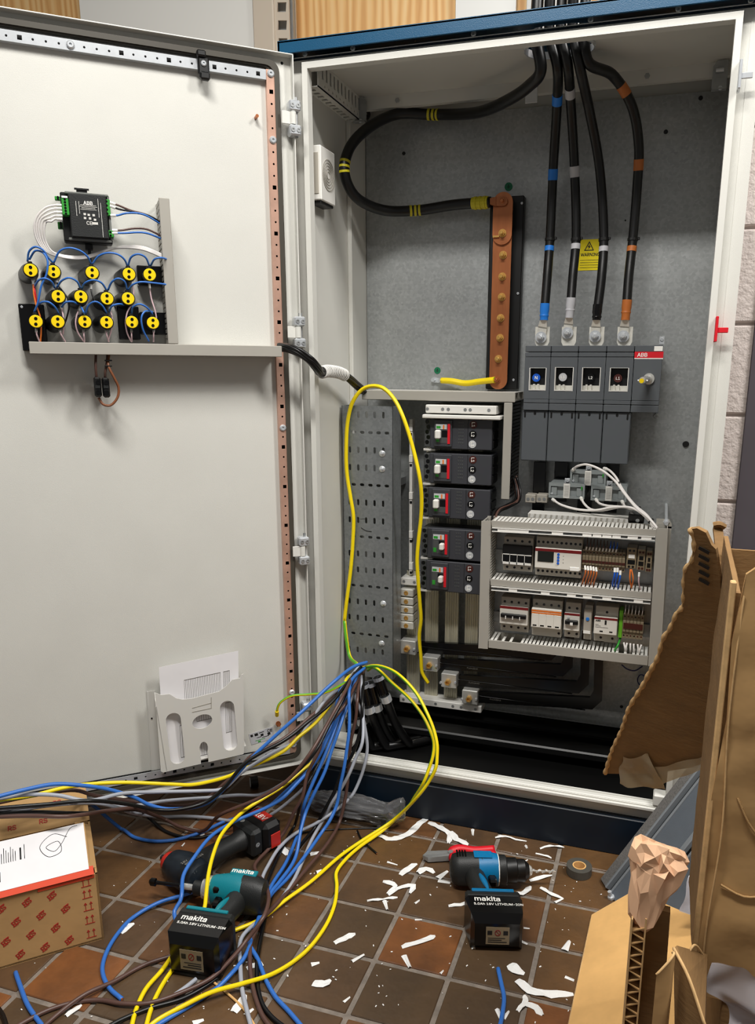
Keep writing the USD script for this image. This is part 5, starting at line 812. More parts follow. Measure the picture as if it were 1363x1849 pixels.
def cable(kind, s, label, r=.0042, cut=False):
    NC[0] += 1; P = path(s, r, spread=((NC[0] * 7) % 24 - 11.5) * .0040 if s.split()[0].endswith('.085') else 0)
    if kind == 'y':
        v, f, uv = tube(P, r, 10, True, 0 if r > .0045 else .02); t = T('loose_cable', label, 'cable'); t.add('sheath', 'earth_wire', (v, f), uv=uv, smooth=True)
    else: t = T('loose_cable', label, 'cable'); t.add('sheath', KINDS_[kind][0], tube(P, r, 10), smooth=True)
    d = P[-1] - P[-2]; d /= np.linalg.norm(d); t.add('copper_core', 'copper', cyl(P[-1] - d * .002, P[-1] + d * .0015, r * .6, 8))
H0 = '656,1200,y,.085 '
C = cable
# over the door towards the carton at the left
C('b', '662,1196,y,.085 640,1203 610,1225,y,-.04 580,1252 540,1290,d,.10 490,1335 455,1368,d,.10 420,1407 381,1446,d,.10 357,1456 305,1461,d,.10 269,1453 243,1440,d,.10 194,1425 146,1418,z,0.250 97,1416 49,1425 -10,1440,z,0.275', 'uppermost blue cable arching from the tray over the door foot to the left edge')
C('y', '650,1206,y,.085 625,1235 600,1268,y,-.03 575,1300 559,1315,d,.08 539,1331 514,1355,d,.10 468,1378 438,1389,d,.10 417,1400 384,1410,d,.10 346,1417 308,1416,d,.10 220,1413 150,1417,z,0.245 109,1424 60,1436 -10,1446,z,0.265', 'yellow-green cable running left across the document pocket to the carton')
C('n', '655,1200,y,.085 630,1225 607,1253,y,-.03 588,1271 559,1295,d,.09 533,1318 510,1335,d,.11 481,1350 452,1366,d,.11 430,1392 408,1412,d,.10 367,1445 330,1455,d,.10 280,1452 243,1447,d,.10 170,1436 136,1427,z,0.245 92,1431 36,1441 -10,1451,z,0.265', 'upper brown cable of the bunch crossing the door foot to the left')
C('k', '652,1204,y,.085 628,1232 606,1260,y,-.03 586,1280 558,1302,d,.085 532,1324 505,1342,d,.10 470,1360 440,1380,d,.10 405,1422 372,1448,d,.10 320,1462 280,1462,d,.10 230,1452 160,1446,z,0.235 90,1452 40,1456 -10,1460,z,0.250', 'black cable just under the upper brown one, running to the left edge')
C('g', '648,1204,y,.085 620,1236 589,1262,y,-.04 560,1303 533,1340,d,.07 510,1350 491,1360,d,.09 468,1374 436,1395,d,.10 410,1420 396,1426,d,.10 367,1428 279,1430,d,.10 220,1433 158,1446,z,0.235 104,1436 49,1435 -10,1443,z,0.265', 'pale grey cable dipping under the yellow-green one below the door')
C('g', '646,1210,y,.085 624,1250,y,-.03 600,1300 572,1351,y,-.13 549,1383 513,1413 472,1434,z,.05 425,1436 380,1440,d,.10 300,1446 230,1456,d,.10 170,1450 121,1451,z,0.235 61,1458 -10,1470,z,0.245', 'grey cable sagging lowest below the door foot to the left')
C('n', '640,1215,y,.085 618,1258,y,-.04 585,1318 560,1360,y,-.16 520,1408 470,1440 400,1470,d,.10 363,1501,f,.012 328,1494,f,.01 299,1480,f,.01 268,1468 243,1459,d,.10 194,1464 121,1474,z,0.235 49,1473 -10,1475,z,0.245', 'brown cable lowest at the left, lying across the carton edge')
C('k', '644,1212,y,.085 620,1262,y,-.03 590,1318 566,1362,y,-.15 500,1425 440,1470 404,1500,f,.003 357,1513,f,0 328,1511,f,0 299,1501,f,0 269,1477,f,.01 240,1462,d,.10 150,1468 60,1466,z,0.240 -10,1468,z,0.245', 'black cable curving under the blue ones behind the red-nosed tool', .0038)
C('b', '648,1215,y,.085 626,1262,y,-.04 596,1325 570,1375,y,-.14 520,1425 475,1462,z,.04 404,1484,f,.005 363,1503,f,.0045 313,1517,f,0 279,1519,f,0 243,1512,f,0 219,1497,f,0 192,1475 170,1456,z,.10 140,1444,z,0.225', 'blue cable sagging onto the tiles behind the red-nosed tool')
C('w', '652,1214,y,.085 632,1268,y,-.03 604,1330 578,1385,y,-.14 530,1440 470,1480,z,.03 416,1482,f,.01 381,1477,f,.004 337,1474,f,.004 296,1475,f,.004 240,1468 211,1458,d,.10 170,1450 120,1451,z,0.235 -10,1462,z,0.255', 'pale grey cable lying straight behind the red-nosed tool')
# falling in front of the sill
C('b', '658,1206,y,.085 634,1229 630,1255,y,-.02 631,1288 630,1323,y,-.06 626,1354 621,1387,y,-.09 614,1420 608,1453,y,-.11 594,1484 583,1500,z,.03 557,1537 519,1586,f,.008 489,1616,f,.012 470,1650 445,1722,f,.010 434,1739 416,1760,f,.006 393,1783 343,1816,f,0 299,1842,f,0 270,1860,f,0', 'blue cable hanging straight over the sill, then on under the impact driver')
C('b', '648,1212,y,.085 616,1242,y,0 603,1295 590,1332,y,-.09 575,1363 561,1387,y,-.15 535,1416 509,1442,y,-.22 475,1461 422,1484,z,.10 381,1510 352,1546,z,.09 331,1581 328,1616,z,.06 325,1628 315,1645,z,.04 318,1663 334,1686,f,.02 352,1700,f,.01', 'blue cable looping in front of the red-nosed tool to the black battery')
C('y', '650,1212,y,.085 624,1229,y,.0 619,1266 608,1306,y,-.06 592,1339 568,1372,y,-.13 542,1394 513,1418,y,-.2 480,1439 445,1461,z,.13 419,1484 398,1510,z,.12 384,1546 376,1581,z,.09 372,1616 369,1640,z,.055 357,1666 346,1682,f,.02 322,1710 293,1751,f,.004 263,1786 246,1822,f,0 236,1860,f,0', 'yellow-green cable looping over the red-nosed tool, left of the impact driver battery')
C('b', '646,1214,y,.085 612,1317,y,-.05 599,1354 586,1394,y,-.11 568,1431 553,1464,y,-.16 544,1495 533,1549,f,.02 504,1593 489,1612,f,.016 466,1668 450,1700,f,.008 466,1733,f,.006 481,1772,f,0 498,1801,f,0 522,1827,f,0 550,1860,f,0', 'blue cable running down to the lower edge right of the impact driver')
C('n', '652,1212,y,.085 623,1272,y,-.04 583,1323 577,1352,y,-.12 555,1398 546,1438,y,-.18 533,1462 511,1505,z,.035 487,1531,f,.012 460,1562,f,.010 463,1575,f,.012 478,1596,z,.05 485,1622,z,.06 475,1657,z,.06 445,1698,z,.03 416,1733 381,1766,f,.012 328,1792,f,.006 269,1811,f,.004 219,1812,f,.003 180,1806,f,0 134,1810,f,0 85,1825,f,0 36,1850,f,0 20,1860,f,0', 'brown cable curling over the back of the impact driver and away to the lower left')
C('n', '660,1204,y,.085 649,1229 645,1266,y,-.02 642,1299 634,1336,y,-.05 630,1376 627,1416,y,-.08 621,1453 613,1484,y,-.11 592,1522,f,.012 551,1572,f,.010 522,1607,f,.008 498,1634,f,.014 472,1662,f,.02 454,1700,f,.01 451,1733,f,.010 454,1769,f,.004 463,1807,f,.003 475,1836,f,0 492,1860,f,0', 'brown cable hanging nearest the middle of the sill')
C('g', '655,1212,y,.085 638,1244,y,0 654,1292 660,1321,y,-.02 663,1350 659,1378,y,-.05 649,1409 634,1438,y,-.08 599,1468 568,1488,f,.02 533,1505,f,.012 504,1531,f,.010 484,1563,f,.010 475,1581,f,.01 470,1600,f,.008', 'pale grey cable bowing out to the right over the sill, then back left')
C('w', '652,1220,y,.085 654,1341,y,-.04 643,1367 630,1398,y,-.07 614,1427 597,1453,y,-.10 583,1481,f,.02 563,1516,f,.014 548,1551,f,.010 528,1593,f,.010 504,1628,f,.008 481,1651,f,.010 437,1692,f,.004 434,1745,f,.004 437,1786,f,.004 445,1822,f,.003 455,1860,f,0', 'pale grey cable running straight from the sill under the impact driver')
C('k', '656,1214,y,.085 654,1273,y,-.01 652,1310 638,1358,y,-.06 616,1396 603,1431,y,-.10 586,1462 570,1492,f,.012 540,1530,f,.004 510,1582,f,.004 488,1625,f,.004 474,1680,f,.004 464,1740,f,.004 466,1786,f,0 475,1816,f,0 492,1838,f,0 520,1860,f,0', 'black cable falling over the sill and out at the lower edge')
C('k', '642,1216,y,.085 612,1300,y,-.05 580,1370 548,1432,y,-.17 532,1490,f,.004 505,1540,f,.003 480,1600,f,.003 470,1640,f,.003', 'second black cable falling over the sill into the heap beside the impact driver', .0036)
C('b', '640,1220,y,.085 600,1330,y,-.06 575,1390 550,1450,y,-.17 541,1500,f,.004 515,1560,f,.003 490,1600,f,.003 468,1665,f,.003 452,1690,f,.004', 'blue cable half hidden between the brown ones beside the impact driver')
# two earth cables arching out at the right
C('y', '654,1206,y,.085 678,1202,y,.06 700,1207 722,1220,y,.02 751,1251 771,1288,y,-.03 783,1318 789,1345,y,-.06 789,1362 787,1385,y,-.08 776,1408 754,1438,y,-.09 707,1483,z,.03 652,1519,f,.008 615,1545,f,.006 560,1593,f,.006 516,1625,f,.006 470,1660,f,.004 400,1690,f,.002 328,1733,f,0 305,1760,f,0 284,1795,f,0 272,1824,f,0 262,1860,f,0', 'upper yellow-green cable bulging right over the sill and back to the battery')
C('y', '664,1210,y,.085 676,1205,y,.06 710,1235 741,1263,y,.0 763,1292 776,1318,y,-.04 783,1340 782,1362,y,-.06 775,1386 765,1412,y,-.08 748,1440 736,1458,z,.05 690,1500,f,.010 648,1530,f,.004 622,1554,f,.004 607,1576,f,.004 608,1600,f,0 604,1633,f,0 589,1670,f,0 560,1710,f,0 533,1734,f,0 489,1760,f,.004 434,1777,f,.012 381,1792,f,.014 328,1818,f,.008 284,1842,f,.002 262,1860,f,0', 'lower yellow-green cable bulging right, then sweeping across the tiles to the lower left')
C('y', '622,1120,y,.185 625,1092 633,1029,y,.19 637,978 638,931,y,.19 633,899 626,852,y,.19 625,807 628,759,y,.19 637,725 653,704,y,.19 671,697 692,701,y,.18 711,720 727,751,y,.17 745,807 758,865,y,.17 761,899 760,934,y,.19 756,971 753,1010,y,.20 755,1050 758,1089,y,.22 760,1118 757,1150,y,.23 760,1187 762,1214,y,.23 767,1224 773,1233,y,.23', 'long yellow-green cable looping over the top of the tray, its end among the clamps', .0050)
C('y', '622,1121,y,.185 625,1150 631,1184,y,.16 645,1200,y,.10', 'short yellow-green length of cable at the foot of the tray', .0050)
# on the tiles
C('b', '428,1592,f,.07 404,1598,z,.06 372,1604,f,.03 328,1617,f,.012 284,1631,f,.006 240,1657,f,0 214,1684,f,0 194,1716,f,0 185,1745,f,0 187,1764,f,0 199,1786,f,0 220,1804,f,0', 'blue cable making a wide bend right of the carton, cut end on the tiles')
C('n', '330,1723,f,0 304,1728,f,0 255,1745,f,0 206,1772,f,.003 158,1793,f,.010 121,1818,f,.004 85,1848,f,0 70,1862,f,0', 'brown cable lying on the tiles left of the battery')
C('k', '400,1760,f,0 380,1775,f,0 330,1803,f,0 267,1822,f,0 206,1848,f,0 185,1862,f,0', 'black cable lying flat in front of the battery')
C('b', '28,1756,f,0 36,1779,f,0 49,1813,f,0 63,1835,f,0 84,1862,f,0', 'short blue cable offcut at the lower left corner')
C('b', '899,1749,f,0 905,1776,f,0 910,1802,f,0 907,1831,f,0 901,1862,f,0', 'short blue cable offcut on the tiles in front of the drill')
C('k', '-8,1815,f,0 4,1832,f,0 14,1862,f,0', 'black cable end at the very lower left corner')
C('g', '354,1768,f,0 335,1783,f,0 315,1797,f,0', 'short grey cable end poking out under the battery')
C('k', '520,1507,f,0 560,1502,f,0 620,1497,f,0 700,1495,f,0', 'thin black tie lying along the front of the plastic bag', .0022)
C('k', '645,1500,f,0 652,1515,f,0 665,1528,f,0 680,1541,f,0', 'thin black tie end on the tiles in front of the plastic bag', .0024)
one('wood_stick', 'thin pale wooden stick on the tiles in front of the battery', 'stick', 'carton_tan', tube(path('381,1770,f,0 412,1795,f,0 440,1822,f,0 466,1862,f,0', .0025), .0025, 6), smooth=True)
# earth lead of the door and the black loom between door and cabinet
t = T('door_earth_lead', 'thin yellow-green earth lead bolted to the foot of the open door', 'cable'); P = path('500,1292,d,.004 500,1284,d,.012 505,1270,d,.02 525,1257,d,.03 555,1254,d,.04 585,1251,y,-.06 610,1240,y,-.01 640,1222,y,.06', .0028, .006)
v, f, uv = tube(P, .0030, 8, True); t.add('wire', 'earth_wire', (v, f), uv=uv, smooth=True); t.add('lug', 'yellow', cyl(P[0], P[3], .0048, 10), label='yellow crimp'); t.add('eyelet', 'copper', xf(lathe((0, 0, 0), (0, -1, 0), [(.006, 0), (.006, .0012)], 14), D.R, D.w(D.at(502, 1306, .006))))
t = T('door_loom', 'fat black wire loom crossing from the open door into the cabinet, partly spiral-wrapped', 'loom'); P = path('506,627,d,.02 522,629,d,.05 542,637,d,.07 560,650,y,-.09 572,664,y,-.06 578,672,y,-.02 592,670,y,.03 615,674,y,.10 630,683,y,.15 642,694,y,.19 656,706,y,.235', .012, .005)
i0, i1 = near(P, 580, 671), near(P, 623, 678)
for k in range(7): a = k * 2 * math.pi / 6; rr = 0 if k == 6 else .0062; sh = P + np.stack([rr * np.cos(a + np.arange(len(P)) * .02), rr * .4 * np.cos(a + 1 + 0 * P[:, 0]), rr * np.sin(a + np.arange(len(P)) * .02)], 1); t.add('wire', 'black_cable', tube(sh, .0042, 7), smooth=True)
A_ = P[i0:i1]; s_ = np.linspace(0, 1, 420); A2 = np.stack([np.interp(s_ * (len(A_) - 1), np.arange(len(A_)), A_[:, k]) for k in range(3)], 1); tn = A_[-1] - A_[0]; tn /= np.linalg.norm(tn); _, u_, v_ = basis(tn); th = s_ * 2 * math.pi * 15
t.add('spiral_wrap', 'white_plastic', tube(A2 + .0132 * (np.cos(th)[:, None] * u_ + np.sin(th)[:, None] * v_), .0017, 6), smooth=True, label='white spiral wrap')
# black hoses with grey ferrules the loose cables come out of
for k, (s, rp, lb) in enumerate((('682,1222,y,.095 690,1245 697,1262,y,.10 715,1308,y,.13 745,1350 775,1378,y,.21 800,1396,y,.26', (694, 1264), 'rightmost'), ('668,1232,y,.10 676,1262 682,1282,y,.11 700,1325,y,.14 730,1362 760,1384,y,.20', (679, 1276), 'second from the right'), ('656,1235,y,.085 664,1270 670,1292,y,.095 688,1332,y,.12 712,1366 735,1384,y,.17', (667, 1282), 'third from the right'), ('644,1240,y,.105 650,1285 658,1318,y,.10 672,1350 695,1376,y,.14', (653, 1300), 'fourth from the right'), ('634,1248,y,.125 636,1296 643,1330,y,.135 655,1358 672,1378,y,.14', (636, 1310), 'leftmost'))):
    t = T('cable_hose', 'black armoured cable hose at the cabinet foot, %s of the five' % lb, 'hose'); P = path(s, .0125); P[:, 2] = np.maximum(P[:, 2], .118); t.add('sheath', 'black_cable', tube(P, .0118, 14), smooth=True); i = near(P, *rp); t.add('shroud', 'black_gloss', tube(P[:i], .0142, 14), smooth=True); t.add('ferrule', 'zinc', tube(P[max(i - 1, 0):i + 2], .0148, 16), smooth=30, label='grey metal ferrule'); t.add('mouth_ring', 'grey_wire', tube(P[:2], .0150, 14))
# ================================================================ on and over the floor
def loc(o, X, Y, Z=(0, 0, 1), k=1.):
    B = np.array([X, Y, Z], float); B = B / np.linalg.norm(B, axis=1, keepdims=True); B[2] *= k; fl_ = np.linalg.det(B) < 0
    return lambda m: (np.asarray(o) + m[0] @ B, m[1][:, ::-1] if fl_ else m[1])
def flat(m): # lettering from facing -y to lying flat (reading +x, facing +z)
    return np.stack([m[0][:, 0], m[0][:, 2], -m[0][:, 1]], 1), m[1]
def xlathe(x0, prof, n=22, sy=1, sz=1, y=0, z=0):
    v, f = lathe((x0, 0, 0), (1, 0, 0), prof, n); v = v * [1, sy, sz] + [0, y, z]; return v, f
def driver(name, label, o, X, Y, teal, kind):
    L = loc(o, X, Y, k=1.28 if kind == 'impact' else 1.15); t = T(name, label, 'power tool'); zc = .036; right = np.linalg.det(np.array([X, Y, (0, 0, 1)], float)) < 0
    if kind == 'impact':
        t.add('motor_housing', 'tool_black', L(xlathe(-.085, [(.012, 0), (.027, .004), (.031, .02), (.032, .05), (.031, .07)], 24, 1, 1.05, 0, zc)), smooth=50)
        t.add('gear_housing', teal, L(xlathe(-.036, [(.0325, 0), (.0328, .014), (.0310, .036), (.026, .066), (.024, .071)], 24, 1, 1.03, 0, zc)), smooth=50, label='teal front housing')
        t.add('nose', 'chrome', L(xlathe(.030, [(.025, 0), (.024, .012), (.017, .020), (.017, .026), (.012, .028)], 22, 1, 1, 0, zc)), smooth=40, label='bright metal nose'); t.add('collet', 'tool_black', L(xlathe(.056, [(.013, 0), (.013, .020), (.010, .022)], 18, 1, 1, 0, zc)), smooth=40)
        k = t.add('bit_holder', 'chrome', L(xlathe(.076, [(.0055, 0), (.0055, .032)], 12, 1, 1, 0, zc)), smooth=40); t.add('bit_shank', 'black_gloss', L(xlathe(.106, [(.0038, 0), (.0034, .05), (.004, .058), (.0072, .060), (.0072, .070), (.004, .074)], 10, 1, 1, 0, zc)), under=k)
        t.add('work_light', 'black_gloss', L(box(.010, .024, .016, .026, zc + .010, zc + .020, .002)))
    else:
        t.add('motor_housing', 'tool_black', L(xlathe(-.080, [(.014, 0), (.027, .006), (.031, .02), (.032, .07)], 24, 1, 1.05, 0, zc)), smooth=50)
        t.add('gear_housing', teal, L(xlathe(-.018, [(.0325, 0), (.0325, .03), (.030, .043)], 24, 1, 1.03, 0, zc)), smooth=50, label='blue-teal front housing'); t.add('torque_ring', 'tool_black', L(xlathe(.026, [(.029, 0), (.029, .016), (.027, .018)], 24, 1, 1, 0, zc)), smooth=30); t.add('ring_mark', 'white_label', L(xlathe(.0245, [(.0305, 0), (.0305, .0022)], 24, 1, 1, 0, zc)))
        c_ = t.add('chuck', 'black_plastic', L(xlathe(.044, [(.0245, 0), (.0245, .022), (.022, .024), (.022, .040), (.014, .050)], 20, 1, 1, 0, zc)), smooth=30); t.add('chuck_jaw', 'chrome', L(xlathe(.092, [(.0135, 0), (.009, .008), (.006, .010)], 14, 1, 1, 0, zc)), under=c_)
        s_ = np.linspace(0, 1, 40); hx = np.stack([.100 + .05 * s_, .0022 * np.cos(s_ * 22), zc + .0022 * np.sin(s_ * 22)], 1); t.add('drill_bit', 'chrome', L(tube(hx, .0020, 6)), L(xlathe(.10, [(.0018, 0), (.0018, .05), (.0004, .054)], 8, 1, 1, 0, zc)), smooth=40, label='twisted bright drill bit')
        t.add('vent', 'black_gloss', *[L(box(-.066 + q * .006, -.0625 + q * .006, -.014, .008, zc + .031, zc + .0335, .0005)) for q in range(4)], kind='stuff')
    hp = spl(np.array([[-.030, .010, zc], [-.024, .045, zc], [-.014, .085, zc], [-.008, .130, zc]]), .008); v, f = tube(hp, np.linspace(.023, .019, len(hp)), 18); v = (v - [0, 0, zc]) * [1, 1, .92] + [0, 0, zc]
    h = t.add('handle', 'tool_black', L((v, f)), smooth=50); hs = hp[len(hp) // 4:int(len(hp) * .8)] + [.004, 0, .0165]; t.add('handle_stripe', teal, L(tube(hs, np.sin(np.linspace(.15, 3.0, len(hs))) * .0062 + .0008, 8)), smooth=True, under=h); t.add('trigger', 'black_gloss', L(box(.000, .018, .026, .052, zc - .008, zc + .008, .005)))
    fy = .108 if kind == 'impact' else .120; t.add('foot', 'tool_black', L(box(-.060, .052, fy, fy + .020, .004, .070, .008))); t.add('foot_trim', teal, L(box(-.046, .040, fy - .001, fy + .007, .067, .0722, .001)))
    by = fy + .021; b = t.add('battery', 'black_gloss', L(hull([(x + (0.006 if y > .03 else 0) * (1 if x < 0 else -1), by + y, z) for x in (-.062, .054) for y in (0, .036) for z in (.008, .064)] + [(x, by + y, z) for x in (-.055, .047) for y in (0, .05) for z in (.001, .071)] + [(x, by + .060, z) for x in (-.048, .040) for z in (.012, .056)])), label='black battery pack')
    def top(m, x, y, z): # print on the upper side, read with the tool's handle towards the reader
        v, f = flat(m); v = v * [1, 1, 1]; Xr = np.array([1, 0, 0.]) if right else np.array([-1, 0, 0.]); w = v[:, :1] * Xr + v[:, 1:2] * np.array([0, -1., 0]) + v[:, 2:] * np.array([0, 0, 1.]) + [x, y, z]; return L((w, f)) if not right else L((w, f[:, ::-1]))
    x0 = -.045 if right else .038
    t.add('lettering', 'white_label', top(text('makita', .0125, (0, 0, 0)), x0, by + .016, .0712), under=b); t.add('lettering', 'white_label', top(text('5.0Ah 18V LITHIUM-ION', .0058, (0, 0, 0)), x0 - (.002 if right else -.002), by + .028, .0712), under=b)
    t.add('icon_label', 'din_beige', L(box(-.026, .020, by + .0605, by + .0612, .016, .050)), under=b, label='pale label with three warning icons')
    ring = plate(Point(0, 0).buffer(.0058, 16).difference(Point(0, 0).buffer(.0045, 16)), 0, .0004); bar = plate(affinity.rotate(sbox(-.0005, -.005, .0005, .005), 45), 0, .0004)
    for m_, q in ((ring, -.003), (bar, -.003)): t.add('icon', 'red_dark', L((m_[0] * [1, 1, 1] + [q, by + .0613, .039], m_[1])), under=b)
    t.add('icon', 'black_print', *[L(box(x, x + .009, by + .0612, by + .0616, z, z + .008)) for x, z in ((-.023, .035), (.008, .035))], L(box(-.022, .015, by + .0612, by + .0616, .020, .0215)), L(box(-.022, .005, by + .0612, by + .0616, .024, .0255)), L(box(-.022, .012, by + .0612, by + .0616, .028, .029)), under=b, kind='stuff')
    t.add('maker_panel', teal, L(box(-.060, -.002, -.024, -.006, zc + .0285, zc + .0330, .002)) if kind == 'impact' else L(box(-.028, .012, -.012, .012, zc + .0325, zc + .0338, .001)))
    if kind == 'impact': t.add('lettering', 'white_label', top(text('makita', .0115, (0, 0, 0)), -.004 if not right else -.058, -.010, zc + .0333))
    return t
a, b = at(812, 1572, z=.036), at(985, 1577, z=.036); d = (b - a)[:2] / np.linalg.norm((b - a)[:2]); o = a[:2] + d * .080; h_ = at(898, 1625, z=.036)[:2] - (o - d * .02); h_ = h_ / np.linalg.norm(h_)
driver('cordless_drill', 'black and blue cordless drill lying by the red pliers, bit pointing right', (o[0], o[1], 0), (d[0], d[1], 0), (.34, -.94, 0), 'teal_tool_blue', 'drill')
a, b = at(482, 1628, z=.036), at(372, 1613, z=.036); d = (b - a)[:2] / np.linalg.norm((b - a)[:2]); o = a[:2] + d * .085
driver('impact_driver', 'teal and black impact driver with a large battery among the loose cables', (o[0], o[1], 0), (d[0], d[1], 0), (.16, -.985, 0), 'teal_tool', 'impact')
# red-nosed tool
t = T('impact_wrench', 'black and navy cordless tool with a red nose and red-trimmed battery, under the cables', 'power tool'); zc = .040
n0, n1 = at(300, 1552, z=zc), at(368, 1592, z=zc); X = n0 - n1; X[2] = 0; X /= np.linalg.norm(X); hb = at(452, 1508, z=.042); o = (n0 + n1) / 2; o[2] = 0; L = loc(o, X, np.cross((0, 0, 1), X))
t.add('body', 'tool_navy', L(xlathe(-.062, [(.016, 0), (.034, .008), (.039, .03), (.039, .07), (.032, .10), (.024, .108)], 26, 1, 1, 0, zc)), smooth=50); t.add('nose', 'red_tool', L(xlathe(.046, [(.022, 0), (.021, .012), (.014, .020), (.008, .022)], 22, 1, 1, 0, zc)), smooth=40, label='red rubber nose'); t.add('anvil', 'tool_black', L(xlathe(.066, [(.006, 0), (.006, .014)], 8, 1, 1, 0, zc)))
hp = spl(np.array([o + [0, 0, zc] - X * .01, (o + [0, 0, zc]) * .55 + hb * .45, hb * .92 + .08 * (o + [0, 0, zc])]), .008); t.add('handle', 'tool_black', tube(hp, np.interp(np.linspace(0, 1, len(hp)), [0, .3, .8, 1], [.034, .025, .022, .028]), 18), smooth=50)
u = hb - (o + [0, 0, zc]); u[2] = 0; u /= np.linalg.norm(u); L = loc((hb[0], hb[1], 0), u, np.cross((0, 0, 1), u)); t.add('foot', 'tool_black', L(box(-.024, .008, -.042, .042, .008, .076, .010))); b = t.add('battery', 'black_plastic', L(box(.009, .060, -.046, .046, .004, .078, .010)), label='black battery with red trim'); t.add('trim', 'red_tool', L(box(.020, .050, -.022, .030, .0775, .0795, .001)), L(box(.059, .0615, -.034, .034, .015, .05, .001)), L(box(.025, .052, -.0475, -.045, .014, .05, .001)), under=b)
v, f = flat(text('18V', .014, (0, 0, 0), center=True)); t.add('lettering', 'white_label', L((v @ rotm('z', -1.57).T + [.030, -.004, .0798], f)), under=b); t.add('foot_screw', 'zinc_dull', L(screw((-.010, -.0425, .04), (0, -1, 0), .006, .001))); t.add('foot_screw', 'zinc_dull', L(screw((-.008, .018, .0765), (0, 0, 1), .006, .001)))
t.add('print', 'grey_print', *[xf(flat(text(s_, .006, (0, 0, 0))), rotm('z', 1.25), (o[0] + .016 + .010 * k, o[1] - .030, zc + .0385)) for k, s_ in enumerate(('18V', 'BRUSHLESS'))])
# pliers, tape, nut, roller
t = T('pliers', 'red-handled side-cutting pliers lying behind the cordless drill', 'pliers'); a, b = at(763, 1547, z=.01), at(818, 1545, z=.01); c_ = at(893, 1538, z=.012); dx = (b - a); dx /= np.linalg.norm(dx); dy = np.array([-dx[1], dx[0], 0]); 
for s_ in (-1, 1):
    h = t.add('jaw', 'zinc_dull', hull([a + [0, 0, -.003], a + [0, 0, .004], a + dx * .012 + dy * .013 * s_ + [0, 0, -.006], a + dx * .012 + dy * .013 * s_ + [0, 0, .006], b + dy * .010 * s_ + [0, 0, -.006], b + dy * .010 * s_ + [0, 0, .008], b + [0, 0, -.006], b + [0, 0, .008], a + dx * .012 + [0, 0, .005], a + dx * .012 + [0, 0, -.005]]))
    P = spl(np.array([b - dx * .008 + dy * .008 * s_, b + dx * .014 + dy * .016 * s_ + [0, 0, .006], b * .5 + c_ * .5 + dy * (.009 if s_ > 0 else -.012) + [0, 0, .002], c_ + dy * .010 * s_]), .006); t.add('grip', 'red', tube(P, np.interp(np.linspace(0, 1, len(P)), [0, .1, .3, 1], [.009, .0125, .0105, .0095]), 10), smooth=True, label='red grip')
t.add('pivot', 'zinc_dull', cyl(b - dx * .006 + [0, 0, .004], b - dx * .006 + [0, 0, .012], .006, 14))
t = T('tape_roll', 'grey roll of insulating tape lying on the tiles left of the leaning grey panel', 'tape'); p = at(1045, 1576, z=.0); t.add('roll', 'tape_grey', platez(Point(p[0], p[1]).buffer(.0285, 32).difference(Point(p[0], p[1]).buffer(.0155, 24)), .0005, .0195), smooth=40); t.add('core', 'carton_tan', platez(Point(p[0], p[1]).buffer(.0153, 24).difference(Point(p[0], p[1]).buffer(.0125, 24)), .0005, .0198), smooth=40)
p = at(1104, 1618, z=.006); t = T('hex_bolt', 'small bright bolt on the tiles beside the tan cardboard sheet', 'bolt'); t.add('head', 'zinc', lathe(p + [0, 0, -.005], (-.2, -.1, 1), [(.0085, 0), (.0085, .005), (.0075, .006)], 6)); t.add('shank', 'zinc', cyl(p + [-.002, -.001, 0], p + [-.005, -.002, .012], .0045, 12))
t = T('roller', 'small black roller with a pale rim on the tiles under the open door', 'roller'); p = at(452, 1413, z=.016)
t.add('wheel', 'black_plastic', cyl(p + [-.0, .0, 0], p + [.016, .012, 0], .0155, 20)); t.add('rim', 'silver_badge', lathe(p + [.0, -.0, 0], (-.8, -.6, 0), [(.013, 0), (.013, .001), (.010, .001), (.010, .0002)], 20))
# plastic bag with dark tube inside, against the plinth
t = T('plastic_bag', 'clear crumpled plastic bag with a dark sleeve in it, lying against the plinth', 'bag'); a, b = at(528, 1492, z=.0), at(735, 1492, z=.0); a[1], b[1] = -.050, -.048; a[2] = b[2] = .036
g = trimesh.creation.icosphere(4); v = np.array(g.vertices); ax = b - a; ln = np.linalg.norm(ax); w = v * [ln / 2 * 1.05, .034, .030]; sgn = np.sign(v[:, 0]); w[:, 0] = np.sign(w[:, 0]) * (np.abs(v[:, 0]) ** .7) * ln / 2; n_ = meshkit.fbm(v * 2.6 + 5, 4, 3)[:, None] - .5; n2 = np.abs(meshkit.noise(v * 6 + 9) - .5)[:, None]; w = w + v * (n_ * .030 - n2 * .012) * [.6, .7, 1.2]; w[:, 2] += .034 * np.clip((v[:, 0] - .5) / .4, 0, 1) * (v[:, 2] > .1); cen = (a + b) / 2; w = w + cen; w[:, 2] = np.maximum(w[:, 2], .001); w[:, 1] = np.minimum(w[:, 1], .001)
t.add('film', 'film', (w, np.array(g.faces)), smooth=35); q = spl(np.array([a + [.01, 0, -.006], a * .7 + b * .3 + [0, -.004, -.004], a * .3 + b * .7 + [0, .004, -.006], b + [-.05, 0, -.004]]), .008); t.add('sleeve', 'black_plastic', tube(q, np.interp(np.linspace(0, 1, len(q)), [0, .08, .9, 1], [.010, .016, .018, .010]), 16), smooth=True, label='dark sleeve inside the bag')
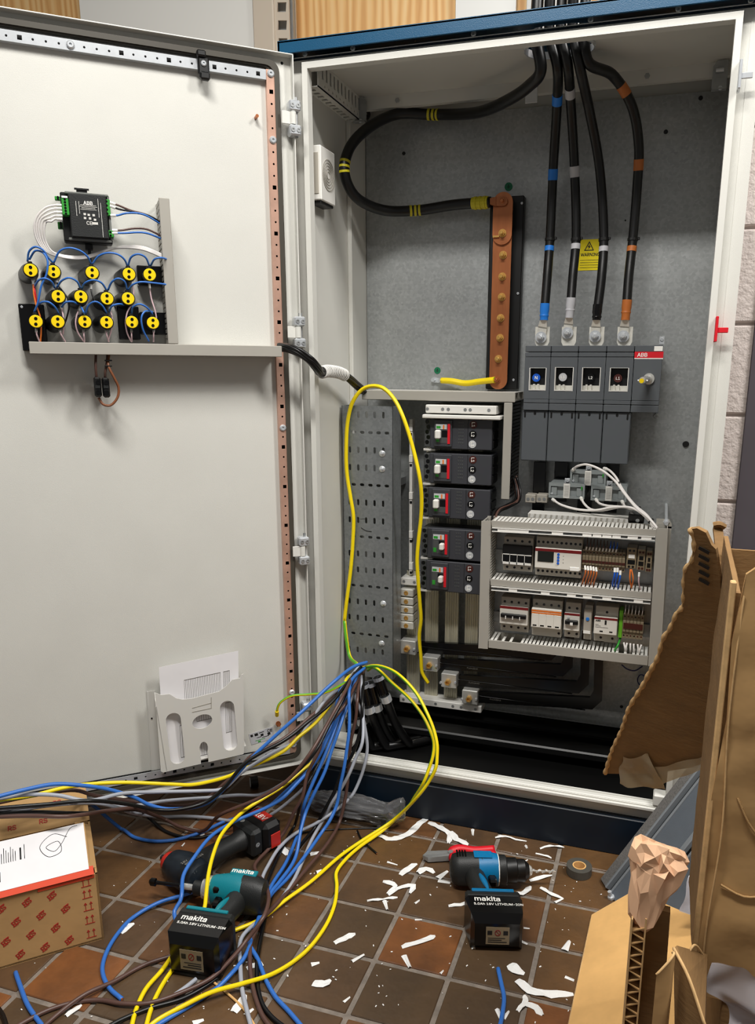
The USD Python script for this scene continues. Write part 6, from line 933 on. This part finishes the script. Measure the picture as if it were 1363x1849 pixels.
# ---- small carton at the left
t = T('carton', 'small printed cardboard carton with an opened flap, on the tiles at the left edge', 'carton'); Hc = .150; c0 = at(188, 1695, z=0); e1 = np.array([-.72, -.69, 0]); e1 /= np.linalg.norm(e1); e2 = np.array([-.69, .72, 0]); e2 /= np.linalg.norm(e2); Lc, Wc, th = .46, .205, .004; Z = np.array([0, 0, 1.])
def panel(o, u, w, lu, lw, n, th=.004): # board spanned by u, w from o, thickened along n
    o, u, w, n = map(np.asarray, (o, u, w, n)); return hull([o + u * i * lu + w * j * lw + n * k * th for i in (0, 1) for j in (0, 1) for k in (0, 1)])
t.add('wall', 'carton', panel(c0, e1, Z, Lc, Hc, -e2 * -1)); t.add('wall', 'carton', panel(c0, e2, Z, Wc, Hc, e1)); t.add('wall', 'carton', panel(c0 + e2 * Wc, e1, Z, Lc, Hc, -e2)); t.add('wall', 'carton', panel(c0 + e1 * Lc, e2, Z, Wc, Hc, -e1)); t.add('floor', 'carton_shaded', panel(c0 + Z * .001, e1, e2, Lc, Wc, Z))
fu = e2 * .93 + Z * .36; fu /= np.linalg.norm(fu); f1 = t.add('flap', 'carton', panel(c0 + Z * (Hc + .001) + e1 * .012, e1, fu, Lc - .03, .125, np.cross(fu, e1)), label='long front flap folded half shut, with a white address label')
f2 = t.add('flap', 'carton', panel(c0 + e2 * Wc + Z * Hc, e1, e2 * .8 + Z * .6, Lc, .085, Z * .6 + e2 * -.8), label='raised back flap'); t.add('flap', 'carton', panel(c0 + Z * Hc + e2 * .02, e2, Z * .5 + e1 * .86, Wc - .04, .030, e1), label='short end flap')
nf = np.cross(e1, fu); nf = nf / np.linalg.norm(nf); nf = nf if nf[2] > 0 else -nf; bo = c0 + Z * (Hc + .001) + e1 * .012
def onflap(m, x, y, h=.0052): v, f = flat(m); v = v[:, :1] * -e1 + v[:, 1:2] * fu + v[:, 2:] * nf; return v + bo + e1 * x + fu * y + nf * h, f
R_ = lambda x0, x1, y0, y1: platez(sbox(x0, y0, x1, y1), 0, .0004)
lay = lambda m, h: ((m[0][:, :1] * e1 + m[0][:, 1:2] * fu + m[0][:, 2:] * nf + bo + nf * h), m[1][:, ::-1])
t.add('tape', 'tape_red', lay(R_(-.006, .30, -.004, .016), .0046), panel(c0 + Z * (Hc - .006) - e2 * .001 + e1 * .006, e1, Z, .10, .006, -e2, .0006), under=f1, label='red parcel tape')
lb = t.add('address_label', 'paper', lay(R_(.002, .30, .010, .124), .0054), under=f1, label='white address label')
bars = [R_(.205 + x, .205 + x + w_, .060, .112) for x, w_ in ((0, .002), (.004, .001), (.007, .003), (.012, .001), (.015, .002), (.019, .001), (.022, .003), (.027, .001), (.030, .002))] + [R_(.155 + k * .0024, .156 + k * .0024, .030, .052) for k in range(9)] + [R_(.16 - k * .004, .161 - k * .004, .070, .105 - .006 * (k % 3)) for k in range(9)] + [R_(.118, .121, .07, .098), R_(.112, .113, .07, .104)]
t.add('label_print', 'black_print', *[lay(m_, .0059) for m_ in bars], kind='stuff', under=f1)
sg = np.array([(.035, .098), (.060, .112), (.085, .088), (.070, .060), (.048, .066), (.052, .092), (.074, .084), (.060, .070), (.046, .084), (.026, .118), (.014, .120)]); sg3 = spl(np.stack([sg[:, 0], sg[:, 1], 0 * sg[:, 0]], 1), .003); t.add('signature', 'black_print', tube(sg3[:, :1] * e1 + sg3[:, 1:2] * fu + bo + nf * .0060, .0006, 4), under=f1)
# printed marks: small red double-letter blocks, and paired arrows near the corner
def onwall(m, x, z, rot=0): # m faces -y reading +x; wall runs from c0 along e1 (to the left)
    v = m[0] @ rotm('y', -rot).T; n_ = -e2; return c0 + v[:, :1] * -e1 + v[:, 1:2] * e2 + v[:, 2:] * Z + e1 * x + Z * z + n_ * .0004, m[1]
def logo(): b_ = plate(sbox(-.0085, -.0065, .0085, .0065).buffer(.001), -.0004, .0002); return b_
marks, letters = [], []
for i in range(8):
    for j in range(4):
        x, z = .062 + i * .043 + (.021 if j % 2 else 0), .020 + j * .036
        marks.append(onwall(plate(union_all([sbox(-.009, -.0065, .0005, -.0045), sbox(-.001, .0045, .009, .0065)]), -.0004, .0002), x, z, .5)); letters.append(onwall(text('RS', .0095, (0, 0, 0), .0003, center=True), x, z, .5))
t.add('print', 'print_red', *marks, *letters, kind='stuff', label='rows of small red letter marks'); ar = union_all([Polygon([(-.003, .004), (0, .009), (.003, .004)]), sbox(-.0006, -.008, .0006, .005)])
t.add('print', 'print_red', *[onwall(plate(affinity.translate(ar, dx), -.0004, .0002), .022, z) for z in (.022, .054, .084, .112, .138) for dx in (-.005, .005)], *[onwall(plate(sbox(-.009, -.010, .009, -.0088), -.0004, .0002), .022, z) for z in (.022, .054, .084, .112, .138)], kind='stuff', label='column of red upright arrows'); b2 = c0 + e2 * Wc + Z * Hc; u2 = e2 * .8 + Z * .6; n2 = np.cross(e1, u2); n2 = n2 if n2[1] < 0 else -n2
t.add('print', 'print_red', *[((m_[0][:, :1] * -e1 + m_[0][:, 2:] * u2 + m_[0][:, 1:2] * -n2) + b2 + e1 * x + u2 * (.020 + .035 * (k % 2)) + n2 * .0045, m_[1]) for k, x in enumerate(np.arange(.03, .42, .03)) for m_ in (text('RS', .010, (0, 0, 0), .0003, center=True),)], kind='stuff', under=f2)
# ---- packaging at the right
CB = (.890, -.74, .300)
bx_ = T('large_carton', 'tall torn cardboard carton at the right edge, its flap hanging open to the left', 'carton')
zt_ = .945; x0, y0, z0 = .884, -.74, .305
def wavy(poly_pts, o, u, w, n, th, amp=.003, sc=14, res=.016, jag=.0):
    P2 = Polygon(poly_pts); b = P2.bounds; nx, ny = max(2, int((b[2] - b[0]) / res)), max(2, int((b[3] - b[1]) / res)); g = P2.segmentize(res * .8)
    t_ = trimesh.creation.extrude_polygon(g, 1.0, engine='earcut'); 
    xs, ys = np.meshgrid(np.linspace(b[0], b[2], nx), np.linspace(b[1], b[3], ny)); pp = [Point(p) for p in zip(xs.ravel(), ys.ravel())]; ins = np.array([(p.x, p.y) for p in pp if P2.buffer(-res * .5).contains(p)]).reshape(-1, 2)
    ring = np.array(g.exterior.coords)[:-1]; al = np.vstack([ring, ins]); from scipy.spatial import Delaunay
    tri_ = Delaunay(al).simplices; cen = al[tri_].mean(1); keep = np.array([P2.buffer(1e-6).contains(Point(c_)) for c_ in cen]); tri_ = tri_[keep]
    aa, bb, cc_ = al[tri_[:, 0]], al[tri_[:, 1]], al[tri_[:, 2]]; cr = (bb[:, 0] - aa[:, 0]) * (cc_[:, 1] - aa[:, 1]) - (bb[:, 1] - aa[:, 1]) * (cc_[:, 0] - aa[:, 0]); tri_[cr < 0] = tri_[cr < 0][:, ::-1]
    o, u, w, n = map(np.asarray, (o, u, w, n)); h = (meshkit.fbm(np.stack([al[:, 0] * sc, al[:, 1] * sc, 0 * al[:, 0]], 1) + 3, 3, 5) - .5) * 2 * amp
    top_ = o + al[:, :1] * u + al[:, 1:] * w + n * (th + h)[:, None]; bot_ = o + al[:, :1] * u + al[:, 1:] * w + n * h[:, None]; k = len(al); r = len(ring); F = [tri_, tri_[:, ::-1] + k]
    F.append(np.array([[i, (i + 1) % r, i + k] for i in range(r)])[:, ::-1]); F.append(np.array([[(i + 1) % r, (i + 1) % r + k, i + k] for i in range(r)])[:, ::-1]); F = np.vstack(F)
    if np.dot(np.cross(u, w), n) < 0: F = F[:, ::-1]
    return np.vstack([top_, bot_]), F
fr_pts = [(0, 0), (.40, 0), (.40, .66), (.052, .655), (.046, .640), (.03, .60), (.012, .585), (.004, .50), (.008, .40), (0, .30)]
bx_.add('front', 'carton', wavy(fr_pts, (x0, y0, z0), (1, 0, 0), (0, 0, 1), (0, 1, 0), .007, .006, 16, .012), smooth=30); bx_.add('side', 'carton_shaded', wavy([(0, 0), (.24, 0), (.24, .58), (0, .56)], (x0 + .004, y0 + .007, z0), (0, 1, 0), (0, 0, 1), (1, 0, 0), .006, .002), smooth=30)
bx_.add('front_fold', 'carton_edge', box(x0 - .004, x0 + .003, y0 - .002, y0 + .010, z0 + .002, z0 + .575, .0012), label='pale bent front edge'); bx_.add('bottom', 'carton_shaded', box(x0 + .006, x0 + .40, y0 + .008, y0 + .25, z0, z0 + .006)); bx_.add('back', 'carton_shaded', box(x0 + .006, x0 + .40, y0 + .25, y0 + .256, z0, z0 + .56))
ft = spl(np.array([(x0 + .012, y0 - .002, z0 + .56), (x0 + .010, y0 - .003, z0 + .40), (x0 + .016, y0 - .003, z0 + .25), (x0 + .010, y0 - .003, z0 + .1), (x0 + .012, y0 - .003, z0 + .01)]), .02); bx_.add('crease', 'carton_edge', tube(ft, .0014, 6), smooth=True, label='raised crease along the front')
bx_.add('wrinkle', 'carton', tube(spl(np.array([(x0 + .030, y0 - .001, z0 + .30), (x0 + .045, y0 - .002, z0 + .27), (x0 + .060, y0 - .001, z0 + .25)]), .01), .0016, 5), smooth=True); bx_.add('wrinkle', 'carton', tube(spl(np.array([(x0 + .022, y0 - .001, z0 + .175), (x0 + .05, y0 - .002, z0 + .165), (x0 + .08, y0 - .001, z0 + .172)]), .01), .0016, 5), smooth=True)
# the hanging flap: corners picked on its own leaning plane
A1, A2, A3, A4 = at(1256, 952, y=-.55), at(1300, 965, y=-.565), at(1292, 1372, y=-.26), at(1092, 1398, y=-.22)
n_ = np.cross(A2 - A1, A4 - A1); n_ /= np.linalg.norm(n_); n_ = n_ if n_[1] > 0 else -n_; w_ = (A1 - A4) / np.linalg.norm(A1 - A4); u_ = A3 - A4; u_ = u_ - n_ * (u_ @ n_); u_ -= w_ * (u_ @ w_); u_ /= np.linalg.norm(u_)
def onpl(px, py): d = RM @ np.array([(px - PCX) / FPX, 1, -(py - PCY) / FPX]); q = CAM + d * ((A4 - CAM) @ n_) / (d @ n_) - A4; return (q @ u_, q @ w_)
FP = [onpl(*p) for p in ((1091, 1398), (1105, 1355), (1122, 1318), (1134, 1282), (1160, 1238), (1172, 1215), (1186, 1190), (1198, 1152), (1208, 1138), (1222, 1108), (1232, 1098), (1234, 1078), (1237, 1030), (1250, 1012), (1252, 975), (1245, 956), (1258, 954), (1274, 962), (1284, 984), (1292, 992), (1300, 1040), (1303, 1090), (1300, 1200), (1296, 1300), (1290, 1370), (1250, 1385), (1180, 1398))]
fl_ = bx_.add('flap', 'carton_shaded', wavy(FP, A4, u_, w_, n_, .006, .0025, 9, .018), smooth=30, label='big torn flap, its shaded inside facing out')
eg = [A4 + u_ * p[0] + w_ * p[1] + n_ * .003 for p in FP[:16]]; bx_.add('torn_edge', 'carton_edge', tube(spl(np.array(eg), .008), .0045 + .0012 * np.sin(np.arange(len(spl(np.array(eg), .008))) * 1.7), 6), smooth=True, under=fl_, label='pale torn corrugated edge')
bx_.add('faded_print', 'black_print', *[(lambda c_: hull([c_ + u_ * i * .016 + w_ * j * .006 - n_ * k * .0006 - n_ * .0022 for i in (0, 1) for j in (0, 1) for k in (0, 1)]))(A4 + u_ * onpl(1262, 990 + 14 * q)[0] + w_ * onpl(1262, 990 + 14 * q)[1]) for q in range(5)], under=fl_, kind='stuff'); 
S1, S2 = at(1292, 958, y=-.46), at(1308, 1050, y=-.52); bx_.add('flap_stub', 'carton_shaded', hull([S1 + [-.004, 0, .006], S1 + [.010, .004, .004], S2 + [-.004, 0, -.02], S2 + [.010, .004, -.02], S1 + [-.004, .006, .0], S1 + [.010, .010, 0]]), tube(spl(np.array([S1 + [-.004, 0, .008], S1 + [.004, 0, .010], S1 + [.012, .004, .006]]), .004), .005, 6), label='torn stub of the next flap')
# tape film hanging from the flap's foot
def filmsheet(name, label, corners, seed, amp=.012, n=14):
    c_ = [np.asarray(x, float) for x in corners]; g_ = np.linspace(0, 1, n); P = np.array([[lerp(lerp(c_[0], c_[1], u), lerp(c_[3], c_[2], u), v) for u in g_] for v in g_]).reshape(-1, 3); P = P + (np.stack([meshkit.noise(P * 28 + q * 7, seed + q) for q in range(3)], 1) - .5) * 2 * amp; P[:, 2] = np.maximum(P[:, 2], .002)
    F = [];
    for j in range(n - 1):
        for i in range(n - 1): a = j * n + i; F += [(a, a + 1, a + n + 1), (a, a + n + 1, a + n)]
    F = np.array(F); m2 = P + [0, .0008, .0003]; k = len(P); F2 = np.vstack([F, F[:, ::-1] + k])
    return one(name, label, 'plastic film', 'film_tape' if name == 'tape_film' else 'film_grey', (np.vstack([P, m2]), F2), smooth=35)
q = lambda px, py, dn=-.006: A4 + u_ * onpl(px, py)[0] + w_ * onpl(px, py)[1] + n_ * dn
filmsheet('tape_film', 'clear packing tape hanging crumpled from the foot of the torn flap', (q(1125, 1362), q(1180, 1362), q(1205, 1425), q(1118, 1412)), 3, .008); filmsheet('tape_film', 'clear tape strip along the bottom edge of the torn flap', (q(1180, 1385), q(1288, 1358), q(1288, 1378), q(1185, 1418)), 9, .004)
# lower heap: support carton, tan sheet, torn pieces, film
lc = T('lower_carton', 'crushed cardboard carton under the tall one, mostly hidden in film', 'carton'); lc.add('wall', 'carton_shaded', box(.925, 1.30, -.735, -.729, 0, .298, .001)); lc.add('wall', 'carton_shaded', box(.925, .931, -.728, -.46, 0, .298, .001)); lc.add('lid', 'carton_shaded', box(.925, 1.30, -.735, -.46, .2985, .304, .001)); lc.add('wall', 'carton_shaded', box(.925, 1.30, -.466, -.46, 0, .298, .001))
filmsheet('wrapping_film', 'clear wrapping film hanging below the tall carton at the lower right', (at(1278, 1746, y=-.765), at(1385, 1752, y=-.765), at(1385, 1880, y=-.79), at(1306, 1870, y=-.79)), 21, .022, 22)
filmsheet('wrapping_film', 'grey film hanging beside the tall carton behind the crumpled paper', (at(1246, 1562, y=-.30), at(1300, 1556, y=-.30), at(1300, 1672, y=-.36), at(1236, 1650, y=-.36)), 33, .012, 16)
ts = T('cardboard_sheet', 'large tan cardboard sheet lying sloped on the floor at the right', 'cardboard'); o_ = at(1070, 1655, z=.002); ua = at(1278, 1536, z=.115) - o_; ue = at(1029, 1849, z=.002) - o_; lu = np.linalg.norm(ua); le = np.linalg.norm(ue)
nn = np.cross(ua, ue); nn /= np.linalg.norm(nn); nn = nn if nn[2] > 0 else -nn; ts.add('sheet', 'carton_tan', wavy([(0, 0), (lu * 1.1, 0), (lu * 1.1, le * 1.7), (0, le * 1.7)], o_, ua / lu, ue / le, nn, .004, .0008, 8, .03), smooth=30)
ts.add('edge', 'carton_edge', tube(np.array([o_ + nn * .002, o_ + ua * 1.1 + nn * .002]), .0026, 6), tube(np.array([o_ + nn * .002, o_ + ue * 1.7 + nn * .002]), .0026, 6))
tp_ = T('torn_cardboard', 'upright torn double-wall cardboard strip showing its corrugations, lower right', 'cardboard'); Y1 = -.80; c1, c2, c3 = at(1140, 1660, y=Y1), at(1168, 1660, y=Y1), at(1207, 1662, y=Y1 + .05); hgt = c1[2]
tp_.add('liner', 'carton_edge', hull([(c1[0], Y1, 0), (c1[0] + .002, Y1, 0), (c1[0], Y1, c1[2]), (c1[0] + .002, Y1, c1[2]), (c1[0], Y1 + .09, 0), (c1[0] + .002, Y1 + .09, 0), (c1[0], Y1 + .09, c1[2] + .005), (c1[0] + .002, Y1 + .09, c1[2] + .005)])); tp_.add('liner', 'carton_edge', hull([(c2[0] - .002, Y1, 0), (c2[0], Y1, 0), (c2[0] - .002, Y1, c2[2]), (c2[0], Y1, c2[2]), (c2[0] - .002, Y1 + .09, 0), (c2[0], Y1 + .09, 0), (c2[0] - .002, Y1 + .09, c2[2]), (c2[0], Y1 + .09, c2[2])]))
zs = np.arange(.006, hgt - .010, .0094); cw_ = []
for k, z in enumerate(zs):
    xa_, xb_ = (c1[0] + .002, c2[0] - .002) if k % 2 else (c2[0] - .002, c1[0] + .002); cw_.append(hull([(xa_, Y1 + .001, z), (xa_, Y1 + .001, z + .0018), (xb_, Y1 + .001, z + .0076), (xb_, Y1 + .001, z + .0094), (xa_, Y1 + .085, z), (xb_, Y1 + .085, z + .0085)]))
tp_.add('flutes', 'carton', *cw_, kind='stuff', label='zigzag flutes'); tp_.add('inner_ply', 'carton_shaded', wavy([(0, 0), (c3[0] - c2[0], 0), (c3[0] - c2[0] + .004, hgt * .5), (c3[0] - c2[0], hgt - .002), (0, hgt)], (c2[0], Y1 + .03, 0), (1, 0, 0), (0, 0, 1), (0, 1, 0), .012, .002, 20, .02), smooth=30)
cr_ = T('crumpled_paper', 'crumpled pinkish kraft paper on top of the torn cardboard strip', 'paper'); g = trimesh.creation.icosphere(2); v = np.array(g.vertices); ce = at(1183, 1562, y=-.775); hw = at(1238, 1562, y=-.775)[0] - ce[0]; r_ = .72 + .55 * meshkit.noise(v * 1.3 + 11, 8) - .55 * np.abs(meshkit.noise(v * 1.9 + 4, 2) - .5) - .25 * np.abs(meshkit.noise(v * 3.1 + 2, 5) - .5); v = v * r_[:, None]; v[:, 0] *= hw * 1.02; v[:, 1] *= .03; low = np.clip(-v[:, 2] / .9, 0, 1); v[:, 2] = np.where(v[:, 2] > 0, v[:, 2] * .036, v[:, 2] * .095); v[:, 0] = v[:, 0] * (1 - .52 * low) - .010 * low; cr_.add('ball', 'kraft_crumple', (v + ce + (np.random.default_rng(4).random(v.shape) - .5) * .009, np.array(g.faces)), smooth=12)
tc = T('torn_cardboard', 'curled torn cardboard flap at the lower right, dark inside', 'cardboard'); pts_ = []
for a_ in np.linspace(0, 1, 9): pts_.append(at(1185 + 18 * math.sin(a_ * 2.6) + 20 * a_, 1760 - 40 * math.sin(a_ * 1.7), y=-.86 + .02 * a_))
pp = np.array(pts_); lowp = pp.copy(); lowp[:, 2] = 0.002; V = np.vstack([pp, lowp, pp + [.002, .004, 0], lowp + [.002, .004, 0]]); k = len(pp); F = []
for i in range(k - 1): F += [(i, i + 1, i + k + 1), (i, i + k + 1, i + k), (i + 2 * k, i + 3 * k + 1, i + 2 * k + 1), (i + 2 * k, i + 3 * k, i + 3 * k + 1), (i, i + 2 * k, i + 2 * k + 1), (i, i + 2 * k + 1, i + 1)]
tc.add('curl', 'carton', (V, np.array(F)), smooth=40); tc.add('edge', 'carton_edge', tube(spl(pp, .006), .0016, 6), smooth=True)
tc = T('torn_cardboard', 'stiff torn cardboard flap leaning out under the tall carton, pale ragged edge', 'cardboard'); p1, p2, p3 = at(1216, 1712, y=-.82), at(1238, 1760, y=-.84), at(1272, 1850, y=-.86); p0 = at(1272, 1728, y=-.76)
tc.add('board', 'carton_shaded', hull([p1, p2, p3, p0, (p0[0], p0[1], .1), (p3[0], p3[1], .06), p1 + [.004, .006, 0], p0 + [.004, .006, 0], (p3[0] + .03, p3[1] + .05, .0), (p0[0], p0[1] + .02, .0), (p3[0], p3[1] + .01, 0.)])); tc.add('ragged_edge', 'carton_edge', tube(spl(np.array([p1, p2 + [.002, 0, 0], p3]), .006), .0022, 6), smooth=True); tc.add('torn_top', 'carton_edge', tube(spl(np.array([p1, lerp(p1, p0, .4) + [0, 0, -.008], lerp(p1, p0, .6) + [0, 0, .012], p0]), .006), .0016, 6), smooth=True)
# grey ribbed panel leaning on the cabinet's right front corner
gp = T('grey_panel', 'dark slate-grey ribbed metal panel leaning against the lower right of the cabinet', 'panel'); P0 = at(1086, 1588, z=.004); P1 = at(1236, 1396, y=-.028); g1_ = P1 - P0; l1 = np.linalg.norm(g1_); g1_ /= l1; g2_ = np.array([g1_[1], -g1_[0], 0]); g2_ /= np.linalg.norm(g2_); gn = np.cross(g1_, g2_); gn = gn if gn[1] < 0 else -gn; LL_ = .60
def gb(a0, a1, b0, b1, n0, n1, r=.001): m_ = box(a0, a1, b0, b1, n0, n1, r); v = P0 + m_[0][:, :1] * g1_ + m_[0][:, 1:2] * g2_ + m_[0][:, 2:] * gn; return (v, m_[1] if np.dot(np.cross(g1_, g2_), gn) > 0 else m_[1][:, ::-1])
gp.add('edge_strip', 'panel_slate_edge', gb(0, LL_, 0, .026, -.012, .004), label='speckled edge strip'); gp.add('rib', 'panel_rib', gb(0, LL_, .028, .034, -.012, .006, .002)); gp.add('groove', 'black_gloss', gb(0, LL_, .034, .046, -.012, -.006)); gp.add('rib', 'panel_rib', gb(0, LL_, .046, .052, -.012, .003, .002)); gp.add('sheet', 'panel_slate', gb(0, LL_, .052, .130, -.012, -.001)); gp.add('rib', 'panel_rib', gb(0, LL_, .130, .142, -.012, .004, .002)); gp.add('groove', 'black_gloss', gb(0, LL_, .142, .158, -.012, -.006)); gp.add('rib', 'panel_rib', gb(0, LL_, .158, .163, -.012, .003, .002)); gp.add('sheet', 'panel_slate', gb(0, LL_, .163, .26, -.012, -.001))
# ---- paper scraps
def scrap(P, wpx, k, sc=2.726, ox=560, oy=1380):
    Q = np.array([at(ox + x / sc, oy + y / sc, z=.001) for x, y in P]); w = wpx / sc * .00085 + .0005; S = spl(Q, .014) if len(Q) > 1 else np.vstack([Q[0] - [w, 0, 0], Q[0], Q[0] + [w, .002, 0]]); n = len(S); r = np.random.default_rng(k)
    T_ = np.gradient(S, axis=0); T_ /= np.maximum(np.linalg.norm(T_, axis=1, keepdims=True), 1e-9); nrm = np.stack([-T_[:, 1], T_[:, 0], 0 * T_[:, 0]], 1); end = np.ones(n); end[0] *= .8; end[-1] *= .4
    wl, wr = w * r.uniform(.75, 1.2, n) * end, w * r.uniform(.75, 1.2, n) * end; zl, zr, zm = r.uniform(.0008, .004, n), r.uniform(.0008, .004, n), r.uniform(.0012, .004, n)
    A, M_, B = S + nrm * wl[:, None], S.copy(), S - nrm * wr[:, None]; A[:, 2], M_[:, 2], B[:, 2] = zl, zm, zr; A[[0, -1], 2] = B[[0, -1], 2] = .0008
    V = np.vstack([A, M_, B, A - [0, 0, .0006], M_ - [0, 0, .0006], B - [0, 0, .0006]]); F = []
    for i in range(n - 1):
        for c_, s_ in ((0, 1), (n, 1), (3 * n, -1), (4 * n, -1)): q = [(c_ + i, c_ + n + i, c_ + n + i + 1), (c_ + i, c_ + n + i + 1, c_ + i + 1)]; F += q if s_ > 0 else [x[::-1] for x in q]
        for c_ in (0, 2 * n): F += [(c_ + i, c_ + i + 1, c_ + 3 * n + i), (c_ + i + 1, c_ + 3 * n + i + 1, c_ + 3 * n + i)]
    return V, np.array(F)
SC = [([(340, 350), (400, 370), (480, 345), (540, 290), (610, 245)], 24, 'long curled white paper strip beside the plastic bag'), ([(585, 285), (640, 315), (685, 345), (680, 390)], 22, 'bent white strip below the end of the long curled one'), ([(690, 330), (720, 370), (780, 395)], 26, 'wide torn scrap just behind the red pliers'), ([(910, 360), (960, 355), (1010, 372), (1065, 378)], 9, 'narrow strip along the plinth behind the drill'), ([(1130, 415), (1180, 405), (1250, 408)], 8, 'thin strip along the plinth left of the tape roll'), ([(1110, 438), (1150, 450), (1188, 462)], 9, 'thin strip just behind the drill bit'), ([(380, 480), (430, 495)], 12, 'small scrap left of the pliers jaws'), ([(445, 545), (490, 510), (525, 490)], 22, 'scrap just below the pliers jaws'), ([(530, 535), (570, 515), (610, 535)], 26, 'rumpled scrap between pliers jaws and drill'), ([(630, 560), (675, 525)], 26, 'scrap touching the left end of the drill'), ([(630, 572), (690, 585)], 18, 'scrap under the drill body'), ([(360, 575), (420, 600), (380, 640)], 18, 'hooked scrap left of the drill'), ([(380, 640), (450, 605), (510, 600), (490, 635)], 20, 'broad rumpled scrap left of the drill handle'), ([(280, 672), (360, 665), (430, 655)], 10, 'thin level strip left of the drill battery'), ([(365, 670), (380, 715)], 16, 'short scrap hanging from the thin level strip'), ([(515, 685), (538, 670)], 10, 'tiny scrap left of the drill battery'), ([(680, 698), (740, 690), (790, 680)], 14, 'pronged scrap against the drill battery'), ([(120, 880), (170, 855), (222, 835)], 18, 'pointed scrap on a dark tile in the middle'), ([(450, 900), (520, 880), (580, 860), (615, 845)], 16, 'long pointed scrap on the orange tile'), ([(460, 940), (490, 1000)], 24, 'oblong scrap at the lower end of the orange tile'), ([(205, 970), (265, 935)], 18, 'oblong scrap left of the orange tile'), ([(15, 1075), (60, 1085), (100, 1060)], 24, 'folded scrap near the middle of the lower edge'), ([(165, 1170), (195, 1145)], 12, 'small scrap near the lower edge, right of the folded one'), ([(515, 765), (550, 765)], 9, 'tiny scrap above the orange tile'), ([(1080, 572), (1190, 545)], 14, 'straight strip under the drill bit'), ([(1135, 605), (1190, 640), (1245, 660)], 14, 'bent strip right of the drill battery'), ([(1000, 640), (1060, 630), (1085, 600)], 20, 'scrap beside the drill handle'), ([(1255, 915), (1275, 870)], 30, 'square scrap left of the tan sheet'), ([(980, 985), (1010, 1010), (1055, 1030)], 30, 'pointed wide scrap right of the blue offcut'), ([(1020, 1060), (1080, 1110), (1150, 1130), (1295, 1130)], 26, 'longest white strip, running to the tan sheet'), ([(1020, 1215), (1060, 1165), (1055, 1135)], 15, 'crossed scrap at the lower right, left arm'), ([(1060, 1180), (1110, 1200), (1145, 1235)], 20, 'crossed scrap at the lower right, right arm'), ([(920, 1205), (940, 1260)], 18, 'scrap left of the blue offcut'), ([(950, 1250), (978, 1215)], 14, 'scrap right of the blue offcut, at its lower end'), ([(1255, 1045), (1300, 1065)], 16, 'scrap half under the tan sheet'), ([(795, 840), (805, 910)], 24, 'torn scrap at the lower left corner of the drill battery'), ([(1020, 860), (1070, 885)], 16, 'scrap at the lower right corner of the drill battery'), ([(1050, 805), (1080, 808)], 10, 'tiny scrap right of the drill battery'), ([(1030, 490), (1070, 470)], 9, 'thin scrap above the drill bit'), ([(1060, 400), (1068, 415)], 14, 'small square scrap behind the drill chuck'), ([(800, 320), (800, 352)], 14, 'small upright scrap near the plinth'), ([(1205, 680), (1245, 660)], 12, 'scrap on the joint right of the drill'), ([(5, 985), (45, 975)], 18, 'scrap on the dark tile left of centre'), ([(5, 440), (55, 430)], 24, 'scrap on the tiles under the brown cables'), ([(30, 530), (55, 520)], 22, 'scrap beside the yellow-green cable'), ([(640, 1030), (655, 1015)], 8, 'tiny scrap at the lower middle')]
for k, (P, w, lb) in enumerate(SC): one('paper_scrap', lb, 'paper scrap', 'paper_scrap', scrap(P, w, k), group='white paper scraps on the tiles')
for k, (P, w, lb) in enumerate([([(890, 285), (930, 320), (945, 355)], 26, 'rumpled scrap between the cables, right of the red-trimmed battery'), ([(1090, 350), (1155, 338)], 24, 'scrap on the tiles right of the falling cables'), ([(1130, 462), (1165, 455)], 22, 'scrap under the lower yellow-green cable'), ([(700, 1052), (760, 1030), (800, 1038)], 24, 'white scrap caught on the cables below the battery'), ([(620, 1320), (660, 1270), (690, 1215)], 30, 'large scrap at the lower edge beside the grey cable'), ([(690, 1340), (740, 1300)], 22, 'scrap at the lower edge left of the black cable'), ([(370, 1392), (435, 1365)], 30, 'scrap cut by the lower edge under the blue cable'), ([(1240, 895), (1300, 870), (1360, 840)], 20, 'pointed scrap in the middle of a brown tile'), ([(300, 300), (318, 280)], 10, 'tiny scrap behind the red-nosed tool'), ([(410, 235), (440, 225)], 14, 'scrap under the blue cables behind the red-nosed tool')]): one('paper_scrap', lb, 'paper scrap', 'paper_scrap', scrap(P, w, 100 + k, 3.4075, 240, 1440), group='white paper scraps on the tiles')
one('paper_scrap', 'folded white scrap right of the small carton', 'paper scrap', 'paper_scrap', scrap([(895, 1170), (945, 1135), (995, 1100)], 34, 200, 4.118, 0, 1400), group='white paper scraps on the tiles'); one('paper_scrap', 'white scrap under the long brown cable at the lower left', 'paper scrap', 'paper_scrap', scrap([(490, 1790), (550, 1745), (605, 1705)], 22, 201, 4.118, 0, 1400), group='white paper scraps on the tiles')
cs = []
for k in range(150):
    x, y = rng.uniform(.05, .78), rng.uniform(-.75, -.04); s_ = rng.uniform(.0006, .0024); cs.append(xf(box(-s_, s_, -s_ * .5, s_ * .5, 0, s_ * .6), rotm('z', rng.uniform(0, 3)), (x, y, .0006)))
for k in range(90): x, y = rng.uniform(-.6, .1), rng.uniform(-.85, -.3); s_ = rng.uniform(.0005, .0018); cs.append(xf(box(-s_, s_, -s_ * .5, s_ * .5, 0, s_ * .6), rotm('z', rng.uniform(0, 3)), (x, y, .0006)))
one('paper_crumbs', 'tiny white crumbs scattered over the tiles', 'crumbs', 'paper_scrap', *cs, kind='stuff')
flush()
